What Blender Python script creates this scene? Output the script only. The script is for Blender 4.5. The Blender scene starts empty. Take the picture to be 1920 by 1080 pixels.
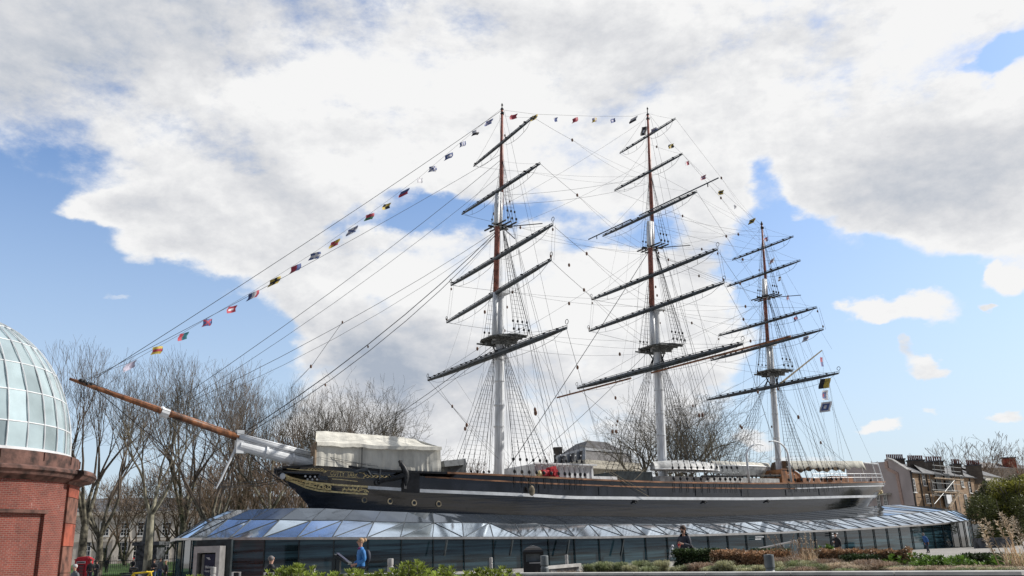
import bpy, bmesh, math, random
from mathutils import Vector, Matrix, noise
R=math.radians
random.seed(7)
SC=bpy.context.scene; COL=SC.collection
# ---------------------------------------------------------------- camera
F_PX=1636.0; PITCH=R(16.8); ROLL=R(2.0); CAMZ=1.5
cd=bpy.data.cameras.new('camera'); cam=bpy.data.objects.new('camera',cd); COL.objects.link(cam); SC.camera=cam
cd.sensor_width=36; cd.lens=36*F_PX/1920; cd.clip_end=6000; cd.clip_start=.2
cam.location=(0,0,CAMZ)
cam.matrix_world=Matrix.Translation((0,0,CAMZ))@Matrix.Rotation(R(90)+PITCH,4,'X')@Matrix.Rotation(-ROLL,4,'Z')
# ---------------------------------------------------------------- pixel helpers (1920x1080 photo pixels -> world)
CR_,SR_,CP_,SP_=math.cos(ROLL),math.sin(ROLL),math.cos(PITCH),math.sin(PITCH)
def ray(px,py):
    x,y=px-960,540-py
    x,y=x*CR_+y*SR_,-x*SR_+y*CR_
    return Vector((x,F_PX*CP_-y*SP_,F_PX*SP_+y*CP_))
C0=Vector((0,0,CAMZ))
def P(px,py,D):
    r=ray(px,py); return C0+r*(D/r.y)
def proj(p):
    d=Vector(p)-C0; z=d.y*CP_+d.z*SP_; y=-d.y*SP_+d.z*CP_; x=d.x
    x,y=F_PX*x/z,F_PX*y/z
    x,y=x*CR_-y*SR_,x*SR_+y*CR_
    return 960+x,540-y
TH=R(34); U=Vector((math.cos(TH),math.sin(TH),0)); V=Vector((math.sin(TH),-math.cos(TH),0))
FM=P(935,890,78); FM.z=0
def SW(s,o,z): q=FM+U*s+V*o; return Vector((q.x,q.y,z))
def PS(px,py,o=0.0):
    r=ray(px,py); a=FM+V*o-C0
    t=a.dot(V)/r.dot(V); return C0+r*t
def sof(p): d=Vector(p)-FM; return d.dot(U),d.dot(V)
def zat(x,y,py):
    # height above ground point (x,y) that shows at picture row py
    lo,hi=-30,80
    for _ in range(40):
        m=(lo+hi)/2
        if proj((x,y,m))[1]>py: lo=m
        else: hi=m
    return (lo+hi)/2
def lerp(pts,x):
    if x<=pts[0][0]: return pts[0][1]
    for a,b in zip(pts,pts[1:]):
        if x<=b[0]: return a[1]+(b[1]-a[1])*(x-a[0])/(b[0]-a[0])
    return pts[-1][1]
# ---------------------------------------------------------------- sun + sky
SUN_AZ=R(78); SUN_EL=R(36)       # azimuth measured from +Y towards +X
sd=Vector((math.sin(SUN_AZ)*math.cos(SUN_EL),math.cos(SUN_AZ)*math.cos(SUN_EL),math.sin(SUN_EL)))
sl=bpy.data.lights.new('sun','SUN'); sl.energy=4.0; sl.angle=R(.55); sl.color=(1,.955,.89)
so=bpy.data.objects.new('sun',sl); COL.objects.link(so); so.rotation_euler=(-sd).to_track_quat('-Z','Y').to_euler()
w=bpy.data.worlds.new('World'); SC.world=w; w.use_nodes=True; nt=w.node_tree; N=nt.nodes; L=nt.links; N.clear()
def nd(t,**k):
    n=N.new(t)
    for a,b in k.items(): setattr(n,a,b)
    return n
def mth(op,a,b=None,clamp=False):
    n=nd('ShaderNodeMath',operation=op,use_clamp=clamp)
    for i,v in enumerate((a,b)):
        if v is None: continue
        if isinstance(v,(int,float)): n.inputs[i].default_value=v
        else: L.new(v,n.inputs[i])
    return n.outputs[0]
sky=nd('ShaderNodeTexSky',sky_type='NISHITA',sun_disc=False,sun_elevation=SUN_EL,sun_rotation=SUN_AZ,air_density=1.3,dust_density=1.6,ozone_density=2.2)
tc=nd('ShaderNodeTexCoord'); DIR=tc.outputs['Generated']
sep=nd('ShaderNodeSeparateXYZ'); L.new(DIR,sep.inputs[0])
az=mth('ARCTAN2',sep.outputs[0],sep.outputs[1]); el=mth('ARCSINE',sep.outputs[2])
cmb=nd('ShaderNodeCombineXYZ'); L.new(az,cmb.inputs[0]); L.new(el,cmb.inputs[1])
def wnoise(scale,detail,rough=.6,off=0.0,dist=0):
    mp=nd('ShaderNodeMapping'); mp.inputs['Location'].default_value=(off,off*.7,off*1.3); mp.inputs['Scale'].default_value=(1,1,1.7); L.new(DIR,mp.inputs[0])
    n=nd('ShaderNodeTexNoise'); n.inputs['Scale'].default_value=scale; n.inputs['Detail'].default_value=detail; n.inputs['Roughness'].default_value=rough; n.inputs['Distortion'].default_value=dist
    L.new(mp.outputs[0],n.inputs['Vector']); return n
wn=wnoise(7,8,.56,3.1)
ws=nd('ShaderNodeVectorMath',operation='SUBTRACT'); L.new(wn.outputs['Color'],ws.inputs[0]); ws.inputs[1].default_value=(.5,.5,.5)
wm=nd('ShaderNodeVectorMath',operation='MULTIPLY_ADD'); L.new(ws.outputs[0],wm.inputs[0]); wm.inputs[1].default_value=(.15,.11,0); L.new(cmb.outputs[0],wm.inputs[2])
AE=wm.outputs[0]
def azel(px,py):
    r=ray(px,py).normalized(); return math.atan2(r.x,r.y),math.asin(r.z)
def blobs(lst,start):
    acc=None
    for (px,py,rx,ry,wt) in lst:
        a,e=azel(px,py); a1=azel(px+rx,py)[0]; a0=azel(px-rx,py)[0]; e1=azel(px,py-ry)[1]; e0=azel(px,py+ry)[1]
        ra=(a1-a0)/2; re=(e1-e0)/2
        v=nd('ShaderNodeVectorMath',operation='MULTIPLY_ADD'); L.new(AE,v.inputs[0]); v.inputs[1].default_value=(1/ra,1/re,0); v.inputs[2].default_value=(-a/ra,-e/re,0)
        l=nd('ShaderNodeVectorMath',operation='LENGTH'); L.new(v.outputs[0],l.inputs[0])
        m=nd('ShaderNodeMapRange',interpolation_type='SMOOTHSTEP'); m.inputs['From Min'].default_value=1.5; m.inputs['From Max'].default_value=.35; m.inputs['To Min'].default_value=0; m.inputs['To Max'].default_value=wt
        L.new(l.outputs['Value'],m.inputs['Value'])
        acc=mth('ADD',m.outputs[0],acc if acc is not None else start)
    return acc
CLOUD=[(-150,-720,1100,480,-2.4),(20,400,200,160,-1.5),(70,570,300,170,-1.5),(330,600,180,90,-1.2),(420,690,170,110,-1.3),(200,720,300,120,-1),(200,900,420,140,-1.0),(560,900,200,90,-.7),(225,395,85,30,1.6),(250,570,28,8,.9),
 (880,415,110,30,-1.1),(770,400,70,26,-.9),(1000,405,70,34,-.8),(1140,440,100,38,-1.1),(650,412,60,14,-.6),(590,430,50,12,-.4),(1230,420,60,40,-.6),
 (1870,85,50,38,-1.6),(1800,120,30,14,-.6),(1435,350,48,60,-1.4),(1420,450,110,70,-1.5),(1520,480,150,70,-1.5),(1620,540,160,90,-1.6),(1830,540,170,70,-1.5),(1480,640,110,170,-1.5),
 (1700,680,330,120,-1.6),(1650,820,400,100,-1.4),(1700,930,400,90,-1.2),(1390,700,60,90,-.6),(1360,520,40,70,.7),(1230,560,130,60,.7),
 (1680,595,95,30,2.0),(1640,605,50,20,.6),(1725,680,55,18,1.7),(1690,660,25,12,1.3),(1640,783,55,16,1.7),(1890,515,50,30,1.6),(1850,497,22,18,1.2),(1840,573,20,9,1.2),(1910,790,28,14,1.4),(1440,815,40,16,1.3),(1530,845,60,22,1.2),(1770,762,20,10,1.1),
 (1700,330,240,110,.8),(1850,400,120,50,.8),(400,400,180,100,.5),(480,500,60,35,.5),(560,640,35,50,.6),(300,470,60,22,.55),(430,515,45,18,.45),(250,495,30,14,.5),(140,640,60,10,.4),(420,575,60,12,.45),(350,545,30,8,.4),(960,395,40,18,.5),(1160,465,50,14,.6),(690,440,50,16,.3),(1340,420,30,40,.3),(1500,300,30,30,.3),(660,500,140,40,.5),(600,600,60,60,.6)]
F=blobs([c for c in CLOUD if c[4]<0],.78)
F=mth('MAXIMUM',F,-.75); F=blobs([c for c in CLOUD if c[4]>0],F)
n2=wnoise(4.2,9,.6,8.4,.3); n3=wnoise(15,6,.65,1.7)
F=mth('ADD',F,mth('MULTIPLY',mth('SUBTRACT',n2.outputs[0],.5),2.5)); F=mth('ADD',F,mth('MULTIPLY',mth('SUBTRACT',n3.outputs[0],.5),1.9))
mr=nd('ShaderNodeMapRange',interpolation_type='SMOOTHSTEP'); mr.inputs['From Min'].default_value=-.30; mr.inputs['From Max'].default_value=.78; L.new(F,mr.inputs['Value'])
DARK=[(60,60,330,150,.40),(420,30,300,110,.35),(500,250,150,60,.15),(720,665,160,80,.48),(650,700,100,70,.3),(860,700,160,70,.3),(850,790,120,60,.35),(1000,60,350,50,.22),(1330,60,250,70,.2),(1740,320,200,80,.30),(1620,230,150,60,.2),
 (1620,400,120,40,.2),(860,520,220,50,-.35),(1080,560,180,120,-.3),(330,430,150,60,.12),(1700,90,130,60,-.2),(620,130,160,70,-.15),(1690,590,110,50,-.5),(1640,783,70,20,-.4),(1890,510,60,40,-.5),(1725,677,60,20,-.3)]
G=blobs(DARK,.03)
n4=wnoise(3.3,7,.55,5.5,.2)
G=mth('ADD',G,mth('MULTIPLY',mth('SUBTRACT',n4.outputs[0],.46),1.15))
def shifted(scale,detail,rough,off,dist,dl):
    n=wnoise(scale,detail,rough,off,dist); mp=n.inputs['Vector'].links[0].from_node; l=mp.inputs['Location'].default_value; mp.inputs['Location'].default_value=(l[0]+dl*.55,l[1]-dl*.1,l[2]+dl); return n
n2s=shifted(4.2,9,.6,8.4,.3,.06); n3s=shifted(15,6,.65,1.7,0,.012)
G=mth('ADD',G,mth('MULTIPLY',mth('SUBTRACT',n2s.outputs[0],n2.outputs[0]),1.9))   # sides turned to the sun are whiter
G=mth('ADD',G,mth('MULTIPLY',mth('SUBTRACT',n3s.outputs[0],n3.outputs[0]),.9))
G=mth('ADD',G,mth('MULTIPLY',mth('SUBTRACT',F,.75),.16),True)
# unseen dark sky added behind the camera to darken the hull's reflections
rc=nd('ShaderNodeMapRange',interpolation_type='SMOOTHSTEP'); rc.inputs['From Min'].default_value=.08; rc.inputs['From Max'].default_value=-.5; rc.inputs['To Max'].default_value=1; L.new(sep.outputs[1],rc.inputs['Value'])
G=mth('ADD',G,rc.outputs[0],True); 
crp=nd('ShaderNodeValToRGB'); L.new(G,crp.inputs[0])
CB=10.0
ce=crp.color_ramp.elements; ce[0].position=0; ce[0].color=(.83*CB,.83*CB,.83*CB,1); ce[1].position=1; ce[1].color=(.37*CB,.42*CB,.50*CB,1)
e_=ce.new(.42); e_.color=(.635*CB,.645*CB,.67*CB,1)
# thin veil: paler towards the horizon
hz=nd('ShaderNodeMapRange'); hz.inputs['From Min'].default_value=.42; hz.inputs['From Max'].default_value=0; hz.inputs['To Min'].default_value=.0; hz.inputs['To Max'].default_value=.78; L.new(el,hz.inputs['Value'])
skm=nd('ShaderNodeMix',data_type='RGBA',blend_type='MULTIPLY'); skm.inputs[0].default_value=1; L.new(sky.outputs[0],skm.inputs[6]); skm.inputs[7].default_value=(1.22,1.36,1.64,1)
mx0=nd('ShaderNodeMix',data_type='RGBA'); L.new(hz.outputs[0],mx0.inputs[0]); L.new(skm.outputs[2],mx0.inputs[6]); mx0.inputs[7].default_value=(6.0,7.1,8.4,1)
mx=nd('ShaderNodeMix',data_type='RGBA'); L.new(mr.outputs[0],mx.inputs[0]); L.new(mx0.outputs[2],mx.inputs[6]); L.new(crp.outputs[0],mx.inputs[7])
backdim_mx=nd('ShaderNodeMix',data_type='RGBA',blend_type='MULTIPLY'); L.new(rc.outputs[0],backdim_mx.inputs[0]); L.new(mx.outputs[2],backdim_mx.inputs[6]); backdim_mx.inputs[7].default_value=(.40,.44,.50,1)  # dims the added dark half behind the camera further
bg=nd('ShaderNodeBackground'); bg.inputs[1].default_value=.10; L.new(backdim_mx.outputs[2],bg.inputs[0])
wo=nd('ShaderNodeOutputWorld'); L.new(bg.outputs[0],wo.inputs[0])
SC.view_settings.view_transform='Standard'; SC.view_settings.look='None'; SC.view_settings.exposure=0.15; SC.view_settings.gamma=1
# ---------------------------------------------------------------- materials
def mat(name,col,rough=.6,metal=0,var=.15,vs=3.0,bump=0,bs=20,spec=.5,stretch=(1,1,1),coat=0,island=0,streak=None):
    m=bpy.data.materials.new(name); m.use_nodes=True; t=m.node_tree; b=t.nodes['Principled BSDF']; l=t.links
    b.inputs['Roughness'].default_value=rough; b.inputs['Metallic'].default_value=metal; b.inputs['Specular IOR Level'].default_value=spec; b.inputs['Coat Weight'].default_value=coat
    tc=t.nodes.new('ShaderNodeTexCoord'); mp=t.nodes.new('ShaderNodeMapping'); mp.inputs['Scale'].default_value=stretch; l.new(tc.outputs['Object'],mp.inputs[0])
    n=t.nodes.new('ShaderNodeTexNoise'); n.inputs['Scale'].default_value=vs; n.inputs['Detail'].default_value=6; l.new(mp.outputs[0],n.inputs['Vector'])
    c2=streak or tuple(max(0,c*(1-var*2.2)) for c in col); c1=tuple(min(1,c*(1+var)) for c in col)
    r=t.nodes.new('ShaderNodeMapRange'); r.inputs['From Min'].default_value=.35; r.inputs['From Max'].default_value=.62; l.new(n.outputs[0],r.inputs[0])
    mx=t.nodes.new('ShaderNodeMix'); mx.data_type='RGBA'; l.new(r.outputs[0],mx.inputs[0]); mx.inputs[6].default_value=(*c2,1); mx.inputs[7].default_value=(*c1,1)
    out=mx.outputs[2]
    if island:
        g=t.nodes.new('ShaderNodeNewGeometry'); h=t.nodes.new('ShaderNodeHueSaturation'); rr=t.nodes.new('ShaderNodeMapRange'); rr.inputs['To Min'].default_value=1-island; rr.inputs['To Max'].default_value=1+island
        l.new(g.outputs['Random Per Island'],rr.inputs[0]); l.new(rr.outputs[0],h.inputs['Value']); l.new(out,h.inputs['Color']); out=h.outputs[0]
    l.new(out,b.inputs['Base Color'])
    if bump:
        n2=t.nodes.new('ShaderNodeTexNoise'); n2.inputs['Scale'].default_value=bs; n2.inputs['Detail'].default_value=4; l.new(mp.outputs[0],n2.inputs['Vector'])
        bp=t.nodes.new('ShaderNodeBump'); bp.inputs['Strength'].default_value=bump; bp.inputs['Distance'].default_value=.05; l.new(n2.outputs[0],bp.inputs['Height']); l.new(bp.outputs[0],b.inputs['Normal'])
    return m
def brickmat(name,c1,c2,mortar,bw=.225,bh=.075,dirt=.35,white=0):
    m=bpy.data.materials.new(name); m.use_nodes=True; t=m.node_tree; b=t.nodes['Principled BSDF']; l=t.links
    b.inputs['Roughness'].default_value=.85
    uv=t.nodes.new('ShaderNodeUVMap'); bk=t.nodes.new('ShaderNodeTexBrick'); l.new(uv.outputs[0],bk.inputs[0])
    bk.inputs['Scale'].default_value=1; bk.inputs['Brick Width'].default_value=bw; bk.inputs['Row Height'].default_value=bh; bk.inputs['Mortar Size'].default_value=bh*.13
    bk.inputs['Color1'].default_value=(*c1,1); bk.inputs['Color2'].default_value=(*c2,1); bk.inputs['Mortar'].default_value=(*mortar,1); bk.inputs['Mortar Smooth'].default_value=.3
    n=t.nodes.new('ShaderNodeTexNoise'); n.inputs['Scale'].default_value=.9; n.inputs['Detail'].default_value=8; l.new(uv.outputs[0],n.inputs[0])
    r=t.nodes.new('ShaderNodeMapRange'); r.inputs['From Min'].default_value=.3; r.inputs['From Max'].default_value=.7; r.inputs['To Min'].default_value=1-dirt; r.inputs['To Max'].default_value=1+dirt*.5; l.new(n.outputs[0],r.inputs[0])
    h=t.nodes.new('ShaderNodeHueSaturation'); l.new(r.outputs[0],h.inputs['Value']); l.new(bk.outputs[0],h.inputs['Color']); out=h.outputs[0]
    if white:
        mp=t.nodes.new('ShaderNodeMapping'); mp.inputs['Scale'].default_value=(1.2,.55,1); l.new(uv.outputs[0],mp.inputs[0])
        n3=t.nodes.new('ShaderNodeTexNoise'); n3.inputs['Scale'].default_value=3; n3.inputs['Detail'].default_value=9; n3.inputs['Roughness'].default_value=.75; l.new(mp.outputs[0],n3.inputs[0])
        r3=t.nodes.new('ShaderNodeMapRange'); r3.inputs['From Min'].default_value=.60; r3.inputs['From Max'].default_value=.74; r3.inputs['To Max'].default_value=white; l.new(n3.outputs[0],r3.inputs[0])
        mx=t.nodes.new('ShaderNodeMix'); mx.data_type='RGBA'; l.new(r3.outputs[0],mx.inputs[0]); l.new(out,mx.inputs[6]); mx.inputs[7].default_value=(.55,.48,.45,1); out=mx.outputs[2]
    l.new(out,b.inputs['Base Color'])
    bp=t.nodes.new('ShaderNodeBump'); bp.inputs['Strength'].default_value=.4; bp.inputs['Distance'].default_value=.01; bp.invert=True; l.new(bk.outputs['Fac'],bp.inputs['Height']); l.new(bp.outputs[0],b.inputs['Normal'])
    return m
M={}
M['hull']=mat('hull_black',(.008,.010,.015),.12,0,.5,1.0,.20,1.3,.9,(.30,.30,6),.5)
M['bulwark']=mat('bulwark_black',(.010,.011,.015),.18,0,.5,.8,.08,2.5,.9,(1,1,.5),.4)
M['blackp']=mat('black_paint',(.012,.013,.016),.4,0,.3)
M['yard']=mat('yard_paint',(.028,.042,.055),.38,0,.35,2,.1,9)
M['white']=mat('white_paint',(.74,.76,.78),.42,0,.08,1.5,.05,6)
M['mastw']=mat('mast_white',(.74,.76,.78),.42,0,.13,1.6,.10,7,.5,(3,3,.35))
M['gold']=mat('gold_leaf',(.95,.72,.36),.45,.0,.15,6,.2,14)
M['varn']=mat('varnished_spar',(.26,.105,.045),.38,0,.3,2.5,.1,10,.5,(1,1,.3))
M['redmast']=mat('red_brown_spar',(.30,.105,.075),.45,0,.22,2,.1,10)
M['teak']=mat('teak',(.34,.15,.065),.45,0,.25,2,.1,10)
M['rail']=mat('rail_wood',(.30,.145,.075),.5,0,.25,1)
M['deck']=mat('deck_planks',(.32,.24,.16),.7,0,.2,2)
M['rope']=mat('tarred_rope',(.045,.047,.052),.8,0,.2)
M['rope2']=mat('hemp_rope',(.30,.25,.17),.85,0,.2)
M['wire']=mat('running_rope',(.15,.145,.14),.8,0,.2)
M['block']=mat('wood_block',(.17,.085,.05),.5,0,.3,8)
M['iron']=mat('black_iron',(.02,.022,.026),.5,.2,.3,5,.1,20)
M['canvas']=mat('canvas',(.66,.64,.57),.85,0,.10,1.3,.5,2.2,.2,(1,1,.5))
M['canvasd']=mat('canvas_door',(.30,.22,.15),.85)
M['awn']=mat('awning',(.50,.49,.43),.85,0,.15,1.3,.5,4)
M['copper']=mat('copper_plates',(.50,.30,.13),.4,.6,.3)
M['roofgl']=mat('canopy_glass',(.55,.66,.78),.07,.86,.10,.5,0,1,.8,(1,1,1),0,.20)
M['roofgl2']=mat('upper_canopy_glass',(.16,.19,.23),.05,.75,.10,.4,.05,1.1,.8,(1,1,1),0,.12)  # darker copy of the canopy glass, hull reflection put into the colour
M['wallgl']=mat('wall_glass',(.032,.070,.090),.05,.0,.40,.9,0,1,.85,(.25,.25,5),0,.16)  # horizontal streaks in the base colour stand in for reflections
M['steel']=mat('brushed_steel',(.48,.47,.46),.35,.6,.08)
M['mull']=mat('dark_mullion',(.03,.04,.045),.4,.3,.2)
M['mull2']=mat('grey_glazing_bar',(.07,.08,.09),.6,.0,.2)
M['domegl']=mat('dome_glass',(.46,.57,.60),.08,.30,.10,.6,.02,2,.7,(1,1,1),0,.25)
M['concrete']=mat('concrete',(.40,.39,.36),.85,0,.12,2,.1,30)
M['coping']=mat('stone_coping',(.46,.45,.43),.8,0,.12,3,.1,30)
M['wallside']=mat('dark_stone',(.085,.09,.10),.7,0,.35,3,.1,12)
M['bollard']=mat('bollard_paint',(.17,.19,.20),.45,.1,.14,5)
M['bollardl']=mat('pale_bollard',(.42,.41,.40),.5,.1,.1,5)
M['sandst']=mat('brown_stone',(.125,.062,.048),.8,0,.35,2.2,.25,12)
M['terra']=mat('red_terracotta',(.30,.072,.040),.75,0,.25,1.3,.15,12)
M['terrab']=mat('brown_terracotta',(.17,.075,.052),.8,0,.3,2,.15,12)
M['brick']=brickmat('red_brick',(.235,.050,.032),(.16,.036,.026),(.25,.16,.13),.23,.078,.35,.75)
M['sbrick']=brickmat('stock_brick',(.38,.24,.13),(.26,.16,.09),(.22,.19,.15),.9,.12,.4)
M['dbrick']=brickmat('dark_chimney_brick',(.18,.14,.105),(.12,.09,.07),(.10,.09,.08),.5,.12,.4)
M['render']=mat('pinkish_render',(.40,.345,.335),.9,0,.07,.3,.05,5)
M['renderp']=mat('peach_band',(.42,.29,.24),.9,0,.08)
M['slate']=mat('slate',(.12,.125,.135),.6,0,.3,1.5,.3,10)
M['lead']=mat('lead_trim',(.40,.42,.45),.6,0,.1)
M['slated']=mat('dark_slate',(.075,.072,.078),.65,0,.3,1.5,.3,10)
M['pot']=mat('clay_pot',(.20,.062,.055),.8,0,.25,8)
M['sill']=mat('white_joinery',(.72,.72,.70),.6,0,.06)
M['pane']=mat('window_pane',(.03,.038,.045),.08,0,.2,1,0,1,.7)
M['stucco']=mat('portland_stone',(.62,.57,.50),.85,0,.12,.7,.1,8)
M['cream']=mat('cream_stone',(.52,.49,.42),.85,0,.12)
M['bark']=mat('grey_bark',(.16,.145,.105),.9,0,.35,3,.4,18)
M['barkp']=mat('pale_plane_bark',(.33,.31,.23),.9,0,.3,2.4,.3,12,.3,(1,1,.6),0,0,(.09,.085,.06))
M['twig']=mat('brown_twigs',(.155,.122,.093),.9,0,.3,.5)
M['twigr']=mat('reddish_twigs',(.20,.14,.095),.9,0,.3,.5)
M['twigp']=mat('olive_twigs',(.17,.148,.105),.9,0,.3,.5)
def leafmat(name,c,isl=.45,trans=.25):
    m=mat(name,c,.5,0,.25,2,0,1,.4,(1,1,1),0,isl); b=m.node_tree.nodes['Principled BSDF']
    t=m.node_tree; tr=t.nodes.new('ShaderNodeBsdfTranslucent'); ms=t.nodes.new('ShaderNodeMixShader'); ms.inputs[0].default_value=trans
    src=b.inputs['Base Color'].links[0].from_socket; t.links.new(src,tr.inputs[0]); t.links.new(b.outputs[0],ms.inputs[1]); t.links.new(tr.outputs[0],ms.inputs[2]); t.links.new(ms.outputs[0],t.nodes['Material Output'].inputs[0]); return m
M['laurel']=leafmat('laurel_leaf',(.32,.40,.075),.5,.35)
M['green']=leafmat('shrub_leaf',(.17,.29,.05),.5)
M['box']=leafmat('box_hedge_leaf',(.06,.095,.03),.5,.15)
M['beech']=leafmat('brown_beech_leaf',(.35,.215,.125),.5)
M['willow']=leafmat('willow_leaf',(.27,.27,.05),.6)
M['bushd']=leafmat('dark_bush_leaf',(.12,.135,.035),.6,.1)
M['feather']=leafmat('feather_grass',(.50,.49,.28),.35)
M['grey_green']=leafmat('grey_green_grass',(.30,.34,.16),.35)
M['russet']=leafmat('russet_grass',(.37,.26,.18),.4)
M['straw']=leafmat('straw_reed',(.60,.48,.34),.3)
M['lawn']=mat('lawn',(.085,.17,.025),.9,0,.25,3,.3,60)
M['soil']=mat('planting_soil',(.07,.06,.035),.95,0,.4,5,.5,30)
M['skin']=mat('skin',(.52,.30,.22),.55,0,.05)
def simple(n,c,r=.7,**k): M[n]=mat(n,c,r,0,.12,6,**k); return M[n]
for n,c in dict(cloth_black=(.012,.013,.018),cloth_navy=(.02,.026,.045),cloth_blue=(.035,.20,.52),cloth_blue2=(.02,.10,.32),cloth_grey=(.10,.11,.12),cloth_red=(.30,.03,.03),cloth_purple=(.22,.03,.16),hair_blond=(.42,.27,.15),hair_brown=(.055,.03,.02),hair_white=(.55,.55,.55),hair_grey=(.16,.15,.15),denim=(.05,.09,.17),
 red=(.52,.015,.03),f_red=(.40,.05,.08),f_blue=(.08,.12,.30),f_yel=(.52,.39,.07),f_wht=(.62,.62,.66),f_blk=(.02,.02,.025),f_grn=(.06,.2,.12),bikeyel=(.72,.50,.02),poster=(.02,.025,.06),lilac=(.45,.42,.52),teal=(.04,.2,.24)).items(): simple(n,c)
M['boatgrey']=mat('dull_white_paint',(.50,.51,.51),.6,0,.15,2)
M['top']=mat('weathered_deck_grey',(.16,.165,.16),.7,0,.3,4,.2,14)
M['black_gloss']=mat('black_gloss_plastic',(.018,.017,.018),.3,0,.2)
def pavemat():
    m=bpy.data.materials.new('paving'); m.use_nodes=True; t=m.node_tree; b=t.nodes['Principled BSDF']; l=t.links; b.inputs['Roughness'].default_value=.85
    tc=t.nodes.new('ShaderNodeTexCoord'); bk=t.nodes.new('ShaderNodeTexBrick'); l.new(tc.outputs['Object'],bk.inputs[0]); bk.inputs['Scale'].default_value=1; bk.inputs['Brick Width'].default_value=.9; bk.inputs['Row Height'].default_value=.6; bk.inputs['Mortar Size'].default_value=.012
    bk.inputs['Color1'].default_value=(.33,.31,.28,1); bk.inputs['Color2'].default_value=(.28,.265,.245,1); bk.inputs['Mortar'].default_value=(.15,.14,.13,1)
    n=t.nodes.new('ShaderNodeTexNoise'); n.inputs['Scale'].default_value=.35; n.inputs['Detail'].default_value=8; l.new(tc.outputs['Object'],n.inputs[0])
    h=t.nodes.new('ShaderNodeHueSaturation'); r=t.nodes.new('ShaderNodeMapRange'); r.inputs['To Min'].default_value=.7; r.inputs['To Max'].default_value=1.3; l.new(n.outputs[0],r.inputs[0]); l.new(r.outputs[0],h.inputs['Value']); l.new(bk.outputs[0],h.inputs['Color']); l.new(h.outputs[0],b.inputs['Base Color']); return m
M['pave']=pavemat()
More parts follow.
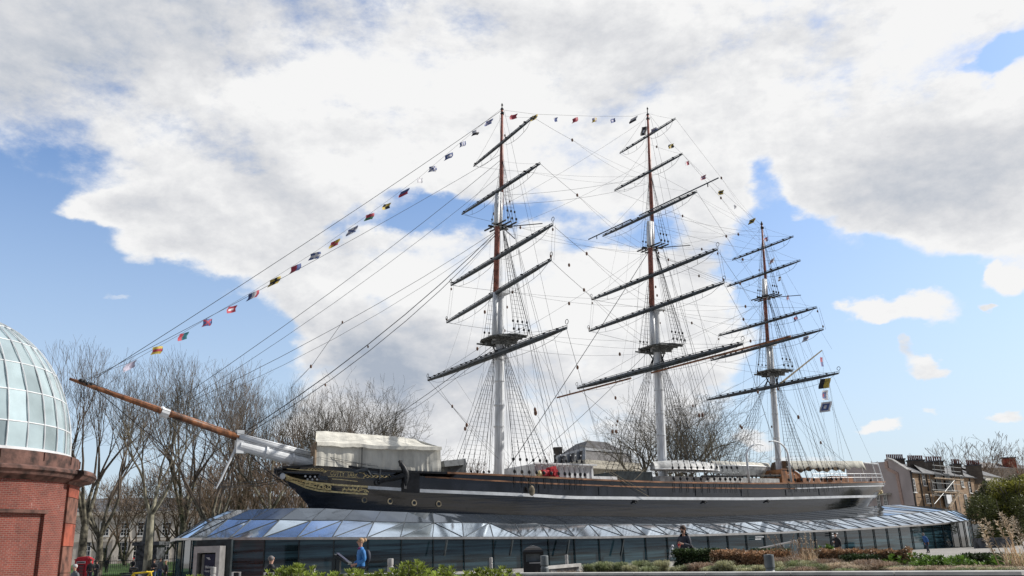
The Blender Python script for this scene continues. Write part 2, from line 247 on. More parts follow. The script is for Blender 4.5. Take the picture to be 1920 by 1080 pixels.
# ---------------------------------------------------------------- mesh builder
class MB:
    def __init__(s): s.v=[]; s.f=[]; s.uv={}; s.mi=[]
    def face(s,ps,uv=None,m=0):
        i=len(s.v); s.v+=[tuple(p) for p in ps]; s.f.append(tuple(range(i,i+len(ps)))); s.mi.append(m)
        if uv: s.uv[len(s.f)-1]=uv
    def quad_uv(s,a,b,c,d,m=0,o=(0,0)):
        # a,b along the bottom, uv in metres
        a,b,c,d=map(Vector,(a,b,c,d)); w_=(b-a).length; h_=(d-a).length
        s.face((a,b,c,d),((o[0],o[1]),(o[0]+w_,o[1]),(o[0]+w_,o[1]+h_),(o[0],o[1]+h_)),m)
    def hexa(s,p,m=0,uv=False):
        # p: 8 corners, 0-3 bottom ccw, 4-7 top
        for q in ((3,2,1,0),(4,5,6,7),(0,1,5,4),(1,2,6,5),(2,3,7,6),(3,0,4,7)):
            if uv: s.quad_uv(*[p[i] for i in q],m=m)
            else: s.face([p[i] for i in q],m=m)
    def box(s,c,d,rz=0,m=0,uv=False,taper=1):
        c=Vector(c); x,y,z=d[0]/2,d[1]/2,d[2]/2; ca,sa=math.cos(rz),math.sin(rz)
        P_=[]
        for zz in (-z,z):
            k=1 if zz<0 else taper
            for (a,b) in ((-x,-y),(x,-y),(x,y),(-x,y)):
                a*=k; b*=k
                P_.append(c+Vector((a*ca-b*sa,a*sa+b*ca,zz)))
        s.hexa(P_,m,uv)
    def beam(s,a,b,w,h,m=0,up=(0,0,1)):
        a,b=Vector(a),Vector(b); d=(b-a).normalized(); up=Vector(up); sx=d.cross(up)
        if sx.length<1e-4: sx=d.cross(Vector((1,0,0)))
        sx.normalize(); sy=sx.cross(d).normalized()
        q=[]
        for p in (a,b):
            for (i,j) in ((-1,-1),(1,-1),(1,1),(-1,1)): q.append(p+sx*(i*w/2)+sy*(j*h/2))
        s.hexa(q,m)
    def tube(s,pts,rs,n=6,m=0,cap=True):
        pts=[Vector(p) for p in pts]
        if isinstance(rs,(int,float)): rs=[rs]*len(pts)
        prev=None; rings=[]
        for i,p in enumerate(pts):
            d=(pts[min(i+1,len(pts)-1)]-pts[max(i-1,0)])
            if d.length<1e-7: d=Vector((0,0,1))
            d.normalize()
            if prev is None:
                a=d.orthogonal().normalized()
            else:
                a=prev-d*prev.dot(d)
                if a.length<1e-5: a=d.orthogonal()
                a.normalize()
            prev=a; b=d.cross(a)
            i0=len(s.v); rings.append(i0)
            for k in range(n):
                t=2*math.pi*k/n; s.v.append(tuple(p+(a*math.cos(t)+b*math.sin(t))*rs[i]))
        for a0,b0 in zip(rings,rings[1:]):
            for k in range(n):
                k2=(k+1)%n; s.f.append((a0+k,a0+k2,b0+k2,b0+k)); s.mi.append(m)
        if cap:
            s.f.append(tuple(rings[0]+k for k in reversed(range(n)))); s.mi.append(m)
            s.f.append(tuple(rings[-1]+k for k in range(n))); s.mi.append(m)
    def lathe(s,c,prof,n=24,m=0,a0=0,a1=2*math.pi,uvr=None):
        c=Vector(c); full=abs(a1-a0-2*math.pi)<1e-6; cols=n if full else n+1
        base=len(s.v)
        for k in range(cols):
            t=a0+(a1-a0)*k/n
            for (r,z) in prof: s.v.append((c.x+r*math.cos(t),c.y+r*math.sin(t),c.z+z))
        q=len(prof)
        for k in range(n):
            k2=(k+1)%cols if full else k+1
            for j in range(q-1):
                s.f.append((base+k*q+j,base+k2*q+j,base+k2*q+j+1,base+k*q+j+1)); s.mi.append(m)
                if uvr:
                    u0=(a0+(a1-a0)*k/n)*uvr; u1=(a0+(a1-a0)*(k+1)/n)*uvr; z0,z1=prof[j][1],prof[j+1][1]
                    s.uv[len(s.f)-1]=((u0,z0),(u1,z0),(u1,z1),(u0,z1))
    def ell(s,c,r,n=10,k=7,m=0,rot=None,jit=0):
        c=Vector(c); base=len(s.v); r=(r,r,r) if isinstance(r,(int,float)) else r
        for j in range(k+1):
            ph=math.pi*j/k
            for i in range(n):
                t=2*math.pi*i/n; q=Vector((r[0]*math.sin(ph)*math.cos(t),r[1]*math.sin(ph)*math.sin(t),r[2]*math.cos(ph)))
                if jit: q*=1+random.uniform(-jit,jit)
                if rot is not None: q=rot@q
                s.v.append(tuple(c+q))
        for j in range(k):
            for i in range(n):
                i2=(i+1)%n; s.f.append((base+j*n+i,base+(j+1)*n+i,base+(j+1)*n+i2,base+j*n+i2)); s.mi.append(m)
    def build(s,name,mats,parent=None,smooth=False,solid=0,origin=None):
        me=bpy.data.meshes.new(name); o_=Vector(origin) if origin is not None else None
        vs=s.v if o_ is None else [(x-o_.x,y-o_.y,z-o_.z) for x,y,z in s.v]
        me.from_pydata(vs,[],s.f)
        if not isinstance(mats,(list,tuple)): mats=[mats]
        for m_ in mats: me.materials.append(m_ if not isinstance(m_,str) else M[m_])
        if len(mats)>1: me.polygons.foreach_set('material_index',s.mi)
        if s.uv:
            ul=me.uv_layers.new(name='UVMap')
            for fi,uvs in s.uv.items():
                st=me.polygons[fi].loop_start
                for k,u in enumerate(uvs): ul.data[st+k].uv=u
        if smooth: me.polygons.foreach_set('use_smooth',[True]*len(me.polygons))
        me.update()
        ob=bpy.data.objects.new(name,me); COL.objects.link(ob)
        if o_ is not None: ob.location=o_
        if parent is not None: par(ob,parent)
        if solid:
            md=ob.modifiers.new('thick','SOLIDIFY'); md.thickness=solid; md.offset=0
        return ob
def par(ob,parent):
    ob.parent=parent; ob.matrix_parent_inverse=Matrix.Identity(4)
    if parent is not None:
        # meshes are built in world space: subtract the parents' placement
        ob.matrix_parent_inverse=world(parent).inverted()
def world(o):
    m=Matrix.LocRotScale(o.location,o.rotation_euler,o.scale)
    return m if o.parent is None else world(o.parent)@o.matrix_parent_inverse@m
def tag(o,label=None,cat=None,group=None,kind=None):
    if label: o['label']=label
    if cat: o['category']=cat
    if group: o['group']=group
    if kind: o['kind']=kind
    return o
def thing(name,label,cat,loc=(0,0,0),rz=0,group=None):
    o=bpy.data.objects.new(name,None); COL.objects.link(o); o.location=loc; o.rotation_euler=(0,0,rz); o.empty_display_size=.3
    return tag(o,label,cat,group)
def dup(o,parent=None):
    c=o.copy(); COL.objects.link(c)
    if parent is not None: c.parent=parent; c.matrix_parent_inverse=o.matrix_parent_inverse.copy()
    for ch in list(KIDS.get(o.name,())) or [q for q in bpy.data.objects if q.parent==o]: dup(ch,c)
    return c
KIDS={}
def place(o,loc,rz=0,sc=1,label=None,group=None):
    o.location=loc; o.rotation_euler=(0,0,rz); o.scale=(sc,sc,sc) if isinstance(sc,(int,float)) else sc
    if label: o['label']=label
    if group: o['group']=group
    return o
# ================================================================ SHIP
ship=thing('sailing_ship','three-masted black-hulled clipper ship with raked masts, standing in a glass canopy','ship',SW(0,0,0))
def curve(pts,s,o,z=8.0):
    for _ in range(4):
        g=SW(s,o,z); px=proj(g)[0]; z=zat(g.x,g.y,lerp(pts,px))
    return z
RAIL=[(505,876),(520,877),(560,875),(591,872),(643,873),(689,880),(738,884),(837,887),(933,891),(1011,895),(1115,900),(1238,904.5),(1415,907),(1528,906),(1653,904)]
MOUL=[(505,880),(600,886),(700,892),(797,894),(1000,905.5),(1115,910),(1193,913),(1415,916),(1497,916),(1599,912),(1655,911)]
WT=[(521,881),(546,894),(598,904),(640,908),(690,911),(750,914.5),(787,917),(995,925.5),(1060,930),(1238,932),(1415,933),(1497,931.5),(1599,929),(1654,928)]
GL=[(521,895),(536,899),(572,914),(598,920),(692,926.5)]
CAN=[(583,951),(700,960),(840,964),(1060,969),(1300,971),(1480,964),(1583,952),(1624,947)]
S0=sof(PS(521,880))[0]; SE=sof(PS(1655,928))[0]-1.9
ZS0=PS(521,880).z
stem=[(S0-.3,PS(521,880).z-.3)]+[(sof(PS(x,y))[0],PS(x,y).z) for x,y in ((527,897),(543,912),(553,921),(563,931),(572,941),(582,953))]
stem+=[(stem[-1][0]+1.2,2.0),(stem[-1][0]+3,-1),(stem[-1][0]+5,-3)]
zst=PS(1655,930).z
stern=[(SE-14,-3),(SE-9,1.0),(SE-6.5,3.2),(SE-4,4.7),(SE-2,5.5),(SE-.8,zst-.5),(SE,zst)]
def zk(s): return lerp(stem+stern,s)
def W(s):
    u=max(0,s-S0+.3); a=1-(1-min(1,u/21))**2.1
    t=max(0,(s-(SE-15))/15); b=(1-t**2.6)**.5 if t<1 else 0
    return 5.5*a*max(b,.0)
def Wt(s): return W(s)
def gp(s):
    a=min(1,max(0,(s-S0)/20)); b=min(1,max(0,(SE-s)/16))
    return (1.25+2.6*a) if a<1 else (1.6+2.25*b)
def HO(s,z,zr):
    k=zk(s); t=(z-k)/max(.3,zr-k)
    if t<=0: return 0
    t=min(1,t)
    return W(s)*(1-(1-t)**gp(s))
ST=[S0-.3+(SE-S0+.3)*(.5-.5*math.cos(math.pi*i/90)) for i in range(91)]
prof=[]
for s in ST:
    o=W(s); zr=curve(RAIL,s,o); zm=curve(MOUL,s,o); zw=curve(WT,s,o); 
    prof.append((s,zr,zm,zw))
# smooth
for _ in range(2):
    prof=[prof[0]]+[(b[0],)+tuple((a[j]+2*b[j]+c[j])/4 for j in (1,2,3)) for a,b,c in zip(prof,prof[1:],prof[2:])]+[prof[-1]]
def pz(s,j): return lerp([(p[0],p[j]) for p in prof],s)
def hull_grid(fracs,name,m,parent,zf,extra=0.0):
    g=MB()
    for side in (1,-1):
        base=len(g.v)
        for (s,zr,zm,zw) in prof:
            for z in zf(s,zr,zm,zw):
                z=max(z,zk(s)); o=HO(s,z,zr)+extra; g.v.append(tuple(SW(s,side*o,z)))
        n=len(zf(*prof[0]))
        for i in range(len(prof)-1):
            for j in range(n-1):
                a=base+i*n+j; q=(a,a+n,a+n+1,a+1); g.f.append(q if side<0 else q[::-1]); g.mi.append(0)
    return g.build(name,m,parent,smooth=True)
def zf_low(s,zr,zm,zw):
    b=zw-.02
    return [b-(b+1.5)*(k/16)**1.25 for k in range(17)]
hull_grid(0,'hull','hull',ship,zf_low)
hull_grid(0,'bulwark','bulwark',ship,lambda s,zr,zm,zw:[zr-.02,zr-.3,(zm+zr)/2-.1,zm,zm-.35,(zm+zw)/2,zw-.02])
def strip(name,m,j,dz0,dz1,proud,s0,s1,n=70,jf=None,sides=(1,-1)):
    g=MB()
    for side in sides:
        base=len(g.v)
        for i in range(n+1):
            s=s0+(s1-s0)*i/n; zc=jf(s) if jf else pz(s,j)
            zr=pz(s,1)
            for (dz,pr) in ((dz0,-.05),(dz0,proud),(dz1,proud),(dz1,-.05)):
                z=zc+dz; g.v.append(tuple(SW(s,side*(HO(s,max(z,zk(s)),zr)+pr),z)))
        for i in range(n):
            for k in range(4):
                a=base+i*4+k; b=base+i*4+(k+1)%4; q=(a,a+4,b+4,b); g.f.append(q if side>0 else q[::-1]); g.mi.append(0)
        g.f.append(tuple(base+k for k in range(4))); g.mi.append(0); g.f.append(tuple(base+n*4+k for k in range(4))[::-1]); g.mi.append(0)
    return g.build(name,m,ship)
def spx(px,py,o=None):
    s=sof(PS(px,py,4))[0]
    for _ in range(6):
        s=sof(PS(px,py,W(s)))[0]
    return s
s690=spx(690,914); s752=spx(752,917); s787=spx(787,919); s837=spx(837,888); s1497=spx(1497,915)
strip('white_stripe','white',3,-.23,0,.06,s690,s752,12)
strip('white_stripe','white',3,-.25,0,.06,s787,SE-.35,80)
strip('gold_line','gold',3,-.13,.0,.07,S0+.3,s690-.02,30)
GS0=sof(PS(527,897))[0]+.3
strip('gold_line','gold',0,-.08,.04,.07,GS0,s690,30,jf=lambda s:curve(GL,s,HO(s,pz(s,3)-.7,pz(s,1))))
strip('rail_cap','rail',1,-.06,.08,.20,s837,SE-.3,80)
strip('rail_moulding','rail',2,-.06,.05,.07,spx(797,894),spx(1490,916),60)
strip('rail_moulding','white',2,-.05,.05,.07,spx(1490,916)+.02,SE-.35,20)
strip('forecastle_rail','blackp',1,-.08,.08,.16,S0+.2,s837-.02,40)
strip('wale_line','bulwark',3,-1.62,-1.55,.03,spx(800,945),SE-8,60)
# black fish-plate behind the anchor
strip('bill_board','blackp',3,-.32,1.35,.09,s752+.05,s787-.05,6,sides=(1,))
# deck
g=MB()
for a,b in zip(prof[1:],prof[2:-1]):
    zA,zB=a[1]-1.0,b[1]-1.0
    g.face([SW(a[0],-W(a[0])+.06,zA),SW(b[0],-W(b[0])+.06,zB),SW(b[0],W(b[0])-.06,zB),SW(a[0],W(a[0])-.06,zA)][::-1])
g.build('deck','deck',ship)
def onhull(px,py,proud=.08):
    # point on the port surface seen at this pixel, with the surface normal
    s=spx(px,py); 
    for _ in range(6):
        q=PS(px,py,0); z=q.z
        o=HO(s,z,pz(s,1)); q=PS(px,py,o); s,z=sof(q)[0],q.z
    o=HO(s,z,pz(s,1))+proud
    return s,o,z
# scrollwork
g=MB()
def hp(px,py,proud=.10):
    s,o,z=onhull(px,py,proud); return SW(s,o,z)
def curl(cx,cy,r,a0,turns,rr=.05,flip=1,k=.25):
    rr*=.85
    pts=[];n=int(12*abs(turns))+3
    for i in range(n):
        t=i/(n-1); a=a0+flip*turns*2*math.pi*t; q=r*(1-(1-k)*t)
        pts.append(hp(cx+q*math.cos(a),cy+q*.8*math.sin(a)))
    g.tube(pts,[rr*(1-.5*i/(n-1)) for i in range(n)],5)
def swirl(pts,rr=.05): g.tube([hp(*p) for p in pts],rr*.85,5)
for (cx,cy,r,a,t,f) in ((541,897,5,3,1.1,1),(550,900,5,0,1.2,-1),(560,903,4.5,2,1.1,1),(568,906,5,1,1.2,-1),(577,908,5,3,1.2,1),(583,911,4,0,1.2,-1),(591,911,5,2,1.2,1),(600,913,5,0,1.0,-1),(608,913,4,2,1.1,1),(616,914,5,4,1.2,1)):
    curl(cx,cy,r,a,t,.055,f)
swirl([(536,896),(548,901),(560,905),(575,910),(590,914),(605,917),(620,918),(619,922),(612,921)],.06)
swirl([(552,898),(565,901),(580,905),(596,908),(607,910)],.04)
swirl([(570,911),(582,907),(592,916),(602,910),(612,917)],.045)
for i in range(7):
    x=643+i*4; swirl([(x-2,921-(i%2)*4),(x+1,917.5),(x+2.5,914+(i%2)*7)],.05)
swirl([(641,917),(650,918),(665,919),(672,921),(680,918),(686,919),(690,923)],.055)
curl(676,917,3.5,1,1.2,.05); curl(663,922,3,3,1,.045,-1); curl(684,921,3,0,1,.045)
for i in range(5): swirl([(576+i*6,880),(579+i*6,882.5),(582+i*6,880),(579+i*6,878.5),(576+i*6,880.5)],.035)
swirl([(606,882),(612,884),(606,887)],.04)
for i in range(6):
    x=684+i*8; swirl([(x,893),(x+4,895.5 if i%2 else 890.5),(x+8,893.5)],.035); swirl([(x,893),(x+4,890.5 if i%2 else 896),(x+8,893.5)],.035)
swirl([(680,888),(685,891),(680,896)],.05)
g.build('gilded_scrollwork','gold',ship,smooth=True)
g=MB(); swirl2=lambda pts,rr:g.tube([hp(*p) for p in pts],rr,4)
swirl2([(537,879),(560,881),(590,882.5),(612,884)],.035); swirl2([(612,882.5),(650,885),(683,887.3)],.02); swirl2([(613,893),(640,894.3),(682,897)],.02); swirl2([(622,898),(645,900),(670,903)],.035)
g.build('name_board_border','gold',ship)
g=MB(); c=PS(530,893,.25); g.ell(c,(.22,.16,.24),12,8); g.build('stem_rosette','white',ship,smooth=True)
g=MB(); 
for (x,y) in ((572,893),(581,894),(590,894),(576,899),(585,899),(594,899)): g.ell(hp(x,y),.085,6,5)
g.build('white_studs','white',ship)
g=MB()
for (x,y,l) in ((596,894,18),(599,898,16)):
    a=hp(x,y); b=hp(x+l,y+1); g.beam(a,b,.12,.14)
g.build('hawse_plank','bulwark',ship)
# name letters
def text_on(txt,pL,pR,h,m,name,parent,lift=.05,dirn=None):
    cu=bpy.data.curves.new(name,'FONT'); cu.body=txt; cu.size=1; cu.extrude=.03; cu.align_x='CENTER'; cu.align_y='CENTER'; cu.space_character=1.1
    ob=bpy.data.objects.new(name,cu); COL.objects.link(ob); dg=bpy.context.evaluated_depsgraph_get(); dg.update()
    me=bpy.data.meshes.new_from_object(ob.evaluated_get(dg)); bpy.data.objects.remove(ob)
    xs=[v.co.x for v in me.vertices]; ys=[v.co.y for v in me.vertices]; wd=max(xs)-min(xs); ht=max(ys)-min(ys)
    pL,pR=Vector(pL),Vector(pR); ex=(pR-pL).normalized(); up=Vector((0,0,1)); nn=ex.cross(up).normalized(); up=nn.cross(ex)*-1 if nn.cross(ex).z<0 else nn.cross(ex)
    k=(pR-pL).length/wd; c=(pL+pR)/2; mx=(max(xs)+min(xs))/2; my=(max(ys)+min(ys))/2
    for v in me.vertices:
        x,y,z=v.co; v.co=c+ex*((x-mx)*k)+up*((y-my)*h/ht)+nn*(z+lift)
    me.materials.clear(); me.materials.append(M[m]); o=bpy.data.objects.new(name,me); COL.objects.link(o)
    if parent: par(o,parent)
    return o
text_on('CUTTY  SARK',hp(619,887.5),hp(670,891.5),.30,'gold','name_lettering',ship,.03)
# portholes
for (x,y) in ((683,937.5),(731,940),(776,943),(822,945)):
    s,o,z=onhull(x,y,.02); c=SW(s,o,z); g=MB(); n_=V
    ring=[c+ (U*math.cos(t)+Vector((0,0,1))*math.sin(t))*.19+V*.04 for t in [2*math.pi*k/12 for k in range(13)]]
    g.tube(ring,.055,5); pt=g.build('porthole','gold' if False else 'rope2',ship)
    g=MB(); g.face([c+(U*math.cos(t)+Vector((0,0,1))*math.sin(t))*.19+V*.03 for t in [2*math.pi*k/12 for k in range(12)]][::-1]); g.build('pane','pane',pt)
# freeing ports
for px in (1019,1130,1222,1310,1395,1478,1540):
    s=spx(px,918); z1=pz(s,2)-.12; z0=pz(s,3)+.12; g=MB()
    a=SW(s-.45,W(s-.45)+.03,0);b=SW(s+.45,W(s+.45)+.03,0)
    g.beam(Vector((a.x,a.y,z0)),Vector((a.x,a.y,z1)),.05,.05); g.beam(Vector((b.x,b.y,z0)),Vector((b.x,b.y,z1)),.05,.05)
    g.hexa([Vector((a.x,a.y,z0))-V*.04,Vector((b.x,b.y,z0))-V*.04,Vector((b.x,b.y,z0))+V*.01,Vector((a.x,a.y,z0))+V*.01,Vector((a.x,a.y,z1))-V*.04,Vector((b.x,b.y,z1))-V*.04,Vector((b.x,b.y,z1))+V*.01,Vector((a.x,a.y,z1))+V*.01])
    g.build('freeing_port','bulwark',ship)
for px,py in ((1190,940),(1320,940.5),(1438,939)):
    c=hp(px,py,.06); g=MB(); g.ell(c,(.28,.2,.13),8,6); g.tube([c,c+V*.25-Vector((0,0,.18))-U*.2],.07,5); g.build('scupper','iron',ship)
# stern carving
g=MB()
for (x,y,r) in ((1650,921,.30),(1645,925,.32),(1638,926,.24),(1652,924,.22),(1631,926,.13),(1648,916,.16)):
    g.ell(PS(x,y,1.6 if x<1645 else 1.0),(r,.25,r*.8),8,6,jit=.15)
g.build('gilded_stern_carving','gold',ship,smooth=True)
# ---------------------------------------------------------------- masts and yards
def lin(a,b,py): t=(py-a[1])/(b[1]-a[1]); return a[0]+t*(b[0]-a[0])
MAST={'fore':((941.5,197),(935,894)),'main':((1214,204),(1243,908)),'mizzen':((1428,418),(1462,908))}
def mp(m,py,dx=0,o=0): a,b=MAST[m]; return PS(lin(a,b,py)+dx,py,o)
def crossx(a,b,m):
    c,d=MAST[m]; D=(b[0]-a[0])*(d[1]-c[1])-(b[1]-a[1])*(d[0]-c[0]); t=((c[0]-a[0])*(d[1]-c[1])-(c[1]-a[1])*(d[0]-c[0]))/D
    return a[0]+t*(b[0]-a[0]),a[1]+t*(b[1]-a[1])
def PZ(px,py,z): r=ray(px,py); return C0+r*((z-CAMZ)/r.z)
def deckz(s): return pz(s,1)-1.0
SPEC={
'fore':dict(top=636,ld=552,ct=425,td=363,tg=205,Y=[(803,713,1062,615,.30),(838,605,1033,488,.23),(846,535,1036,422,.23),(866,402,1013,307,.18),(888,312,1000,220,.15)]),
'main':dict(top=652,ld=582,ct=465,td=418,tg=215,Y=[(1083,728,1392,645,.32),(1105,621,1357,531,.24),(1110,562,1345,468,.23),(1130,443,1307,360,.18),(1152,358,1280,289,.15),(1162,288,1267,223,.12)]),
'mizzen':dict(top=697,ld=648,ct=558,td=525,tg=420,Y=[(1326,750,1572,700,.24),(1333,676,1544,618,.20),(1347,630,1532,577,.18),(1363,538,1501,489,.15),(1373,488,1488,444,.12)])}
YEND={}
RM={'fore':.46,'main':.48,'mizzen':.36}
for mn,sp in SPEC.items():
    base=mp(mn,MAST[mn][1][1]); base.z-=1.2; r=RM[mn]
    fw=lambda py,d,mn=mn: mp(mn,py)-U*d     # point shifted towards the bow
    g=MB(); g.tube([base,mp(mn,sp['top']+14),mp(mn,sp['ld'])],[r,r*.88,r*.8],14)
    for yy in (sp['top']+40,sp['top']+80,sp['top']+125,sp['top']+165):
        a=mp(mn,yy); g.tube([a,a+Vector((0,0,.12))],r*1.06,14)
    a=mp(mn,sp['ld']); g.box(a+Vector((0,0,.1)),(r*2.6,r*3.4,.3),TH)
    mast=g.build('mast','mastw',ship,smooth=False)
    tag(mast,{'fore':'white foremast nearest the covered bow','main':'tall white main mast in the middle','mizzen':'shorter white mizzen mast by the stern'}[mn])
    g=MB(); d=r*1.25; g.tube([fw(sp['top']+8,d),fw(sp['ld']-2,d*.85)],[r*.62,r*.60],12,1); g.tube([fw(sp['ld']-2,d*.85),fw(sp['ct'],d*.75),fw(sp['td'],d*.55)],[r*.60,r*.56,r*.5],12,0); g.build('topmast',['redmast','mastw'],mast,smooth=True)
    g=MB(); g.tube([fw(sp['ct']+2,d*.9),fw(sp['ct'],d*.9),fw(sp['td']-1,d*.7)],[r*.55,r*.62,r*.58],10); g.tube([fw(sp['ct']+2,d*.3),fw(sp['td']-1,d*.2)],[r*.62,r*.6],10)
    g.build('topmast_doubling','mastw',mast,smooth=True)
    g=MB(); p0=fw(sp['td']+30,0); p1=mp(mn,sp['tg']); p2=mp(mn,MAST[mn][0][1]); g.tube([p0,(p0+p1)/2,p1],[r*.48,r*.42,r*.26],10); g.build('topgallant_mast','redmast',mast,smooth=True)
    g=MB(); g.tube([p1,p2+Vector((0,0,.2))],[.07,.05],6); g.ell(p1,.17,8,6); g.ell(p2,.11,8,6); g.ell(p1-Vector((0,0,.5)),.22,8,5,jit=.2); g.build('truck','iron',mast)
    # top platform
    g=MB(); c=mp(mn,sp['top'])
    hw=2.35 if mn!='mizzen' else 1.8
    outl=[(-1.5,-.9),(-1.1,-hw*.75),(.2,-hw),(1.5,-hw),(1.7,0),(1.5,hw),(.2,hw),(-1.1,hw*.75),(-1.5,.9)]
    lo=[c+U*a+V*b-Vector((0,0,.06)) for a,b in outl]; hi=[q+Vector((0,0,.09)) for q in lo]
    g.face(lo); g.face(hi[::-1])
    for i in range(len(lo)): j=(i+1)%len(lo); g.face([lo[i],hi[i],hi[j],lo[j]])
    for i in range(-3,4): g.beam(c+U*-1.3+V*(i*hw/3.6)-Vector((0,0,.14)),c+U*1.5+V*(i*hw/3.3)-Vector((0,0,.14)),.12,.14)
    for sx in (-1,1): g.beam(c-Vector((0,0,.5))+V*(sx*.5)-U*1.2,c-Vector((0,0,.28))+V*(sx*.5)+U*1.5,.2,.3); g.beam(c-Vector((0,0,1.7))+V*(sx*.3),c-Vector((0,0,.2))+V*(sx*hw*.6),.1,.1)
    g.tube([q+Vector((0,0,.9)) for q in (hi[2],hi[3],hi[4],hi[5],hi[6])],.025,4)
    for q in (hi[2],hi[3],hi[5],hi[6]): g.tube([q,q+Vector((0,0,.9))],.025,4)
    g.build('top_platform','top',mast)
    g=MB(); c=fw(sp['ct'],.2)
    for i in (-1,0,1): g.beam(c+U*(i*.6)-V*(1.7),c+U*(i*.6+.25)+V*1.7,.12,.12)
    for i in (-1,1): g.beam(c+U*-1.0+V*i*.35,c+U*1.2+V*i*.35,.16,.16)
    for i in (-1,1): g.beam(c+U*.7+V*i*.3,c+U*3.4+V*i*2.4+Vector((0,0,.1)),.07,.07)
    for k in range(6): g.ell(c+Vector((random.uniform(-.5,.5),random.uniform(-.5,.5),random.uniform(-.9,.5))),random.uniform(.08,.15),6,4)
    g.build('crosstrees','iron',mast)
    YE=[]
    for i,(x0,y0,x1,y1,rr) in enumerate(sp['Y']):
        cxp=crossx((x0,y0),(x1,y1),mn); c=PS(*cxp); rr*=.88; c=C0+(c-C0)*(1-(r+.75)/(c-C0).length); a=PZ(x0,y0,c.z); b=PZ(x1,y1,c.z)
        print(mn,i,'len',round((a-b).length,1),'z',round(c.z,1))
        YE.append((a,b,c)); g=MB(); n=9
        pts=[a.lerp(b,k/(n-1)) for k in range(n)]; rs=[rr*(.42+.58*math.sqrt(max(0,1-abs(2*k/(n-1)-1)**2.2))) for k in range(n)]
        g.tube(pts,rs,10,0)
        up=Vector((0,0,1))
        jk=[p+up*(q+.10) for p,q in zip(pts,rs)]; g.tube(jk,.03,4,1)
        L_=(b-a).length
        for k in range(int(L_/.9)):
            t=(k+.5)/int(L_/.9); p=a.lerp(b,t); q=rr*(.42+.58*math.sqrt(max(0,1-abs(2*t-1)**2.2))); g.tube([p+up*(q-.03),p+up*(q+.13)],.035,4,1)
            if random.random()<.55: g.ell(p+up*(q+.06)+Vector((random.uniform(-.1,.1),0,0)),(.16,.12,.08),5,4,1)
        d=(b-a).normalized()
        for (e,sg) in ((a,1),(b,-1)): # foot ropes and iron rings
            m_=a.lerp(b,.5)
            fp=[e+d*sg*.5-up*.1]
            for k in range(1,8):
                t=k/8; q=e+d*sg*(.5+(L_/2-.8)*t); fp.append(q-up*(.28+.55*math.sin(math.pi*t)**.7))
            fp.append(e+d*sg*(L_/2-.4)-up*.2); g.tube(fp,.016,4,1)
            for k in (2,5): g.tube([fp[k],fp[k]+up*(.5)],.018,4,1)
            if rr>.2:
                q=e-d*sg*.1; g.tube([q,q+up*.35]+[q+up*(.5)+(d*math.cos(t)+up*math.sin(t))*.2 for t in [-1.57+k*.7 for k in range(9)]],.03,4,1)
        if mn=='main' and i in (0,3): # studding-sail booms
            off=-.45 if i==0 else .42
            segs=((-.16,.37),(.5,1.22)) if i==0 else ((-.17,.33),(.42,1.2))
            for (t0,t1) in segs:
                q0=a+(b-a)*t0+up*off-V*0; q1=a+(b-a)*t1+up*off
                g.tube([q0,q1],[.10 if i==0 else .07]*2,7,2)
                for t in (t0+.1,t1-.1): 
                    q=a+(b-a)*t; g.tube([q,q+up*off],.06,4,1)
        g.build('yard',['yard','iron','varn' if i==0 else 'yard'],mast)
    YEND[mn]=YE
# ---------------------------------------------------------------- rigging
def rope(a,b,r=.025,sag=0,name='stay',m='rope',n=None,seg=None):
    a,b=Vector(a),Vector(b); k=seg or (8 if sag else 2); g=MB()
    pts=[]
    for i in range(k):
        t=i/(k-1); q=a.lerp(b,t); q.z-=sag*4*t*(1-t); pts.append(q)
    g.tube(pts,r*.78,4,cap=False); return g.build(name,m,ship)
blk=MB()
def block_at(p,r=.13,lst=None):
    g=MB(); g.ell(p,(r*.75,r*.75,r*1.25),7,5); return g.build('pulley_block','block',ship)
TIP=PS(150,714); BAND=PS(308,774); CAPB=PS(452,816)
stays=[((942,206),(180,709),.028,.3),((938,290),(163,713),.026,.4),((939,300),(300,772),.026,.6),((936,330),(312,776),.020,.8),((938,428),(310,776),.030,.7),((938,436),(320,780),.022,1.2),
((939,426),(452,815),.045,1.0),((939,430),(458,817),.035,1.4),((932,642),(600,872),.045,.3),((932,648),(606,872),.03,.5),
((1216,472),(951,880),.045,.2),((1219,656),(978,882),.032,.2),((1214,330),(944,366),.018,.4),((1213,345),(946,383),.018,.5),((1212,222),(944,385),.016,.3),((1214,300),(945,430),.016,.5),((1217,470),(944,640),.018,.2),
((1430,436),(1219,395),.016,.4),((1431,470),(1219,420),.016,.4),((1438,556),(1222,470),.02,.3),((1440,565),(1228,655),.02,.2),((1447,700),(1247,884),.035,.2),((1436,560),(1246,800),.02,.1),((1429,425),(1217,468),.014,.2),
((1442,560),(1241,660),.014,.2),((1226,660),(942,650),.014,.6),((1221,474),(945,436),.014,.3)]
for a,b,r,s in stays: rope(PS(*a),PS(*b),r,s,'stay')
rope(PS(642,604),PS(583,688),.022,0,'stay'); block_at(PS(583,687),.13); rope(PS(583,687),PS(545,728),.014,0,'stay'); rope(PS(583,687),PS(548,722),.014,0,'stay')
for q in ((690,650),(642,604),(610,722)): block_at(PS(*q),.10)
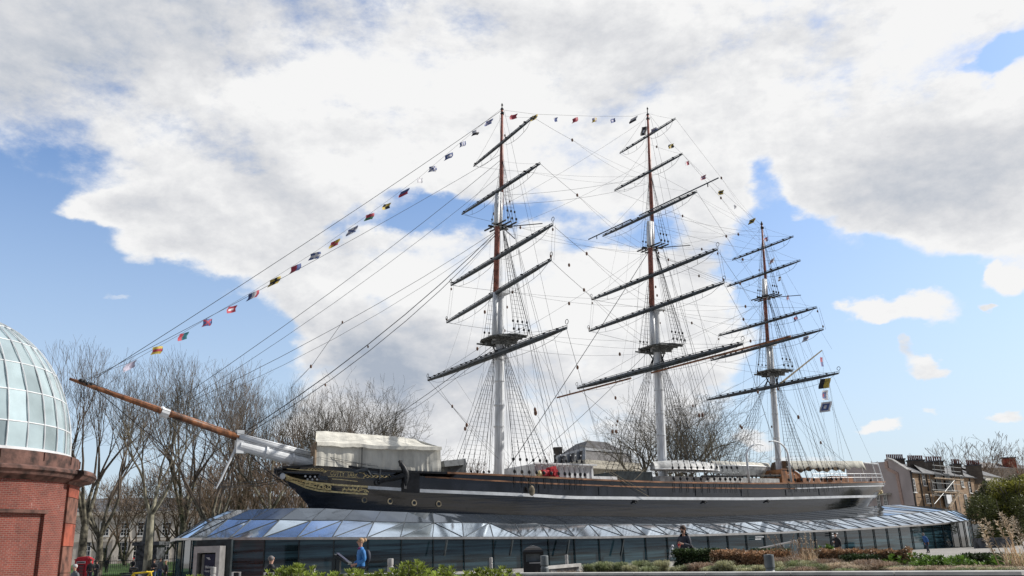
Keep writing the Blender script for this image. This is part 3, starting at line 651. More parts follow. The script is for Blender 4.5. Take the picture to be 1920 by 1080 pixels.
# bowsprit rigging
for a,b,r in (((165,717),(406,912),.045),((310,779),(406,910),.04),((406,912),(527,898),.04),((406,906),(524,894),.03),((406,914),(530,903),.03),((165,718),(530,905),.022),((312,782),(528,900),.03),((452,836),(545,915),.05),((220,738),(440,835),.018)):
    rope(PS(*a),PS(*b),r,.15,'bobstay')
for sgn in (1,-1):
    for (a,b) in (((165,716),(596,878)),((310,778),(610,880))):
        q=PS(*b); s_,_=sof(q); rope(PS(*a),SW(s_+3,sgn*W(s_+3),q.z),.024,.5,'bowsprit_shroud')
g=MB(); a,b=PS(130,710),PS(447,820); g.tube([a,a.lerp(b,.12),a.lerp(b,.55),b],[.09,.15,.24,.28],12); g.build('jib_boom','varn',ship,smooth=True)
g=MB(); a,b=PS(447,820),PS(583,854); g.tube([a,b],[.32,.30],12); g.build('jib_boom_heel','white',ship,smooth=True)
g=MB(); a,b=PS(449,836),PS(600,876); g.tube([a,b],[.36,.46],14); 
for t in (.3,.62,.93): c=a.lerp(b,t); d=(b-a).normalized(); g.tube([c,c+d*.15],.53,12)
g.build('bowsprit','white',ship,smooth=False)
g=MB(); c=PS(449,826); g.beam(c-Vector((0,0,.95)),c+Vector((0,0,.75)),.5,.55,up=U); g.build('bowsprit_cap','white',ship)
g=MB(); g.tube([PS(444,836),PS(412,903),PS(405,916)],[.10,.08,.05],8); g.build('dolphin_striker','white',ship)
g=MB()
for q in ((308,772),(304,768),(312,777)): g.ell(PS(*q),.24,8,6)
g.tube([PS(302,772),PS(316,777)],.36,10); g.build('jib_boom_band','white',ship)
g=MB()
for q in ((152,714),(158,716),(171,721),(163,720)): g.ell(PS(*q),(.2,.2,.16),7,5)
g.build('jib_boom_irons','iron',ship)
# shrouds
DE=MB(); DEW=MB()
def gang(mn,pxs,rail_py,tgt_py,r,ratl=False,blocks=True,name='shroud',hw=.45,every=.40):
    top=mp(mn,tgt_py); r*=.8
    for side in (1,-1):
        bots=[]
        for px in pxs:
            s=spx(px,rail_py); zr=pz(s,1)+.1; b=SW(s,side*(W(s)+.12),zr); bots.append(b)
            t=top+V*(side*hw); d=(t-b).normalized()
            g=MB(); g.tube([b-Vector((0,0,1.0)),b,b+d*1.7,t],[r*1.2,r*1.2,r,r],4,cap=False)
            for q,rr in ((b+d*.30,.14),(b+d*1.45,.12)): g.ell(q,(rr,rr*.7,rr*1.25),7,5,1)
            for k in range(5): g.tube([b+d*(1.7+k*.35),b+d*(1.85+k*.35)],r*1.8,4,1)
            g.ell(b+d*1.95,.065,5,4,2); g.ell(b+d*.95,.05,5,4,2)
            g.build(name,['rope','blackp','white'],ship)
            if blocks:
                pass
        if ratl:
            g=MB(); t=top+V*(side*hw); n=int((t.z-bots[0].z-2.2)/every)
            for k in range(n):
                f=(2.0+k*every)/(t.z-bots[0].z); pts=[b.lerp(t,f) for b in bots]
                g.tube(pts,.011,3,cap=False)
            g.build('ratlines','rope',ship)
gang('fore',(964,978,992,1006,1020,1034),888,647,.034,True)
gang('fore',(1047,1059,1068),890,430,.026); gang('fore',(1078,1088),890,366,.022); gang('fore',(1096,),892,212,.018)
gang('main',(1262,1275,1288,1301,1314,1327),902,662,.034,True)
gang('main',(1339,1350,1360),903,470,.026); gang('main',(1369,1378),903,420,.022); gang('main',(1387,),903,222,.018)
gang('mizzen',(1478,1490,1502,1514,1526),904,705,.028,True)
gang('mizzen',(1540,1550),904,562,.022); gang('mizzen',(1560,1568),904,526,.018); gang('mizzen',(1577,),904,426,.015)
def upgang(mn,y0,y1,w0,w1,n,ds0,ds1,r):
    for side in (1,-1):
        bots=[];t=mp(mn,y1)+V*(side*w1)
        for k in range(n):
            b=mp(mn,y0)+V*(side*w0)+U*(ds0+(ds1-ds0)*k/max(1,n-1)); bots.append(b); g=MB(); g.tube([b,t],r,4,cap=False); g.ell(b+(t-b).normalized()*.4,(.11,.09,.15),6,4); g.ell(b+(t-b).normalized()*1.2,(.1,.08,.14),6,4); g.build('topmast_shroud','rope',ship)
        g=MB(); h=t.z-bots[0].z; k=1.6
        while k<h-.8: g.tube([b.lerp(t,k/h) for b in bots],.013,3,cap=False); k+=.42
        g.build('ratlines','rope',ship)
DEB=MB()
upgang('fore',636,430,2.7,.3,4,-.2,1.5,.026); upgang('fore',425,300,1.6,.15,3,-.2,.8,.02); upgang('main',652,470,2.7,.3,4,-.2,1.5,.026); upgang('main',465,330,1.6,.15,3,-.2,.8,.02); upgang('mizzen',697,562,2.0,.25,3,-.2,1.3,.024); upgang('mizzen',558,450,1.3,.12,3,-.2,.7,.018)
# futtock shrouds, lifts, halyards, braces
def yard_end(mn,i,port=True): a,b,c=YEND[mn][i]; return b if port else a
for mn in SPEC:
    n=len(YEND[mn])
    for i in range(n):
        a,b,c=YEND[mn][i]
        lift=mp(mn,max(MAST[mn][0][1]+8,crossx(SPEC[mn]['Y'][i][:2],SPEC[mn]['Y'][i][2:4],mn)[1]-(52 if i>1 else 34)))
        if i in (2,3,4,5): 
            for e in (a,b): rope(e,lift,.013,.1,'lift','wire')
        if i in (0,):
            for e in (a,b): rope(e,mp(mn,SPEC[mn]['top']-10),.018,.1,'lift','wire')
        if i==1:
            for e,e2 in zip((a,b),YEND[mn][2][:2]):
                rope(e,e2,.016,0,'lift','wire'); rope(e+Vector((.25,0,0)),e2+Vector((.25,0,0)),.016,0,'lift','wire'); block_at(e+Vector((0,0,.35)),.12); block_at(e2-Vector((0,0,.4)),.12)
BR=[('fore',0,(1119,699)),('fore',0,None)]
def brace(mn,i,tgt,deck=None,r=.020,pend=.35):
    for port in (True,False):
        e=yard_end(mn,i,port); o=(.4 if port else -.4); t=PS(*tgt,o) if tgt else None
        if deck:
            s=spx(deck,895); t=SW(s,(1 if port else -1)*(W(s)-.1),pz(s,1))
        q=e.lerp(t,pend); q.z-=.3; rope(e,q,r,.05,'brace'); block_at(q,.15); rope(q,t,r*.7,.3,'brace','wire',seg=6); rope(q,t+Vector((.15,.15,-.8)),r*.7,.5,'brace','wire',seg=6)
brace('fore',0,None,1150,.026,.22); brace('fore',1,(1222,640),None,.022,.28); brace('fore',2,(1220,560),None,.022,.30); brace('fore',3,(1217,465),None,.018,.3); brace('fore',4,(1214,330),None,.016,.3)
brace('main',0,None,1480,.026,.30); brace('main',1,(1450,690),None,.022,.35); brace('main',2,(1440,600),None,.022,.4); brace('main',3,(1432,540),None,.018,.4); brace('main',4,(1428,450),None,.016,.45); brace('main',5,(1428,424),None,.014,.5)
brace('mizzen',0,(1238,770),None,.02,.35); brace('mizzen',1,(1232,655),None,.018,.45); brace('mizzen',2,(1226,560),None,.018,.45); brace('mizzen',3,(1220,470),None,.014,.4); brace('mizzen',4,(1218,420),None,.012,.4)
for mn,dx in (('fore',(945,1050)),('main',(1255,1350)),('mizzen',(1470,1560))):
    sp=SPEC[mn]; sb=sof(mp(mn,MAST[mn][1][1]))[0]
    for k in range(26):
        h=random.choice([sp['top']-random.uniform(-30,60),sp['ct']+random.uniform(-30,40),sp['tg']+random.uniform(10,120),sp['top']+random.uniform(10,60)])
        s=sb+random.uniform(-3.2,5.5); sd_=random.choice((1,1,-1)); o=sd_*random.choice((W(s)-.3,W(s)-.4,random.uniform(.5,2)))
        rope(mp(mn,h)+V*(random.uniform(-.5,.5)),SW(s,o,pz(s,1)-.3),random.choice((.012,.014,.018)),random.choice((0,.2,.5)),'halyard',random.choice(('wire','wire','rope')))
    for i,(a,b,c) in enumerate(YEND[mn][:3]):   # sheets and buntlines between the yards and to the deck
        for t in (.14,.3,.42,.58,.7,.86):
            p=a.lerp(b,t); nxt=YEND[mn][i+1]; q=nxt[0].lerp(nxt[1],.5+(t-.5)*.8)
            if random.random()<.55: rope(p,q,.011,0,'buntline','wire')
    for k in range(5):
        a,b,c=YEND[mn][0]; t=random.choice((.06,.2,.35,.65,.8,.93)); s=sb+random.uniform(-2,9)
        rope(a.lerp(b,t),SW(s,(1 if t>.5 else -1)*(W(s)-.2),pz(s,1)-.2),.014,.3,'clewline','wire')
    for k in range(6):
        h=random.uniform(sp['tg']+40,sp['top']+120); block_at(mp(mn,h)+V*random.uniform(-.9,.9)+U*random.uniform(-.7,.9),random.uniform(.09,.14))
for (x,y,r) in ((875,797,.16),(872,804,.15),(1003,768,.17),(1004,774,.22),(1067,497,.16),(1067,569,.16),(909,585,.15),(895,654,.15),(1162,664,.16),(1154,746,.15),(1148,809,.16),(1155,809,.16),(1311,779,.18),(1317,778,.20),(1388,799,.15),(1391,802,.16),(1497,782,.2),(1539,830,.16),(1149,798,.08),(1156,797,.08)):
    block_at(PS(x,y,1.5),r)
for a,b in (((875,800),(870,850)),((880,804),(935,860)),((875,795),(903,700)),((875,795),(820,722)),((1003,765),(975,700)),((1005,776),(1060,850)),((1151,803),(1110,770)),((1151,803),(1120,860)),((1390,800),(1450,870)),((1390,798),(1428,735)),((1497,782),(1600,880)),((1497,782),(1440,690)),((1497,782),(1436,900)),((1539,830),(1590,870)),((1388,799),(1330,870)),((1317,780),(1400,905))):
    rope(PS(*a,1.5),PS(*b,1.5),.018,.15,'brace_tackle')
for a,b in (((976,883),(997,912)),((997,880),(997,905)),((1001,880),(1002,910))): rope(PS(*a,5.6),PS(*b,5.8),.025,0,'tackle','rope2')
g=MB(); g.ell(PS(997,920,5.95),(.25,.2,.42),10,7); g.build('boarding_tackle_block','rope2',ship); rope(PS(997,924,5.9),PS(1000,932,5.9),.03,0,'tackle')
for a,b in (((1133,880),(1217,931)),((1144,883),(1210,921)),((1188,901),(1208,880)),((1470,899),(1500,919)),((1422,903),(1441,868)),((1425,905),(1446,862))): rope(PS(*a,5.7),PS(*b,5.75),.025,.05,'mooring_line','rope2')
# gaff with spanker halyards
g=MB(); g.tube([PS(1462,720),PS(1541,657)],[.12,.08],6); g.build('spanker_gaff','rope2',ship)
for a,b in (((1541,657),(1636,868)),((1543,657),(1546,880)),((1429,428),(1600,868)),((1432,440),(1560,655))): rope(PS(*a),PS(*b),.013,.1,'flag_halyard','wire')
# boom with furled spanker
# ---------------------------------------------------------------- things on deck
def sbox(g,px0,px1,pt,pb,o0,o1,m=0,py_ref=None):
    # box in ship axes: picture columns px0..px1 and rows pt..pb read on the plane o1
    a=PS(px0,pb,o1); b=PS(px1,pb,o1); zt=(PS(px0,pt,o1).z+PS(px1,pt,o1).z)/2; zb=min(a.z,b.z)-.6
    s0,s1=sof(a)[0],sof(b)[0]
    g.hexa([SW(s0,o0,zb),SW(s1,o0,zb),SW(s1,o1,zb),SW(s0,o1,zb),SW(s0,o0,zt),SW(s1,o0,zt),SW(s1,o1,zt),SW(s0,o1,zt)][:4][::-1]+[SW(s0,o0,zt),SW(s0,o1,zt),SW(s1,o1,zt),SW(s1,o0,zt)] if False else [SW(s0,o1,zb),SW(s1,o1,zb),SW(s1,o0,zb),SW(s0,o0,zb),SW(s0,o1,zt),SW(s1,o1,zt),SW(s1,o0,zt),SW(s0,o0,zt)],m)
    return s0,s1,zb,zt
g=MB(); s0,s1,zb,zt=sbox(g,1003,1113,871,893,-2.6,2.6)
for k in range(11):
    s=s0+(s1-s0)*(k+.5)/11; g.beam(SW(s,2.63,zb),SW(s,2.63,zt-.15),.08,.1)
g.beam(SW(s0-.2,2.8,zt),SW(s1+.2,2.8,zt),.3,.12)
g.build('deckhouse','white',ship)
g=MB(); s0,s1,zb,zt=sbox(g,1095,1158,893,904,-1.8,2.2); g.build('hatch_coaming','white',ship)
g=MB(); s0,s1,zb,zt=sbox(g,833,874,866,886,-2.2,1.8)
g.build('deck_shelter','mull2',ship)
g=MB(); a=PS(832,864,2.2);b=PS(873,860,2.2); s0,s1=sof(a)[0],sof(b)[0]
g.hexa([SW(s0,2.4,a.z-.5),SW(s1,2.4,b.z-.5),SW(s1,-2.4,b.z-.5),SW(s0,-2.4,a.z-.5),SW(s0,2.2,a.z),SW(s1,2.2,b.z),SW(s1,-2.2,b.z),SW(s0,-2.2,a.z)]); g.build('shelter_roof','mull2',ship)
g=MB(); s0,s1,zb,zt=sbox(g,1160,1224,884,905,-2.2,2.2); g.build('skid_house','mull',ship)
for k,(x0,x1) in enumerate(((1262,1345),(1362,1440))):
    bt=tag(None,None) if False else None
for k,(x0,x1,py,o,lab) in enumerate(((1224,1345,884,1.4,'white upturned ship\'s boat just right of the main mast foot'),(1334,1440,877,-1.2,'white covered ship\'s boat on skids left of the mizzen mast'))):
    a,b=PS(x0,py,o),PS(x1,py,o); s0,s1=sof(a)[0],sof(b)[0]; zc=(a.z+b.z)/2; bt=thing('ship_boat',lab,'boat',SW((s0+s1)/2,o,zc-.8),0,'boats on the ship\'s deck')
    g=MB(); base=0; n=16
    for i in range(n+1):
        t=i/n; s=s0+(s1-s0)*t; wv=1.25*math.sin(math.pi*min(1,max(0,(t*.94+.03))))**.55; 
        for j in range(9):
            an=math.pi*j/8; 
            g.v.append(tuple(SW(s,o+wv*math.cos(an),zc+.1+(-1 if k else 1)*math.sin(an)*1.0*(.75+.25*math.sin(math.pi*t)))))
    for i in range(n):
        for j in range(8): q=i*9+j; g.f.append((q,q+1,q+10,q+9)); g.mi.append(0)
    g.f.append(tuple(range(9))); g.mi.append(0); g.f.append(tuple(n*9+j for j in range(9))); g.mi.append(0)
    g.build('boat_hull','boatgrey',bt,smooth=True)
    g=MB(); g.tube([SW(s0+(s1-s0)*t,o+1.25*math.sin(math.pi*(t*.94+.03))**.55,zc+.1) for t in [i/12 for i in range(13)]],.06,5); g.tube([SW(s0+(s1-s0)*t,o-1.25*math.sin(math.pi*(t*.94+.03))**.55,zc+.1) for t in [i/12 for i in range(13)]],.06,5); g.build('gunwale','white',bt)
    if k:
        g=MB(); 
        for i in range(n+1):
            t=i/n; s=s0+(s1-s0)*t; wv=1.2*math.sin(math.pi*(t*.94+.03))**.55
            for j in range(5): an=math.pi*j/4; g.v.append(tuple(SW(s,o+wv*math.cos(an),zc+.14+math.sin(an)*.5)))
        for i in range(n):
            for j in range(4): q=i*5+j; g.f.append((q,q+5,q+6,q+1)); g.mi.append(0)
        g.build('boat_cover','canvas',bt,smooth=True)
g=MB(); sbox(g,1238,1462,895,905,-1.9,1.6); g.build('midship_house','boatgrey',ship)
g=MB()
for px in (1215,1262,1300,1350,1385,1425):
    s=sof(PS(px,900,0))[0]; z=deckz(s); g.beam(SW(s,-3.4,z+1.0),SW(s,3.4,z+1.0),.2,.2)
    for o in (-3.3,3.3): g.beam(SW(s,o,z-.1),SW(s,o,z+1.0),.15,.15)
g.build('boat_skids','white',ship)
g=MB(); a,b=PS(1316,893,2.4),PS(1462,892,2.4); g.tube([a,b],.11,6)
for t in [i/16 for i in range(17)]: g.ell(a.lerp(b,t)+Vector((0,0,random.uniform(-.1,.1))),(.13,.1,.16),6,4)
g.build('spare_spar','iron',ship)
# davits
for (px,pyt,pyb,dirn) in ((1405,842,905,1),(1484,838,906,-1),(1388,890,905,0)):
    if dirn==0: continue
    a=PS(px,pyb,4.6); zt=PS(px,pyt+16,4.6).z; s=sof(a)[0]; pts=[SW(s,4.6,a.z-.3),SW(s,4.6,zt)]
    for k in range(1,9):
        t=k/8*math.pi*.62; pts.append(SW(s+dirn*2.0*(1-math.cos(t)),4.6,zt+1.4*math.sin(t)))
    g=MB(); g.tube(pts,[.13,.12]+[.10-.005*k for k in range(8)],8); g.build('davit','white',ship,smooth=True)
# stern: companion, railing, awning
g=MB(); a,b=PS(1467,902,1.5),PS(1504,902,1.5); s0,s1=sof(a)[0],sof(b)[0]; zb=a.z-.5; zt=PS(1478,880,1.5).z; sm_=s0+(s1-s0)*.30
arc_=[(s0,zt)]+[(sm_+(s1-sm_)*math.sin(t),zb+.6+(zt-zb-.6)*math.cos(t)) for t in [i*math.pi/2/10 for i in range(11)]]+[(s1,zb)]
for o in (1.5,-1.5):
    q=[SW(s0,o,zb)]+[SW(a_,o,z_) for a_,z_ in arc_]; g.face(q if o<0 else q[::-1])
for (a_,za),(b_,zb_) in zip(arc_,arc_[1:]): g.face([SW(a_,1.5,za),SW(b_,1.5,zb_),SW(b_,-1.5,zb_),SW(a_,-1.5,za)])
g.face([SW(s0,1.5,zb),SW(s0,1.5,zt),SW(s0,-1.5,zt),SW(s0,-1.5,zb)])
g.build('companion_hood','teak',ship)
g=MB()
for (a_,za),(b_,zb_) in zip(arc_,arc_[1:]): g.beam(SW(a_,1.53,za),SW(b_,1.53,zb_),.08,.1)
g.build('hood_rim','white',ship) if False else g.build('hood_rim','rail',ship)
g=MB(); sbox(g,1506,1545,896,903,-2,2.2); sbox(g,1560,1600,893,902,-1.6,2.0); g.build('deck_lockers','rail',ship)
g=MB(); srs=[spx(x,904) for x in (1527,1540,1553,1566,1579,1592,1605,1617,1628,1638,1647)]+[SE-1.0]
def rp(s,h,o=1): return SW(s,o*max(.2,(W(s)-.1)),pz(s,1)+h)
for sgn in (1,-1):
    for h in (.55,.95): g.tube([rp(s,h,sgn) for s in srs],.03,5)
    for s in srs: g.tube([rp(s,0,sgn),rp(s,1.0,sgn)],.035,5)
    g.tube([rp(srs[0],.95,sgn),rp(srs[0]-.8,0,sgn)],.03,5)
for h in (.55,.95): g.tube([rp(srs[-1],h,1),SW(SE-.4,0,pz(SE-.6,1)+h),rp(srs[-1],h,-1)],.03,5)
g.build('stern_railing','white',ship)
g=MB()
for px in (1612,1634,1645): q=PS(px,868,1.0); s=sof(q)[0]; z1=q.z+.2; g.tube([SW(s+.8,1.0,pz(min(s,SE-1),1)-.2),SW(s,1.0,z1)],.06,6)
g.tube([PS(1620,868,1.0),PS(1645,870,1.0)],.09,6)
g.build('awning_stanchions','white',ship)
aw=MB(); a=PS(1466,870,.3); b=PS(1606,870,.3); s0,s1=sof(a)[0],sof(b)[0]; n=40
for i in range(n+1):
    t=i/n; s=s0+(s1-s0)*t
    for j in range(9):
        o=-1.5+3*j/8; z=a.z+(b.z-a.z)*t+ .35-abs(o)**2*.10 -(.75+.12*math.sin(i*1.3)+.1*math.sin(i*.5) if j in (0,8) else 0)
        aw.v.append(tuple(SW(s,o,z)))
for i in range(n):
    for j in range(8): q=i*9+j; aw.f.append((q,q+1,q+10,q+9)); aw.mi.append(0)
tag(aw.build('awning','awn',None,smooth=True,solid=.03,origin=SW(s0,0,a.z)),'long pale canvas awning rolled out over the stern deck','awning')
# people standing on deck far away are added with the other people
# red winch
rw=thing('winch','bright red iron winch standing on the rail between fore and main masts','winch',PS(1028,890,3.8)-Vector((0,0,.6)))
a,b=PS(1015,890,3.8),PS(1041,890,3.8); g=MB(); g.tube([a,b],[.42,.42],14); g.tube([a-(b-a)*.07,a],[.20,.34],12); g.beam(a.lerp(b,.5)+Vector((0,0,.35)),b+Vector((0,0,.5)),.5,.45); g.build('barrel','red',rw)
g=MB(); c=PS(1039,889,4.25); 
g.tube([c-V*.12,c+V*.12],.48,16); g.tube([c+V*.1,c+V*.25],.2,10); g.build('gear_wheel','red',rw)
g=MB(); c=PS(1011.5,890,3.8); g.ell(c,(.3,.3,.36),10,7); g.build('brass_end','gold',rw)
g=MB()
for q in (PS(1018,893,3.8),PS(1036,893,3.8)): g.box(q-Vector((0,0,.5)),(.25,.6,.9),TH)
g.build('pedestal','iron',rw)
# anchor
an=thing('anchor','large black iron anchor lashed against the bow planking','anchor',hp(745,900)); g=MB()
pts=[(743,865),(747,870),(752,878),(756,887),(757,896),(756,905),(753,916)]; 
g.tube([hp(x,y,.45) for x,y in pts],[.09,.17,.22,.25,.23,.18,.08],8); g.build('fluke_arm','iron',an,smooth=True)
g=MB(); g.tube([hp(x,y,.4) for x,y in ((705,905),(722,900),(740,896),(755,891))],[.10,.15,.19,.22],8); g.build('shank','iron',an)
for (x,y) in ((746,870),(754,912)):
    g=MB(); c=hp(x,y,.5); g.box(c,(.28,.1,.45),TH+.3); g.build('fluke','iron',an)
g=MB(); g.tube([hp(706,882,.7),hp(706,899,.5)],.06,6); g.tube([hp(695,889,.4),hp(737,894,.4)],.035,5); g.build('stock','mull2',an)
g=MB(); c=hp(704,905,.4); g.tube([c+(U*math.cos(t)+Vector((0,0,1))*math.sin(t))*.22 for t in [k*.6283 for k in range(11)]],.04,5); g.build('shackle','iron',an)
g=MB(); g.tube([hp(659,887,.4),hp(672,883.5,.5),hp(684,882,.6)],[.10,.14,.10],7); g.tube([hp(684,882,.5),hp(690,890,.4),hp(694,894,.3)],.07,6); g.build('cathead','mull2',ship)
# tent over the forecastle
tent=thing('canvas_shelter','off-white canvas tent sheltering the forecastle between bowsprit and foremast','tent cover',PS(715,880,3))
RIDGE=[(594,807),(625,809),(660,812),(700,815),(760,820),(800,826),(826,833)]
EAVE=[(599,829),(640,831),(660,832),(700,835),(760,837),(830,838)]
BOT=[(596,873),(643,876),(689,882),(738,885),(837,890)]
sT0=sof(PS(599,829,3.2))[0]; sT1=sof(PS(829,838,4.6))[0]
def eo(s): return min(4.4,W(s)-.35)
def wn3(x,y,z,k=1): return noise.noise(Vector((x*k,y*k,z*k)))
def tz(pts,s,o,z=11):
    return curve(pts,s,o,z)
g=MB(); n=70; m=14
sk=lambda i,o,o0:(o0-o)*.40*(1-i/n)
cols=[]
for i in range(n+1):
    s=sT0+(sT1-sT0)*i/n; o=max(2.4,eo(s)); ze=tz(EAVE,s,o); zr_=tz(RIDGE,s,.2); zb=tz(BOT,s,o+.1)
    ze+=.07*wn3(s*.8,0,0); col=[]
    for j in range(m+1):      # wall
        t=j/m; fold=.12*wn3(s*1.9,t*.5,1)+.06*wn3(s*5,t*.7,5)+.10*abs(wn3(s*.7,7,t*2)); col.append(SW(s,o+.12+fold*(1.2-t)+.12*math.sin(t*3.1)*wn3(s*.5,9,0),zb+(ze-zb)*t))
    cols.append((s,o,ze,zr_,zb,col))
for (A,B) in zip(cols,cols[1:]):
    for j in range(m): g.face([A[5][j],B[5][j],B[5][j+1],A[5][j+1]])
for ci,(A,B) in enumerate(zip(cols,cols[1:])):
    a_,b_=A[0]+sk(ci,-A[1],A[1]),B[0]+sk(ci+1,-B[1],B[1]); g.face([SW(b_,-B[1],B[4]),SW(a_,-A[1],A[4]),SW(a_,-A[1],A[2]),SW(b_,-B[1],B[2])])
wl=g.build('wall','canvas',tent,smooth=True)
g=MB(); rj=10
rows=[]
for ci,(s,o,ze,zr_,zb,col) in enumerate(cols):
    row=[SW(s,o+.38+.05*wn3(s*2,1,1),ze-.30+.05*wn3(s*2.3,2,1)),SW(s,o+.32,ze-.02)]
    for j in range(1,rj+1):
        t=j/rj; zz=ze+(zr_-ze)*t-.16*math.sin(math.pi*t)*(1+.5*wn3(s,3,0))+.05*wn3(s*1.5,t*3,2)
        row.append(SW(s+sk(ci,(o+.3)*(1-t),o),(o+.3)*(1-t),zz))
    for j in range(1,rj): t=j/rj; row.append(SW(s+sk(ci,-(o+.3)*t,o),-(o+.3)*t,zr_+(ze-zr_)*t))
    row.append(SW(s+sk(ci,-(o+.3),o),-(o+.3),ze)); row.append(SW(s+sk(ci,-(o+.3),o),-(o+.34),ze-.3)); rows.append(row)
for A,B in zip(rows,rows[1:]):
    for j in range(len(A)-1): g.face([A[j],B[j],B[j+1],A[j+1]])
g.build('roof','canvas',tent,smooth=True)
for k,(cl,nm) in enumerate(((cols[0],'front_panel'),(cols[-1],'rear_panel'))):
    s,o,ze,zr_,zb,col=cl; g=MB(); n2_=20
    bot=[SW(s+(0 if k else sk(0,-o+2*o*i/n2_,o))+(.25*wn3(i*.6,k,0)+(.5*math.sin(math.pi*i/n2_)*.3 if k else 0)),-o+2*o*i/n2_,zb) for i in range(n2_+1)]
    top=[SW(s+(0 if k else sk(0,-o+2*o*i/n2_,o)),-o+2*o*i/n2_,ze+(zr_-ze)*(1-abs(2*i/n2_-1))) for i in range(n2_+1)]
    for i in range(n2_): g.face([bot[i],bot[i+1],top[i+1],top[i]])
    g.build(nm,'canvas',tent,smooth=True)
g=MB(); s,o,ze,zr_,zb,col=cols[0]
g.tube([SW(s-.06,o+.1,ze),SW(s-.06,o+.1,zb)],.13,6); g.beam(SW(s-.12,o-.3,ze-.2),SW(s-.12,o-.3,zb+.7),.5,.06,up=U)
g.build('door_post','canvasd',tent)
g=MB(); sm=sof(PS(696,860,4.4))[0]; om=eo(sm)+.28; g.tube([SW(sm,om,tz(EAVE,sm,om)-.1),SW(sm,om,tz(BOT,sm,om))],.035,5); g.build('seam_rope','rope',tent)
for a,b in (((600,857),(696,870)),((600,860),(640,866)),((640,866),(690,878)),((600,856),(575,858))): rope(PS(*a,5.2),PS(*b,5.3),.016,.1,'tent_guy_line','rope')
# ---------------------------------------------------------------- signal flags
def flag(px,py,pat,cols,label,w=.80,h=.58,rz=None,slope=0,o=0,grp='signal flags on the dressing line'):
    c=PS(px,py,o); n=10; m=6; g=MB()
    d=(U*random.uniform(.75,1)+V*random.uniform(-.5,.4)).normalized(); dz=random.uniform(.25,.65) if rz is None else rz
    ph=random.uniform(0,6)
    def pt(i,j):
        u=i/n; v=j/m
        tp=1-.35*u if pat in('tri',) else 1
        return c+d*((u-.5)*w)+Vector((0,0,dz*(u-.5)*w+(v-.5)*h*tp+slope*(v-.5)*.1))+V*(.10*math.sin(u*5+ph)+.05*math.sin(v*4+ph))+d*(.25*(v-.5)*h+.04*math.sin(v*6+ph))
    for i in range(n):
        for j in range(m):
            u=(i+.5)/n; v=(j+.5)/m
            k={'cross':1 if (abs(u-.5)<.12 or abs(v-.5)<.18) else 0,'saltire':1 if abs(u-v)<.14 or abs(u+v-1)<.14 else 0,'hstripe':int(v*3)%2,'hhalf':1 if v>.5 else 0,'vhalf':1 if u>.5 else 0,'vthird':int(u*2.99),'quart':(1 if (u>.5)!=(v>.5) else 0),'border':1 if .22<u<.78 and .25<v<.75 else 0,'tri':1 if abs(u-.3)<.15 else 0,'dot':1 if (u-.5)**2+(v-.5)**2<.05 else 0,'swallow':1 if u<.5 else 0,'check':(int(u*4)+int(v*3))%2,'plain':0,'three':(2 if .36<u<.64 and .36<v<.64 else 1) if .18<u<.82 and .18<v<.82 else 0,'vstripe':int(u*5)%2}[pat]
            if pat=='swallow' and u>.8 and abs(v-.5)<.18: continue
            g.face([pt(i,j),pt(i+1,j),pt(i+1,j+1),pt(i,j+1)],m=min(k,len(cols)-1))
    ob=g.build('signal_flag',['f_'+q if 'f_'+q in M else q for q in cols],None,smooth=True,origin=c); return tag(ob,label,'flag',grp)
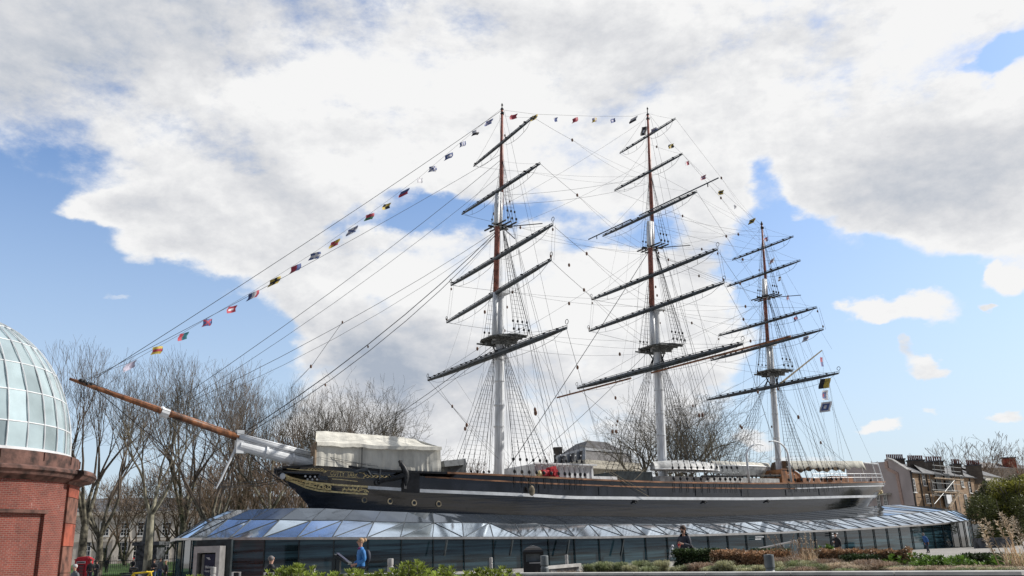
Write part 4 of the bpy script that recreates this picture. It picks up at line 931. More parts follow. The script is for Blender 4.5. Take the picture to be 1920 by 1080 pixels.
FL=[(243,684,'plain',['lilac'],'plain pale lilac flag, lowest of the line by the bowsprit tip'),(295,655,'hstripe',['yel','red'],'yellow flag with red, second above the bowsprit tip'),(343,629,'vhalf',['red','teal'],'red and teal halved flag, third above the bowsprit tip'),
(389,603,'saltire',['blue','red'],'blue flag with a red saltire, fourth above the bowsprit tip'),(434,578,'border',['red','wht'],'red flag with a white centre, fifth above the bowsprit tip'),(475,552,'vthird',['blue','wht','red'],'blue, white and red striped flag, sixth above the bowsprit tip'),
(515,526,'cross',['yel','blk'],'yellow flag with a dark cross, seventh above the bowsprit tip'),(555,501,'vhalf',['red','blue'],'red and blue halved flag, eighth above the bowsprit tip'),(591,478,'cross',['blue','wht'],'blue flag with a white cross, ninth above the bowsprit tip'),
(627,455,'quart',['yel','red'],'yellow and red quartered flag, largest halfway up the forward line'),(660,431,'saltire',['wht','blue'],'white flag with a blue saltire just above the quartered yellow one'),(693,405,'hhalf',['grn','red'],'dark green and red flag, ninth below the foremast head'),
(724,385,'quart',['yel','blk'],'yellow and black quartered flag, eighth below the foremast head'),(757,360,'hhalf',['red','blue'],'dark red over blue flag, seventh below the foremast head'),(787,336,'plain',['wht'],'plain whitish flag, sixth below the foremast head'),
(812,315,'check',['blue','wht'],'blue and white chequered flag, fifth below the foremast head'),(842,291,'border',['blue','wht'],'blue flag with white centre, fourth below the foremast head'),(868,268,'vstripe',['blue','wht'],'blue and white upright-striped flag, third below the foremast head'),
(892,247,'hhalf',['blk','wht'],'slim dark and white flag, second below the foremast head'),(916,228,'cross',['blue','lilac'],'blue flag with a lilac cross, just left of the foremast head'),
(962,217,'plain',['red'],'plain dark red flag, just right of the foremast head'),(1002,219,'cross',['yel','blk'],'yellow and black flag by the upper tip of the fore royal yard'),(1041,222,'vhalf',['wht','blue'],'white and pale blue flag, third right of the foremast head'),
(1079,223,'plain',['f_red'] if False else ['red','blue'],'dull red flag midway between fore and main mastheads'),(1115,223,'quart',['yel','lilac'],'yellow and lilac flag, third left of the main masthead'),(1149,224,'border',['blue','lilac'],'blue flag with a pale centre, second left of the main masthead'),(1187,223,'hhalf',['blk','wht'],'dark and white flag, just left of the main masthead'),
(1227,242,'hstripe',['wht','blue'],'white flag with blue bars, just right of the main masthead'),
(1258,272,'quart',['yel','blk'],'yellow flag with dark quarters, highest right of the main masthead'),(1288,304,'vhalf',['wht','red'],'white and red halved flag by the main royal yard end'),(1318,331,'cross',['red','lilac'],'red flag with pale cross, third below the main masthead on the right'),
(1351,359,'cross',['yel','blk'],'yellow flag with black cross, halfway between main and mizzen'),(1379,385,'border',['wht','blk'],'white flag with a dark centre, second before the mizzen head'),(1410,413,'saltire',['yel','blk'],'yellow flag with black saltire, just left of the mizzen masthead'),
(1436,447,'hhalf',['lilac','red'],'small pink flag right under the mizzen masthead'),(1447,488,'dot',['wht','red'],'white flag with a red dot beside the mizzen topgallant mast'),(1462,521,'hstripe',['blk','wht'],'white flag with dark red bars right of the mizzen topmast'),
(1477,556,'vstripe',['red','lilac'],'red and pale flag above the mizzen upper topsail yard'),(1492,595,'quart',['blue','red'],'blue and red flag under the mizzen upper topsail yard'),(1511,633,'border',['wht','blue'],'white flag with blue centre under the lower mizzen topsail yard')]
for f in FL: flag(f[0],f[1]+2,f[2],f[3],f[4])
for f in ((1540,678,'quart',['red','blue'],'red and blue ensign, topmost on the gaff halyard'),(1546,719,'vhalf',['blk','yel'],'black and yellow flag, second on the gaff halyard'),(1546,741,'three',['wht','blue','red'],'white, blue and red nested flag, third on the gaff halyard'),(1548,763,'three',['wht','blue','wht'],'white flag with blue centre, lowest on the gaff halyard')):
    flag(f[0],f[1],f[2],f[3],f[4],1.35,1.2,rz=.1,o=.3,grp='flags on the gaff halyard')
flag(1207,246,'three',['blk','blk','wht'],'black masthead flag with a pale device, on the main mast',.8,1.15,rz=.3,o=.3,grp='masthead flags')
dl=[(150,714),(243,680),(343,624),(475,546),(591,472),(693,401),(787,332),(892,243),(941,203)]
def pline(pts,r,name='dressing_line'):
    g=MB(); g.tube([PS(*p) for p in pts],r,4,cap=False); g.build(name,'wire',ship)
pline(dl,.014); pline([(941,206),(1001,214),(1115,218),(1187,218),(1214,210)],.012); pline([(1214,210),(1258,268),(1318,327),(1379,381),(1428,422)],.012); pline([(1428,422),(1447,486),(1477,554),(1511,631),(1560,760),(1600,868)],.012)
# ================================================================ GROUND
GZ=.35
g=MB(); xs=[-1500,-600,-300,-150,-80,-40,-20,-10,0,10,20,40,80,150,300,600,1500]; ys=[-300,-100,-30,0,8,20,40,60,80,110,150,220,400,900,2500]
for y in ys:
    for x in xs: g.v.append((x,y,GZ if y>6 else (0 if y<=0 else GZ)))
nx=len(xs)
for j in range(len(ys)-1):
    for i in range(nx-1): q=j*nx+i; g.f.append((q,q+1,q+1+nx,q+nx)); g.mi.append(0)
tag(g.build('ground','pave'),kind='structure')
# lawn bank behind the railing on the left
g=MB()
pa=[P(150,1075,76),P(330,1075,76),P(330,1060,112),P(120,1060,112)]
lz=[.75,.75,1.7,1.7]; pa=[Vector((p.x,p.y,z)) for p,z in zip(pa,lz)]; pa[0].x-=8; pa[3].x-=12; pa[1].x+=8; pa[2].x+=14
g.face(pa); lo=[Vector((p.x,p.y,GZ-.1)) for p in pa]; 
for i in range(4): j=(i+1)%4; g.face([lo[i],lo[j],pa[j],pa[i]])
tag(g.build('lawn','lawn'),kind='structure')
# ================================================================ GLASS PAVILION
pav=thing('glass_pavilion','long faceted glass canopy building wrapped round the hull of the ship','pavilion',SW(10,0,GZ))
EAV=[(318,1010),(480,1009),(800,1008),(1130,1007),(1303,1003),(1440,999),(1600,992),(1760,982),(1827,975)]
MID=[(374,975),(435,973),(600,976),(800,979),(1000,984),(1240,983),(1300,982),(1440,978),(1547,975),(1680,966),(1740,960),(1780,957)]
INN=[(400,960),(430,957),(500,954),(583,952),(700,958),(840,963),(1060,968),(1300,970),(1480,964),(1620,950),(1680,946),(1740,950)]
def tipfind(px,o,side): # s such that the silhouette column px is met
    return sof(PS(px,1000,o))[0]
EB=13.3
sL=-34.0; sR=68.0
def ringpts(sa,sb,B,nexp,n=1600):
    sc=(sa+sb)/2; A=(sb-sa)/2; out=[]
    for k in range(n):
        t=2*math.pi*k/n; c,s_=math.cos(t),math.sin(t)
        out.append((sc+A*math.copysign(abs(c)**(2/nexp),c),B*math.copysign(abs(s_)**(2/nexp),s_)))
    return out
def silhouette(sa,sb,B,nexp,z):
    pxs=[proj(SW(s,o,z))[0] for s,o in ringpts(sa,sb,B,nexp,400)]; return min(pxs),max(pxs)
def fit(pl,pr,B,nexp,z):
    sa,sb=-30,60
    for _ in range(40):
        a,b=silhouette(sa,sb,B,nexp,z); sa+=(pl-a)*.03; sb+=(pr-b)*.03
    return sa,sb
sa,sb=fit(319,1827,EB,3.0,2.8); print('eave',sa,sb)
ma,mb=sa+4.2,sb-5.0; MBW=EB*.79
ia,ib=sa+8,sb-9.5; IB=6.0
def resample(pts,n):
    L_=[0]
    for a,b in zip(pts,pts[1:]+pts[:1]): L_.append(L_[-1]+math.hypot(a[0]-b[0],a[1]-b[1]))
    out=[];T=L_[-1];j=0; pp=pts+pts[:1]
    for k in range(n):
        d=T*k/n
        while L_[j+1]<d: j+=1
        t=(d-L_[j])/(L_[j+1]-L_[j]); out.append((pp[j][0]+(pp[j+1][0]-pp[j][0])*t,pp[j][1]+(pp[j+1][1]-pp[j][1])*t))
    return out
NP=92
eav=resample(ringpts(sa,sb,EB,3.0),NP)
def ringz(ring,pts,Bm):
    out=[]
    for (s,o) in ring:
        oo=abs(o); z=curve(pts,s,oo,3.5); out.append(SW(s,o,z))
    return out
def mapring(ring,a,b,B):
    # same bearing from the long axis, pulled in
    out=[]
    for (s,o) in ring:
        t=(s-sa)/(sb-sa); out.append((a+(b-a)*t,o*B/EB))
    return out
ma,mb=fit(374,1792,MBW,3.0,4.0); ia,ib=fit(418,1742,9.0,3.0,4.8); print('rings',ma,mb,ia,ib)
midr=mapring(eav,ma,mb,MBW); innr=mapring(eav,ia,ib,IB)
innr=[(s,o*lerp([(0,1.6),(.14,1.5),(.26,1.05),(.3,1.0),(.85,1.0),(1,1.5)],(q[0]-sa)/(sb-sa))) for (s,o),q in zip(innr,eav)]
E3=ringz(eav,EAV,EB); 
# smooth far side: use the near-side height at the same station
M3=ringz(midr,MID,MBW); I3=ringz(innr,INN,IB)
rj=random.Random(3)
M3=[p+Vector((0,0,rj.uniform(-.05,.05))) for p in M3]
gl=MB(); up=MB(); bars=MB(); wl=MB(); mu=MB(); trim=MB()
ctr=[SW(ia+(ib-ia)*((q[0]-sa)/(sb-sa)),0,i.z+.05) for q,i in zip(eav,I3)]
for k in range(NP):
    k2=(k+1)%NP; e0,e1,m0,m1,i0,i1=E3[k],E3[k2],M3[k],M3[k2],I3[k],I3[k2]
    px=proj((e0+e1)/2)[0]; near=eav[k][1]>0
    def tri(G,a,b,c): G.face([a,b,c] if (b-a).cross(c-a).z>0 else [a,c,b])
    lift=Vector((0,0,.10))
    if not near: diag=k%2
    else:
        diag=1 if px<760 else ((k%2) if px<1130 else 0)
    left,right=(k2,k) if near else (k,k2)
    eL,eR,mL,mR=E3[left],E3[right],M3[left],M3[right]
    if proj(eL)[0]>proj(eR)[0]: eL,eR,mL,mR=eR,eL,mR,mL
    if diag: # '/'
        tri(gl,eL,mR,mL); tri(gl,eL,eR,mR); bars.beam(eL+lift*.2,mR+lift*.2,.05,.03)
    else:
        if near and px>=1130: mR=mR
        tri(gl,eL,eR,mL); tri(gl,eR,mR,mL); bars.beam(eR+lift*.2,mL+lift*.2,.045,.03)
    bars.beam(e0+lift*.2,m0+lift*.2,.055,.03)
    iL,iR=(I3[left],I3[right])
    for G in (up,):
        tri(G,m0,m1,i1); tri(G,m0,i1,i0)
    bars.beam(m0,m1,.06,.05)
    bars.beam(m0+lift*.1,i0+lift*.1,.03,.012)
    tri(up,i0,i1,ctr[k2]); tri(up,i0,ctr[k2],ctr[k])
    # eave trim and walls
    trim.beam(e0-Vector((0,0,.03)),e1-Vector((0,0,.03)),.22,.16)
    c=SW((sa+sb)/2,0,0); 
    def ins(p,d):
        s,o=sof(p); f=1-d/EB; sc=(sa+sb)/2; return SW(sc+(s-sc)*(1-d/((sb-sa)/2)),o*f,p.z)
    w0,w1=ins(e0,.35),ins(e1,.35); b0,b1=Vector((w0.x,w0.y,GZ-.05)),Vector((w1.x,w1.y,GZ-.05))
    w0.z-=.1; w1.z-=.1
    wl.face([b0,b1,w1,w0]); mu=MB(); mu.beam(ins(e0,.28)*1-Vector((0,0,.1)),Vector((ins(e0,.28).x,ins(e0,.28).y,GZ)),.06,.09,up=(0,1,0)); mu.build('mullion','mull',pav)
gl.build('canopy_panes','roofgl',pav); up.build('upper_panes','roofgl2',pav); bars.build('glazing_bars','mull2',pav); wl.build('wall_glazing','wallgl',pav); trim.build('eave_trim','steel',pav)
# structural struts on the facade, end buttress, entrance
for px in (838,961,1067,1169):
    g=MB(); a=PS(px,1012,EB+.05); b=PS(px-5,1042,EB+.1); g.beam(a,b,.14,.1); g.build('leaning_strut','mull',pav)
g=MB(); q=P(1834,1000,112); z0=GZ-.1; zt=zat(q.x,q.y,982)
x0,x1=P(1826,1020,112).x,P(1841,1020,112).x; xt0,xt1=P(1824,982,112).x,P(1833,982,112).x
g.hexa([(x0,110,z0),(x1,110,z0),(x1,113,z0),(x0,113,z0),(xt0,110.3,zt),(xt1,110.3,zt),(xt1,112.7,zt),(xt0,112.7,zt)]); g.build('end_buttress','concrete',pav)
def facade_pt(px,py,d=0): # on the near wall of the pavilion
    return PS(px,py,EB-.35+d)
D0=facade_pt(371,1040).y
den=MB(); 
def vz(px,py,D): p=P(px,py,D); return p
Dd=46.5
a=P(369,1040,Dd); b=P(417,1040,Dd); zt=P(392,1025,Dd).z
ent=thing('entrance_portal','pale grey entrance portal with dark poster at the bow end of the glass building','doorway',(a.x,Dd,GZ))
g=MB(); 
g.box(((a.x+b.x)/2,Dd,zt-.14),(b.x-a.x,.9,.32)); g.box((a.x+.09,Dd,(zt-.3+GZ)/2),(.18,.9,zt-.3-GZ)); g.box((b.x-.10,Dd,(zt-.3+GZ)/2),(.20,.9,zt-.3-GZ)); g.build('frame','steel',ent)
pz_=PS; 
g=MB(); g.box(((a.x+b.x)/2,Dd+.7,(zt+.35+GZ)/2),(b.x-a.x+.5,.3,zt+.35-GZ)); g.build('recess','mull',ent)
g=MB(); pl,pr=P(386,1040,Dd-.2).x,P(408,1040,Dd-.2).x; pt=P(396,1039,Dd-.2).z; g.box(((pl+pr)/2,Dd-.33,(pt+GZ)/2),(pr-pl,.08,pt-GZ)); ps=g.build('poster','poster',ent)
g=MB(); g.box(((a.x+pl)/2+.1,Dd+.15,(pt+GZ)/2),((pl-a.x)*.45,.1,pt-GZ)); g.build('door_leaf','coping',ent)
for i,(t,w_) in enumerate((('Welcome to',.78),('Cutty Sark',.72))):
    zz=pt-.62-.20*i; text_on(t,(pl+.08,Dd-.385,zz),(pl+.08+(pr-pl)*w_,Dd-.385,zz),.13,'white','poster_text',ent,.02)
g=MB(); 
for k in range(4): g.box((pl+.18+.03*k,Dd-.39,pt-.17-.05*k*.6),(.16-.02*k,.02,.02))
g.build('poster_emblem','white',ent)
g=MB()
for (x0,x1,y) in ((1416,1432,1006.6),(1416,1427,1011),(1560,1571,1000.3),(1560,1569,1004.3)):
    a,b=facade_pt(x0,y,.35),facade_pt(x1,y-.4,.35); g.beam(a,b,.03,.09)
g.build('glass_lettering','white',pav)
# ================================================================ ROTUNDA (left)
RD=40.0; rr=RD*225/1636*1.0
cx=P(-92,850,RD).x-.70; RC=Vector((cx,RD,0))
zb=zat(RC.x+rr*.985,RC.y,852)   # height of the dome springing
print('dome',cx,rr,zb)
rot=thing('domed_rotunda','round red brick building with a glass dome at the left edge','building',(cx,RD,GZ))
H=rr*1.22
NS=36
def dp(k,t): # t polar 0 at base, 1 top
    a=2*math.pi*k/NS; ph=t*math.pi/2; r=rr*math.cos(ph)**.92*1.0; return RC+Vector((r*math.cos(a),r*math.sin(a),zb+H*math.sin(ph)))
TS=[0,.115,.255,.40,.55,.70,.84,.94]
pg=MB(); bg_=MB(); rdm=random.Random(5)
for k in range(NS):
    for a,b in zip(TS,TS[1:]):
        q=[dp(k,a),dp(k+1,a),dp(k+1,b),dp(k,b)]; c=sum(q,Vector())/4; n_=(q[1]-q[0]).cross(q[3]-q[0]).normalized(); tl=Matrix.Rotation(rdm.uniform(-.03,.03),3,'Z')@Matrix.Rotation(rdm.uniform(-.03,.03),3,'X')
        pg.face([c+tl@(p-c)*.985 for p in q])
    bg_.tube([dp(k,t/14*.94)+ (dp(k,t/14*.94)-RC-Vector((0,0,zb))).normalized()*.03 for t in range(15)],.030,5)
for t in TS:
    bg_.tube([dp(k,t) for k in range(NS+1)],.032,5)
pg.build('dome_panes','domegl',rot); bg_.build('dome_frame','white',rot,smooth=False)
# dark core so the panes do not look through to the far side
g=MB(); g.lathe(RC,[(rr*.93*math.cos(t*math.pi/2)**.92,zb-.1+H*.93*math.sin(t*math.pi/2)) for t in [i/12*.99 for i in range(13)]],36); g.build('dome_lining','lead',rot,smooth=True)
g=MB(); g.lathe(RC,[(rr+.05,zb-.06),(rr+.12,zb-.06),(rr+.12,zb+.10),(rr-.05,zb+.10)],48); g.build('dome_kerb','white',rot)
Rw=rr*1.085
def zpix(py,R_): return zat(RC.x+R_*.97,RC.y,py)
zc1=zb-.06; zc0=zc1-.62; zk1=zc0; 
g=MB(); g.lathe(RC,[(rr-.3,zc1),(Rw-.02,zc1),(Rw,zc0),(Rw-.05,zc0)],60); 
for k in range(18):
    a=2*math.pi*(k+.3)/18; p=RC+Vector((Rw*math.cos(a),Rw*math.sin(a),0)); g.beam(Vector((p.x,p.y,zc1-.02)),Vector((p.x,p.y,zc0+.25)),.05,.05)
g.build('parapet','sandst',rot)
g=MB(); Ro=rr*265/225
g.lathe(RC,[(Rw-.1,zc0),(Ro-.12,zc0-.03),(Ro,zc0-.10),(Ro,zc0-.22),(Ro-.10,zc0-.28),(Ro-.16,zc0-.42),(Ro-.34,zc0-.5),(Rw-.02,zc0-.62),(Rw-.06,zc0-.62)],72); g.build('cornice','sandst',rot)
zt=zc0-.60; zbm=GZ-.1
a_edge=math.radians(-8)   # direction facing the camera's right
def arc(g,R_,a0,a1,z0,z1,n,m=0):
    g.lathe(RC,[(R_,z0),(R_,z1)],n,m,a0,a1,uvr=R_)
g=MB()
aP=[math.radians(x) for x in (-140,-108,-66,-44)]
# wall: full ring set back as the panels' plane, frames standing 12 cm proud
arc(g,Rw-.16,0,2*math.pi,zbm,zt,72)
zp=zt-1.25
for a0,a1 in ((math.radians(-52),math.radians(-18)),(math.radians(-18),math.radians(230))):
    pass
def proud(g,a0,a1,z0,z1):
    n=max(2,int(abs(a1-a0)*12)); arc(g,Rw,a0,a1,z0,z1,n)
    for z,f in ((z0,1),(z1,-1)):
        for k in range(n):
            t0=a0+(a1-a0)*k/n; t1=a0+(a1-a0)*(k+1)/n
            q=[RC+Vector((r_*math.cos(t),r_*math.sin(t),z)) for r_,t in ((Rw-.2,t0),(Rw,t0),(Rw,t1),(Rw-.2,t1))]; g.face(q[::f])
    for t in (a0,a1):
        p0=RC+Vector(((Rw-.2)*math.cos(t),(Rw-.2)*math.sin(t),0)); p1=RC+Vector((Rw*math.cos(t),Rw*math.sin(t),0))
        g.quad_uv(Vector((p0.x,p0.y,z0)),Vector((p1.x,p1.y,z0)),Vector((p1.x,p1.y,z1)),Vector((p0.x,p0.y,z1)))
proud(g,-math.pi*2+.001,0,zp,zt)
PC=[17+90*k for k in range(4)]
for c_ in PC: proud(g,math.radians(c_-27),math.radians(c_+27),zbm,zp)
g.build('brick_wall','brick',rot)
for c0_ in PC: # stone piers and the cornice blocks over them
    g=MB(); c_=math.radians(c0_); hw=math.radians(12.3); i=0; z=zbm
    cols=[1,1,0,1,0,0,0] if c0_==17 else [(1 if rdm.random()<.45 else 0) for _ in range(20)]
    while z<zt-.01:
        z2=min(zt,z+1.0+.15*(i%2)); n=4; ci=cols[min(i,len(cols)-1)]
        g.lathe(RC,[(Rw-.1,z+.012),(Rw+.10,z+.012),(Rw+.10,z2-.012),(Rw-.1,z2-.012)],n,ci,c_-hw,c_+hw)
        for t in (c_-hw,c_+hw):
            q=[RC+Vector((r_*math.cos(t),r_*math.sin(t),zz)) for r_,zz in ((Rw-.1,z+.012),(Rw+.10,z+.012),(Rw+.10,z2-.012),(Rw-.1,z2-.012))]; g.face(q,m=ci)
        z=z2;i+=1
    g.build('terracotta_pier',['terra','terrab'],rot)
    g=MB(); hw=math.radians(14.5); pf=((Rw-.1,zc0-.01),(Ro+.22,zc0-.04),(Ro+.28,zc0-.12),(Ro+.28,zc0-.24),(Ro+.20,zc0-.30),(Ro+.08,zc0-.44),(Rw+.18,zc0-.52),(Rw+.13,zc0-.64),(Rw-.1,zc0-.64))
    g.lathe(RC,pf,5,0,c_-hw,c_+hw)
    for t in (c_-hw,c_+hw): g.face([RC+Vector((r_*math.cos(t),r_*math.sin(t),zz)) for r_,zz in pf])
    g.build('cornice_block','sandst',rot)
    g=MB(); a1=math.radians(c0_-27)+.02; a0=math.radians(c0_-63)-.02
    g.lathe(RC,[(Rw-.02,zp-.14),(Rw+.05,zp-.14),(Rw+.07,zp-.02),(Rw-.02,zp)],8,0,a0,a1); g.build('panel_moulding','sandst',rot)
# ================================================================ TREES
def grow(seed,h=18,r=.34,forks=4,spread=.45,upb=.55,depth=6,tw=.011,first=.28,lean=0,drop=0,wig=.16,dens=1.0,len0=None):
    rd=random.Random(seed); trunk=MB(); crown=MB()
    def rv(k): return Vector((rd.uniform(-k,k),rd.uniform(-k,k),rd.uniform(-k,k)))
    def seg(G,p,d,L_,r0,r1,lv,n):
        k=3 if L_>1.2 else 2; pts=[p]; q=p
        for i in range(k): d=(d+rv(wig)+Vector((0,0,upb*.12))).normalized(); q=q+d*(L_/k); pts.append(q)
        G.tube(pts,[r0+(r1-r0)*i/k for i in range(k+1)],n,cap=False); return q,d,pts
    def br(p,d,L_,r0,lv):
        if lv>depth or r0<tw*.6: return
        r1=max(tw*.7,r0*.62); n=6 if lv<2 else (4 if lv<4 else 3)
        q,d2,pts=seg(crown if lv>0 else trunk,p,d,L_,r0,r1,lv,n)
        nb=2+(rd.random()<.45*dens)+(1 if lv>=depth-2 and rd.random()<.7*dens else 0)
        az0=rd.uniform(0,6.28)
        for i in range(nb):
            a=az0+i*6.28/nb+rd.uniform(-.5,.5); o=d2.orthogonal().normalized(); o=Matrix.Rotation(a,3,d2)@o
            sp=spread*rd.uniform(.55,1.35)*(1.0 if i else .45)
            nd_=(d2+o*sp+Vector((0,0,upb*.28-drop*(lv/depth)))).normalized()
            br(q,nd_,L_*rd.uniform(.66,.86),r1*(rd.uniform(.72,.95) if i else .98),lv+1)
        if lv>=2:
            for pt in pts[1:-1]:
                for _ in range(1+(rd.random()<.6*dens)):
                    o=rv(1).normalized(); br(pt,(d2*.7+o*.8+Vector((0,0,upb*.3))).normalized(),L_*rd.uniform(.4,.6),r1*.5,lv+2)
    t0=Vector((0,0,-.3)); th=h*first
    pts=[t0,Vector((0,0,.2)),Vector((lean*.3,0,th*.5)),Vector((lean,rd.uniform(-.2,.2),th))]
    trunk.tube(pts,[r*1.35,r*1.1,r*.95,r*.85],9,cap=False)
    a0=rd.uniform(0,6.28)
    for i in range(forks):
        a=a0+i*6.283/forks+rd.uniform(-.3,.3); sp=spread*rd.uniform(.5,1.1)
        d=Vector((math.cos(a)*sp,math.sin(a)*sp,1)).normalized()
        q,d2,_=seg(trunk,pts[-1]-Vector((0,0,.1)),d,(len0 or h*.17)*rd.uniform(.8,1.1),r*.55,r*.36,0,7)
        for j in range(2):
            o=rv(1); o.z=abs(o.z)*.5; br(q,(d2+o*.4*spread*2).normalized(),(len0 or h*.17)*rd.uniform(.75,1),r*.34,1)
    # normalise the height
    zm=max(v[2] for v in crown.v); k=h/zm
    for G in (trunk,crown): G.v=[(x*k,y*k,z*k) for x,y,z in G.v]
    return trunk,crown
protos={}
def tproto(name,bark,twig,**k):
    t,c=grow(**k); e=thing('bare_tree','tree','tree'); a=t.build('trunk',bark,e,smooth=True); b=c.build('crown',twig,e); print(name,'faces',len(c.f)); KIDS[e.name]=[]; protos[name]=[e,False,(a,b)]
tproto('plane1','bark','twig',seed=11,h=18,r=.30,forks=4,spread=.52,upb=.58,depth=7,first=.22,dens=.45,tw=.009)
tproto('plane2','barkp','twigp',seed=5,h=18,r=.33,forks=3,spread=.48,upb=.65,depth=7,first=.30,dens=.45,tw=.009)
tproto('plane3','bark','twig',seed=23,h=18,r=.26,forks=5,spread=.55,upb=.52,depth=7,first=.18,dens=.45,tw=.009)
tproto('thick','bark','twigr',seed=31,h=9,r=.13,forks=5,spread=.6,upb=.3,depth=6,first=.10,tw=.012,wig=.25,dens=1.3)
tproto('round','bark','twigp',seed=47,h=15,r=.34,forks=6,spread=.85,upb=.34,depth=7,first=.16,drop=.15,wig=.24,dens=.8,tw=.010)
tproto('far','bark','twigr',seed=53,h=12,r=.22,forks=4,spread=.6,upb=.45,depth=6,first=.25,wig=.2,tw=.02)
def tree(kind,px,D,top,label,base=None,rz=None,wide=1,grp='bare trees behind the ship',name=None):
    e,used,ch=protos[kind]; H_={'plane1':18,'plane2':18,'plane3':18,'thick':9,'round':15,'far':12}[kind]
    x=P(px,base or 1060,D).x; z0=GZ-.1 if base is None else P(px,base,D).z
    z0=GZ-.1; h=zat(x+0,D,top)-z0; k=h/H_
    if not used: o=e; protos[kind][1]=True
    else:
        o=e.copy(); COL.objects.link(o)
        for c in ch: q=c.copy(); COL.objects.link(q); q.parent=o; q.matrix_parent_inverse=Matrix.Identity(4)
    # lean the crown column back to its foot: trees stand upright
    place(o,(x,D,z0),rz if rz is not None else random.uniform(0,6.28),(k*wide,k*wide,k),label,grp); return o
for c in ('plane1','plane2','plane3','thick','round','far'):
    for q in protos[c][2]: q.matrix_parent_inverse=Matrix.Identity(4)
tree('plane1',151,64,648,'dark bare tree rising directly behind the right edge of the brick rotunda',rz=.4)
tree('plane3',186,76,658,'grey bare tree with forked trunk behind the red telephone box')
tree('plane2',276,68,654,'pale mottled plane tree with a tall straight trunk beside the dark plinth',rz=1.1)
tree('plane1',338,88,671,'bare tree behind the left tip of the glass canopy')
tree('plane3',398,74,654,'multi-stemmed bare tree rising below the middle of the bowsprit',rz=2.0)
tree('plane1',446,92,676,'bare tree behind the dolphin striker under the bowsprit cap',rz=4)
tree('plane2',500,88,688,'tall bare tree behind the white heel of the bowsprit',rz=3)
tree('plane3',552,98,708,'bare tree behind the ship\'s stem and gilded bow',rz=1)
tree('plane1',604,104,721,'bare tree just left of the front of the canvas tent')
tree('round',668,108,690,'rounded bare tree standing high behind the canvas tent ridge',rz=5,wide=.85)
tree('plane1',712,120,761,'smaller bare tree behind the middle of the canvas tent')
lb=['brown twiggy shrub tree beside the telephone box','brown twiggy shrub tree left of the pale plane trunk','brown twiggy shrub tree right of the pale plane trunk','brown twiggy shrub tree above the tip of the glass canopy','brown twiggy shrub tree under the bowsprit iron band','brown twiggy shrub tree under the dolphin striker','brown twiggy shrub tree left of the ship\'s stem','brown twiggy shrub tree directly under the gilded bow','brown twiggy shrub tree behind the stem rosette','tall brown twiggy shrub tree behind the bowsprit cap','tall brown twiggy shrub tree behind the bowsprit heel','tall brown twiggy shrub tree left of the tent front','tall brown twiggy shrub tree between two planes at the left','low brown twiggy shrub tree beside the canopy\'s rising edge']
for i,(px,D,top) in enumerate(((190,100,905),(238,104,885),(305,98,880),(352,100,870),(395,96,850),(440,90,880),(492,92,860),(540,90,870),(575,94,850),(470,106,800),(535,110,790),(590,112,800),(330,110,850),(420,84,900))):
    tree('thick',px,D,top,lb[i],wide=1.15,grp='brown twiggy trees under the bowsprit')
tree('round',1255,138,700,'broad bare tree seen right behind the white main mast',rz=.6,wide=1.12,grp='bare trees behind the deck')
tree('round',1335,134,742,'broad bare tree between main mast and mizzen mast',rz=3.5,wide=1.05,grp='bare trees behind the deck')
for px,D,top,l in ((845,200,858,'small distant bare tree just behind the tent\'s rear end'),(875,210,850,'small distant bare tree left of the foremast foot'),(905,205,866,'small distant bare tree beside the foremast shrouds'),(1050,190,845,'small distant bare tree left of the mansard roof')):
    tree('far',px,D,top,l,grp='distant bare trees')
tree('far',1838,190,812,'tall distant bare tree behind the terrace\'s right end',wide=1.2,grp='distant bare trees'); tree('far',1910,185,830,'distant bare tree at the right edge of the view',wide=1.2,grp='distant bare trees'); tree('far',1782,200,855,'small distant bare tree behind the row of chimney pots',grp='distant bare trees'); tree('far',1875,210,838,'distant bare tree behind the dark brick roofline',grp='distant bare trees')
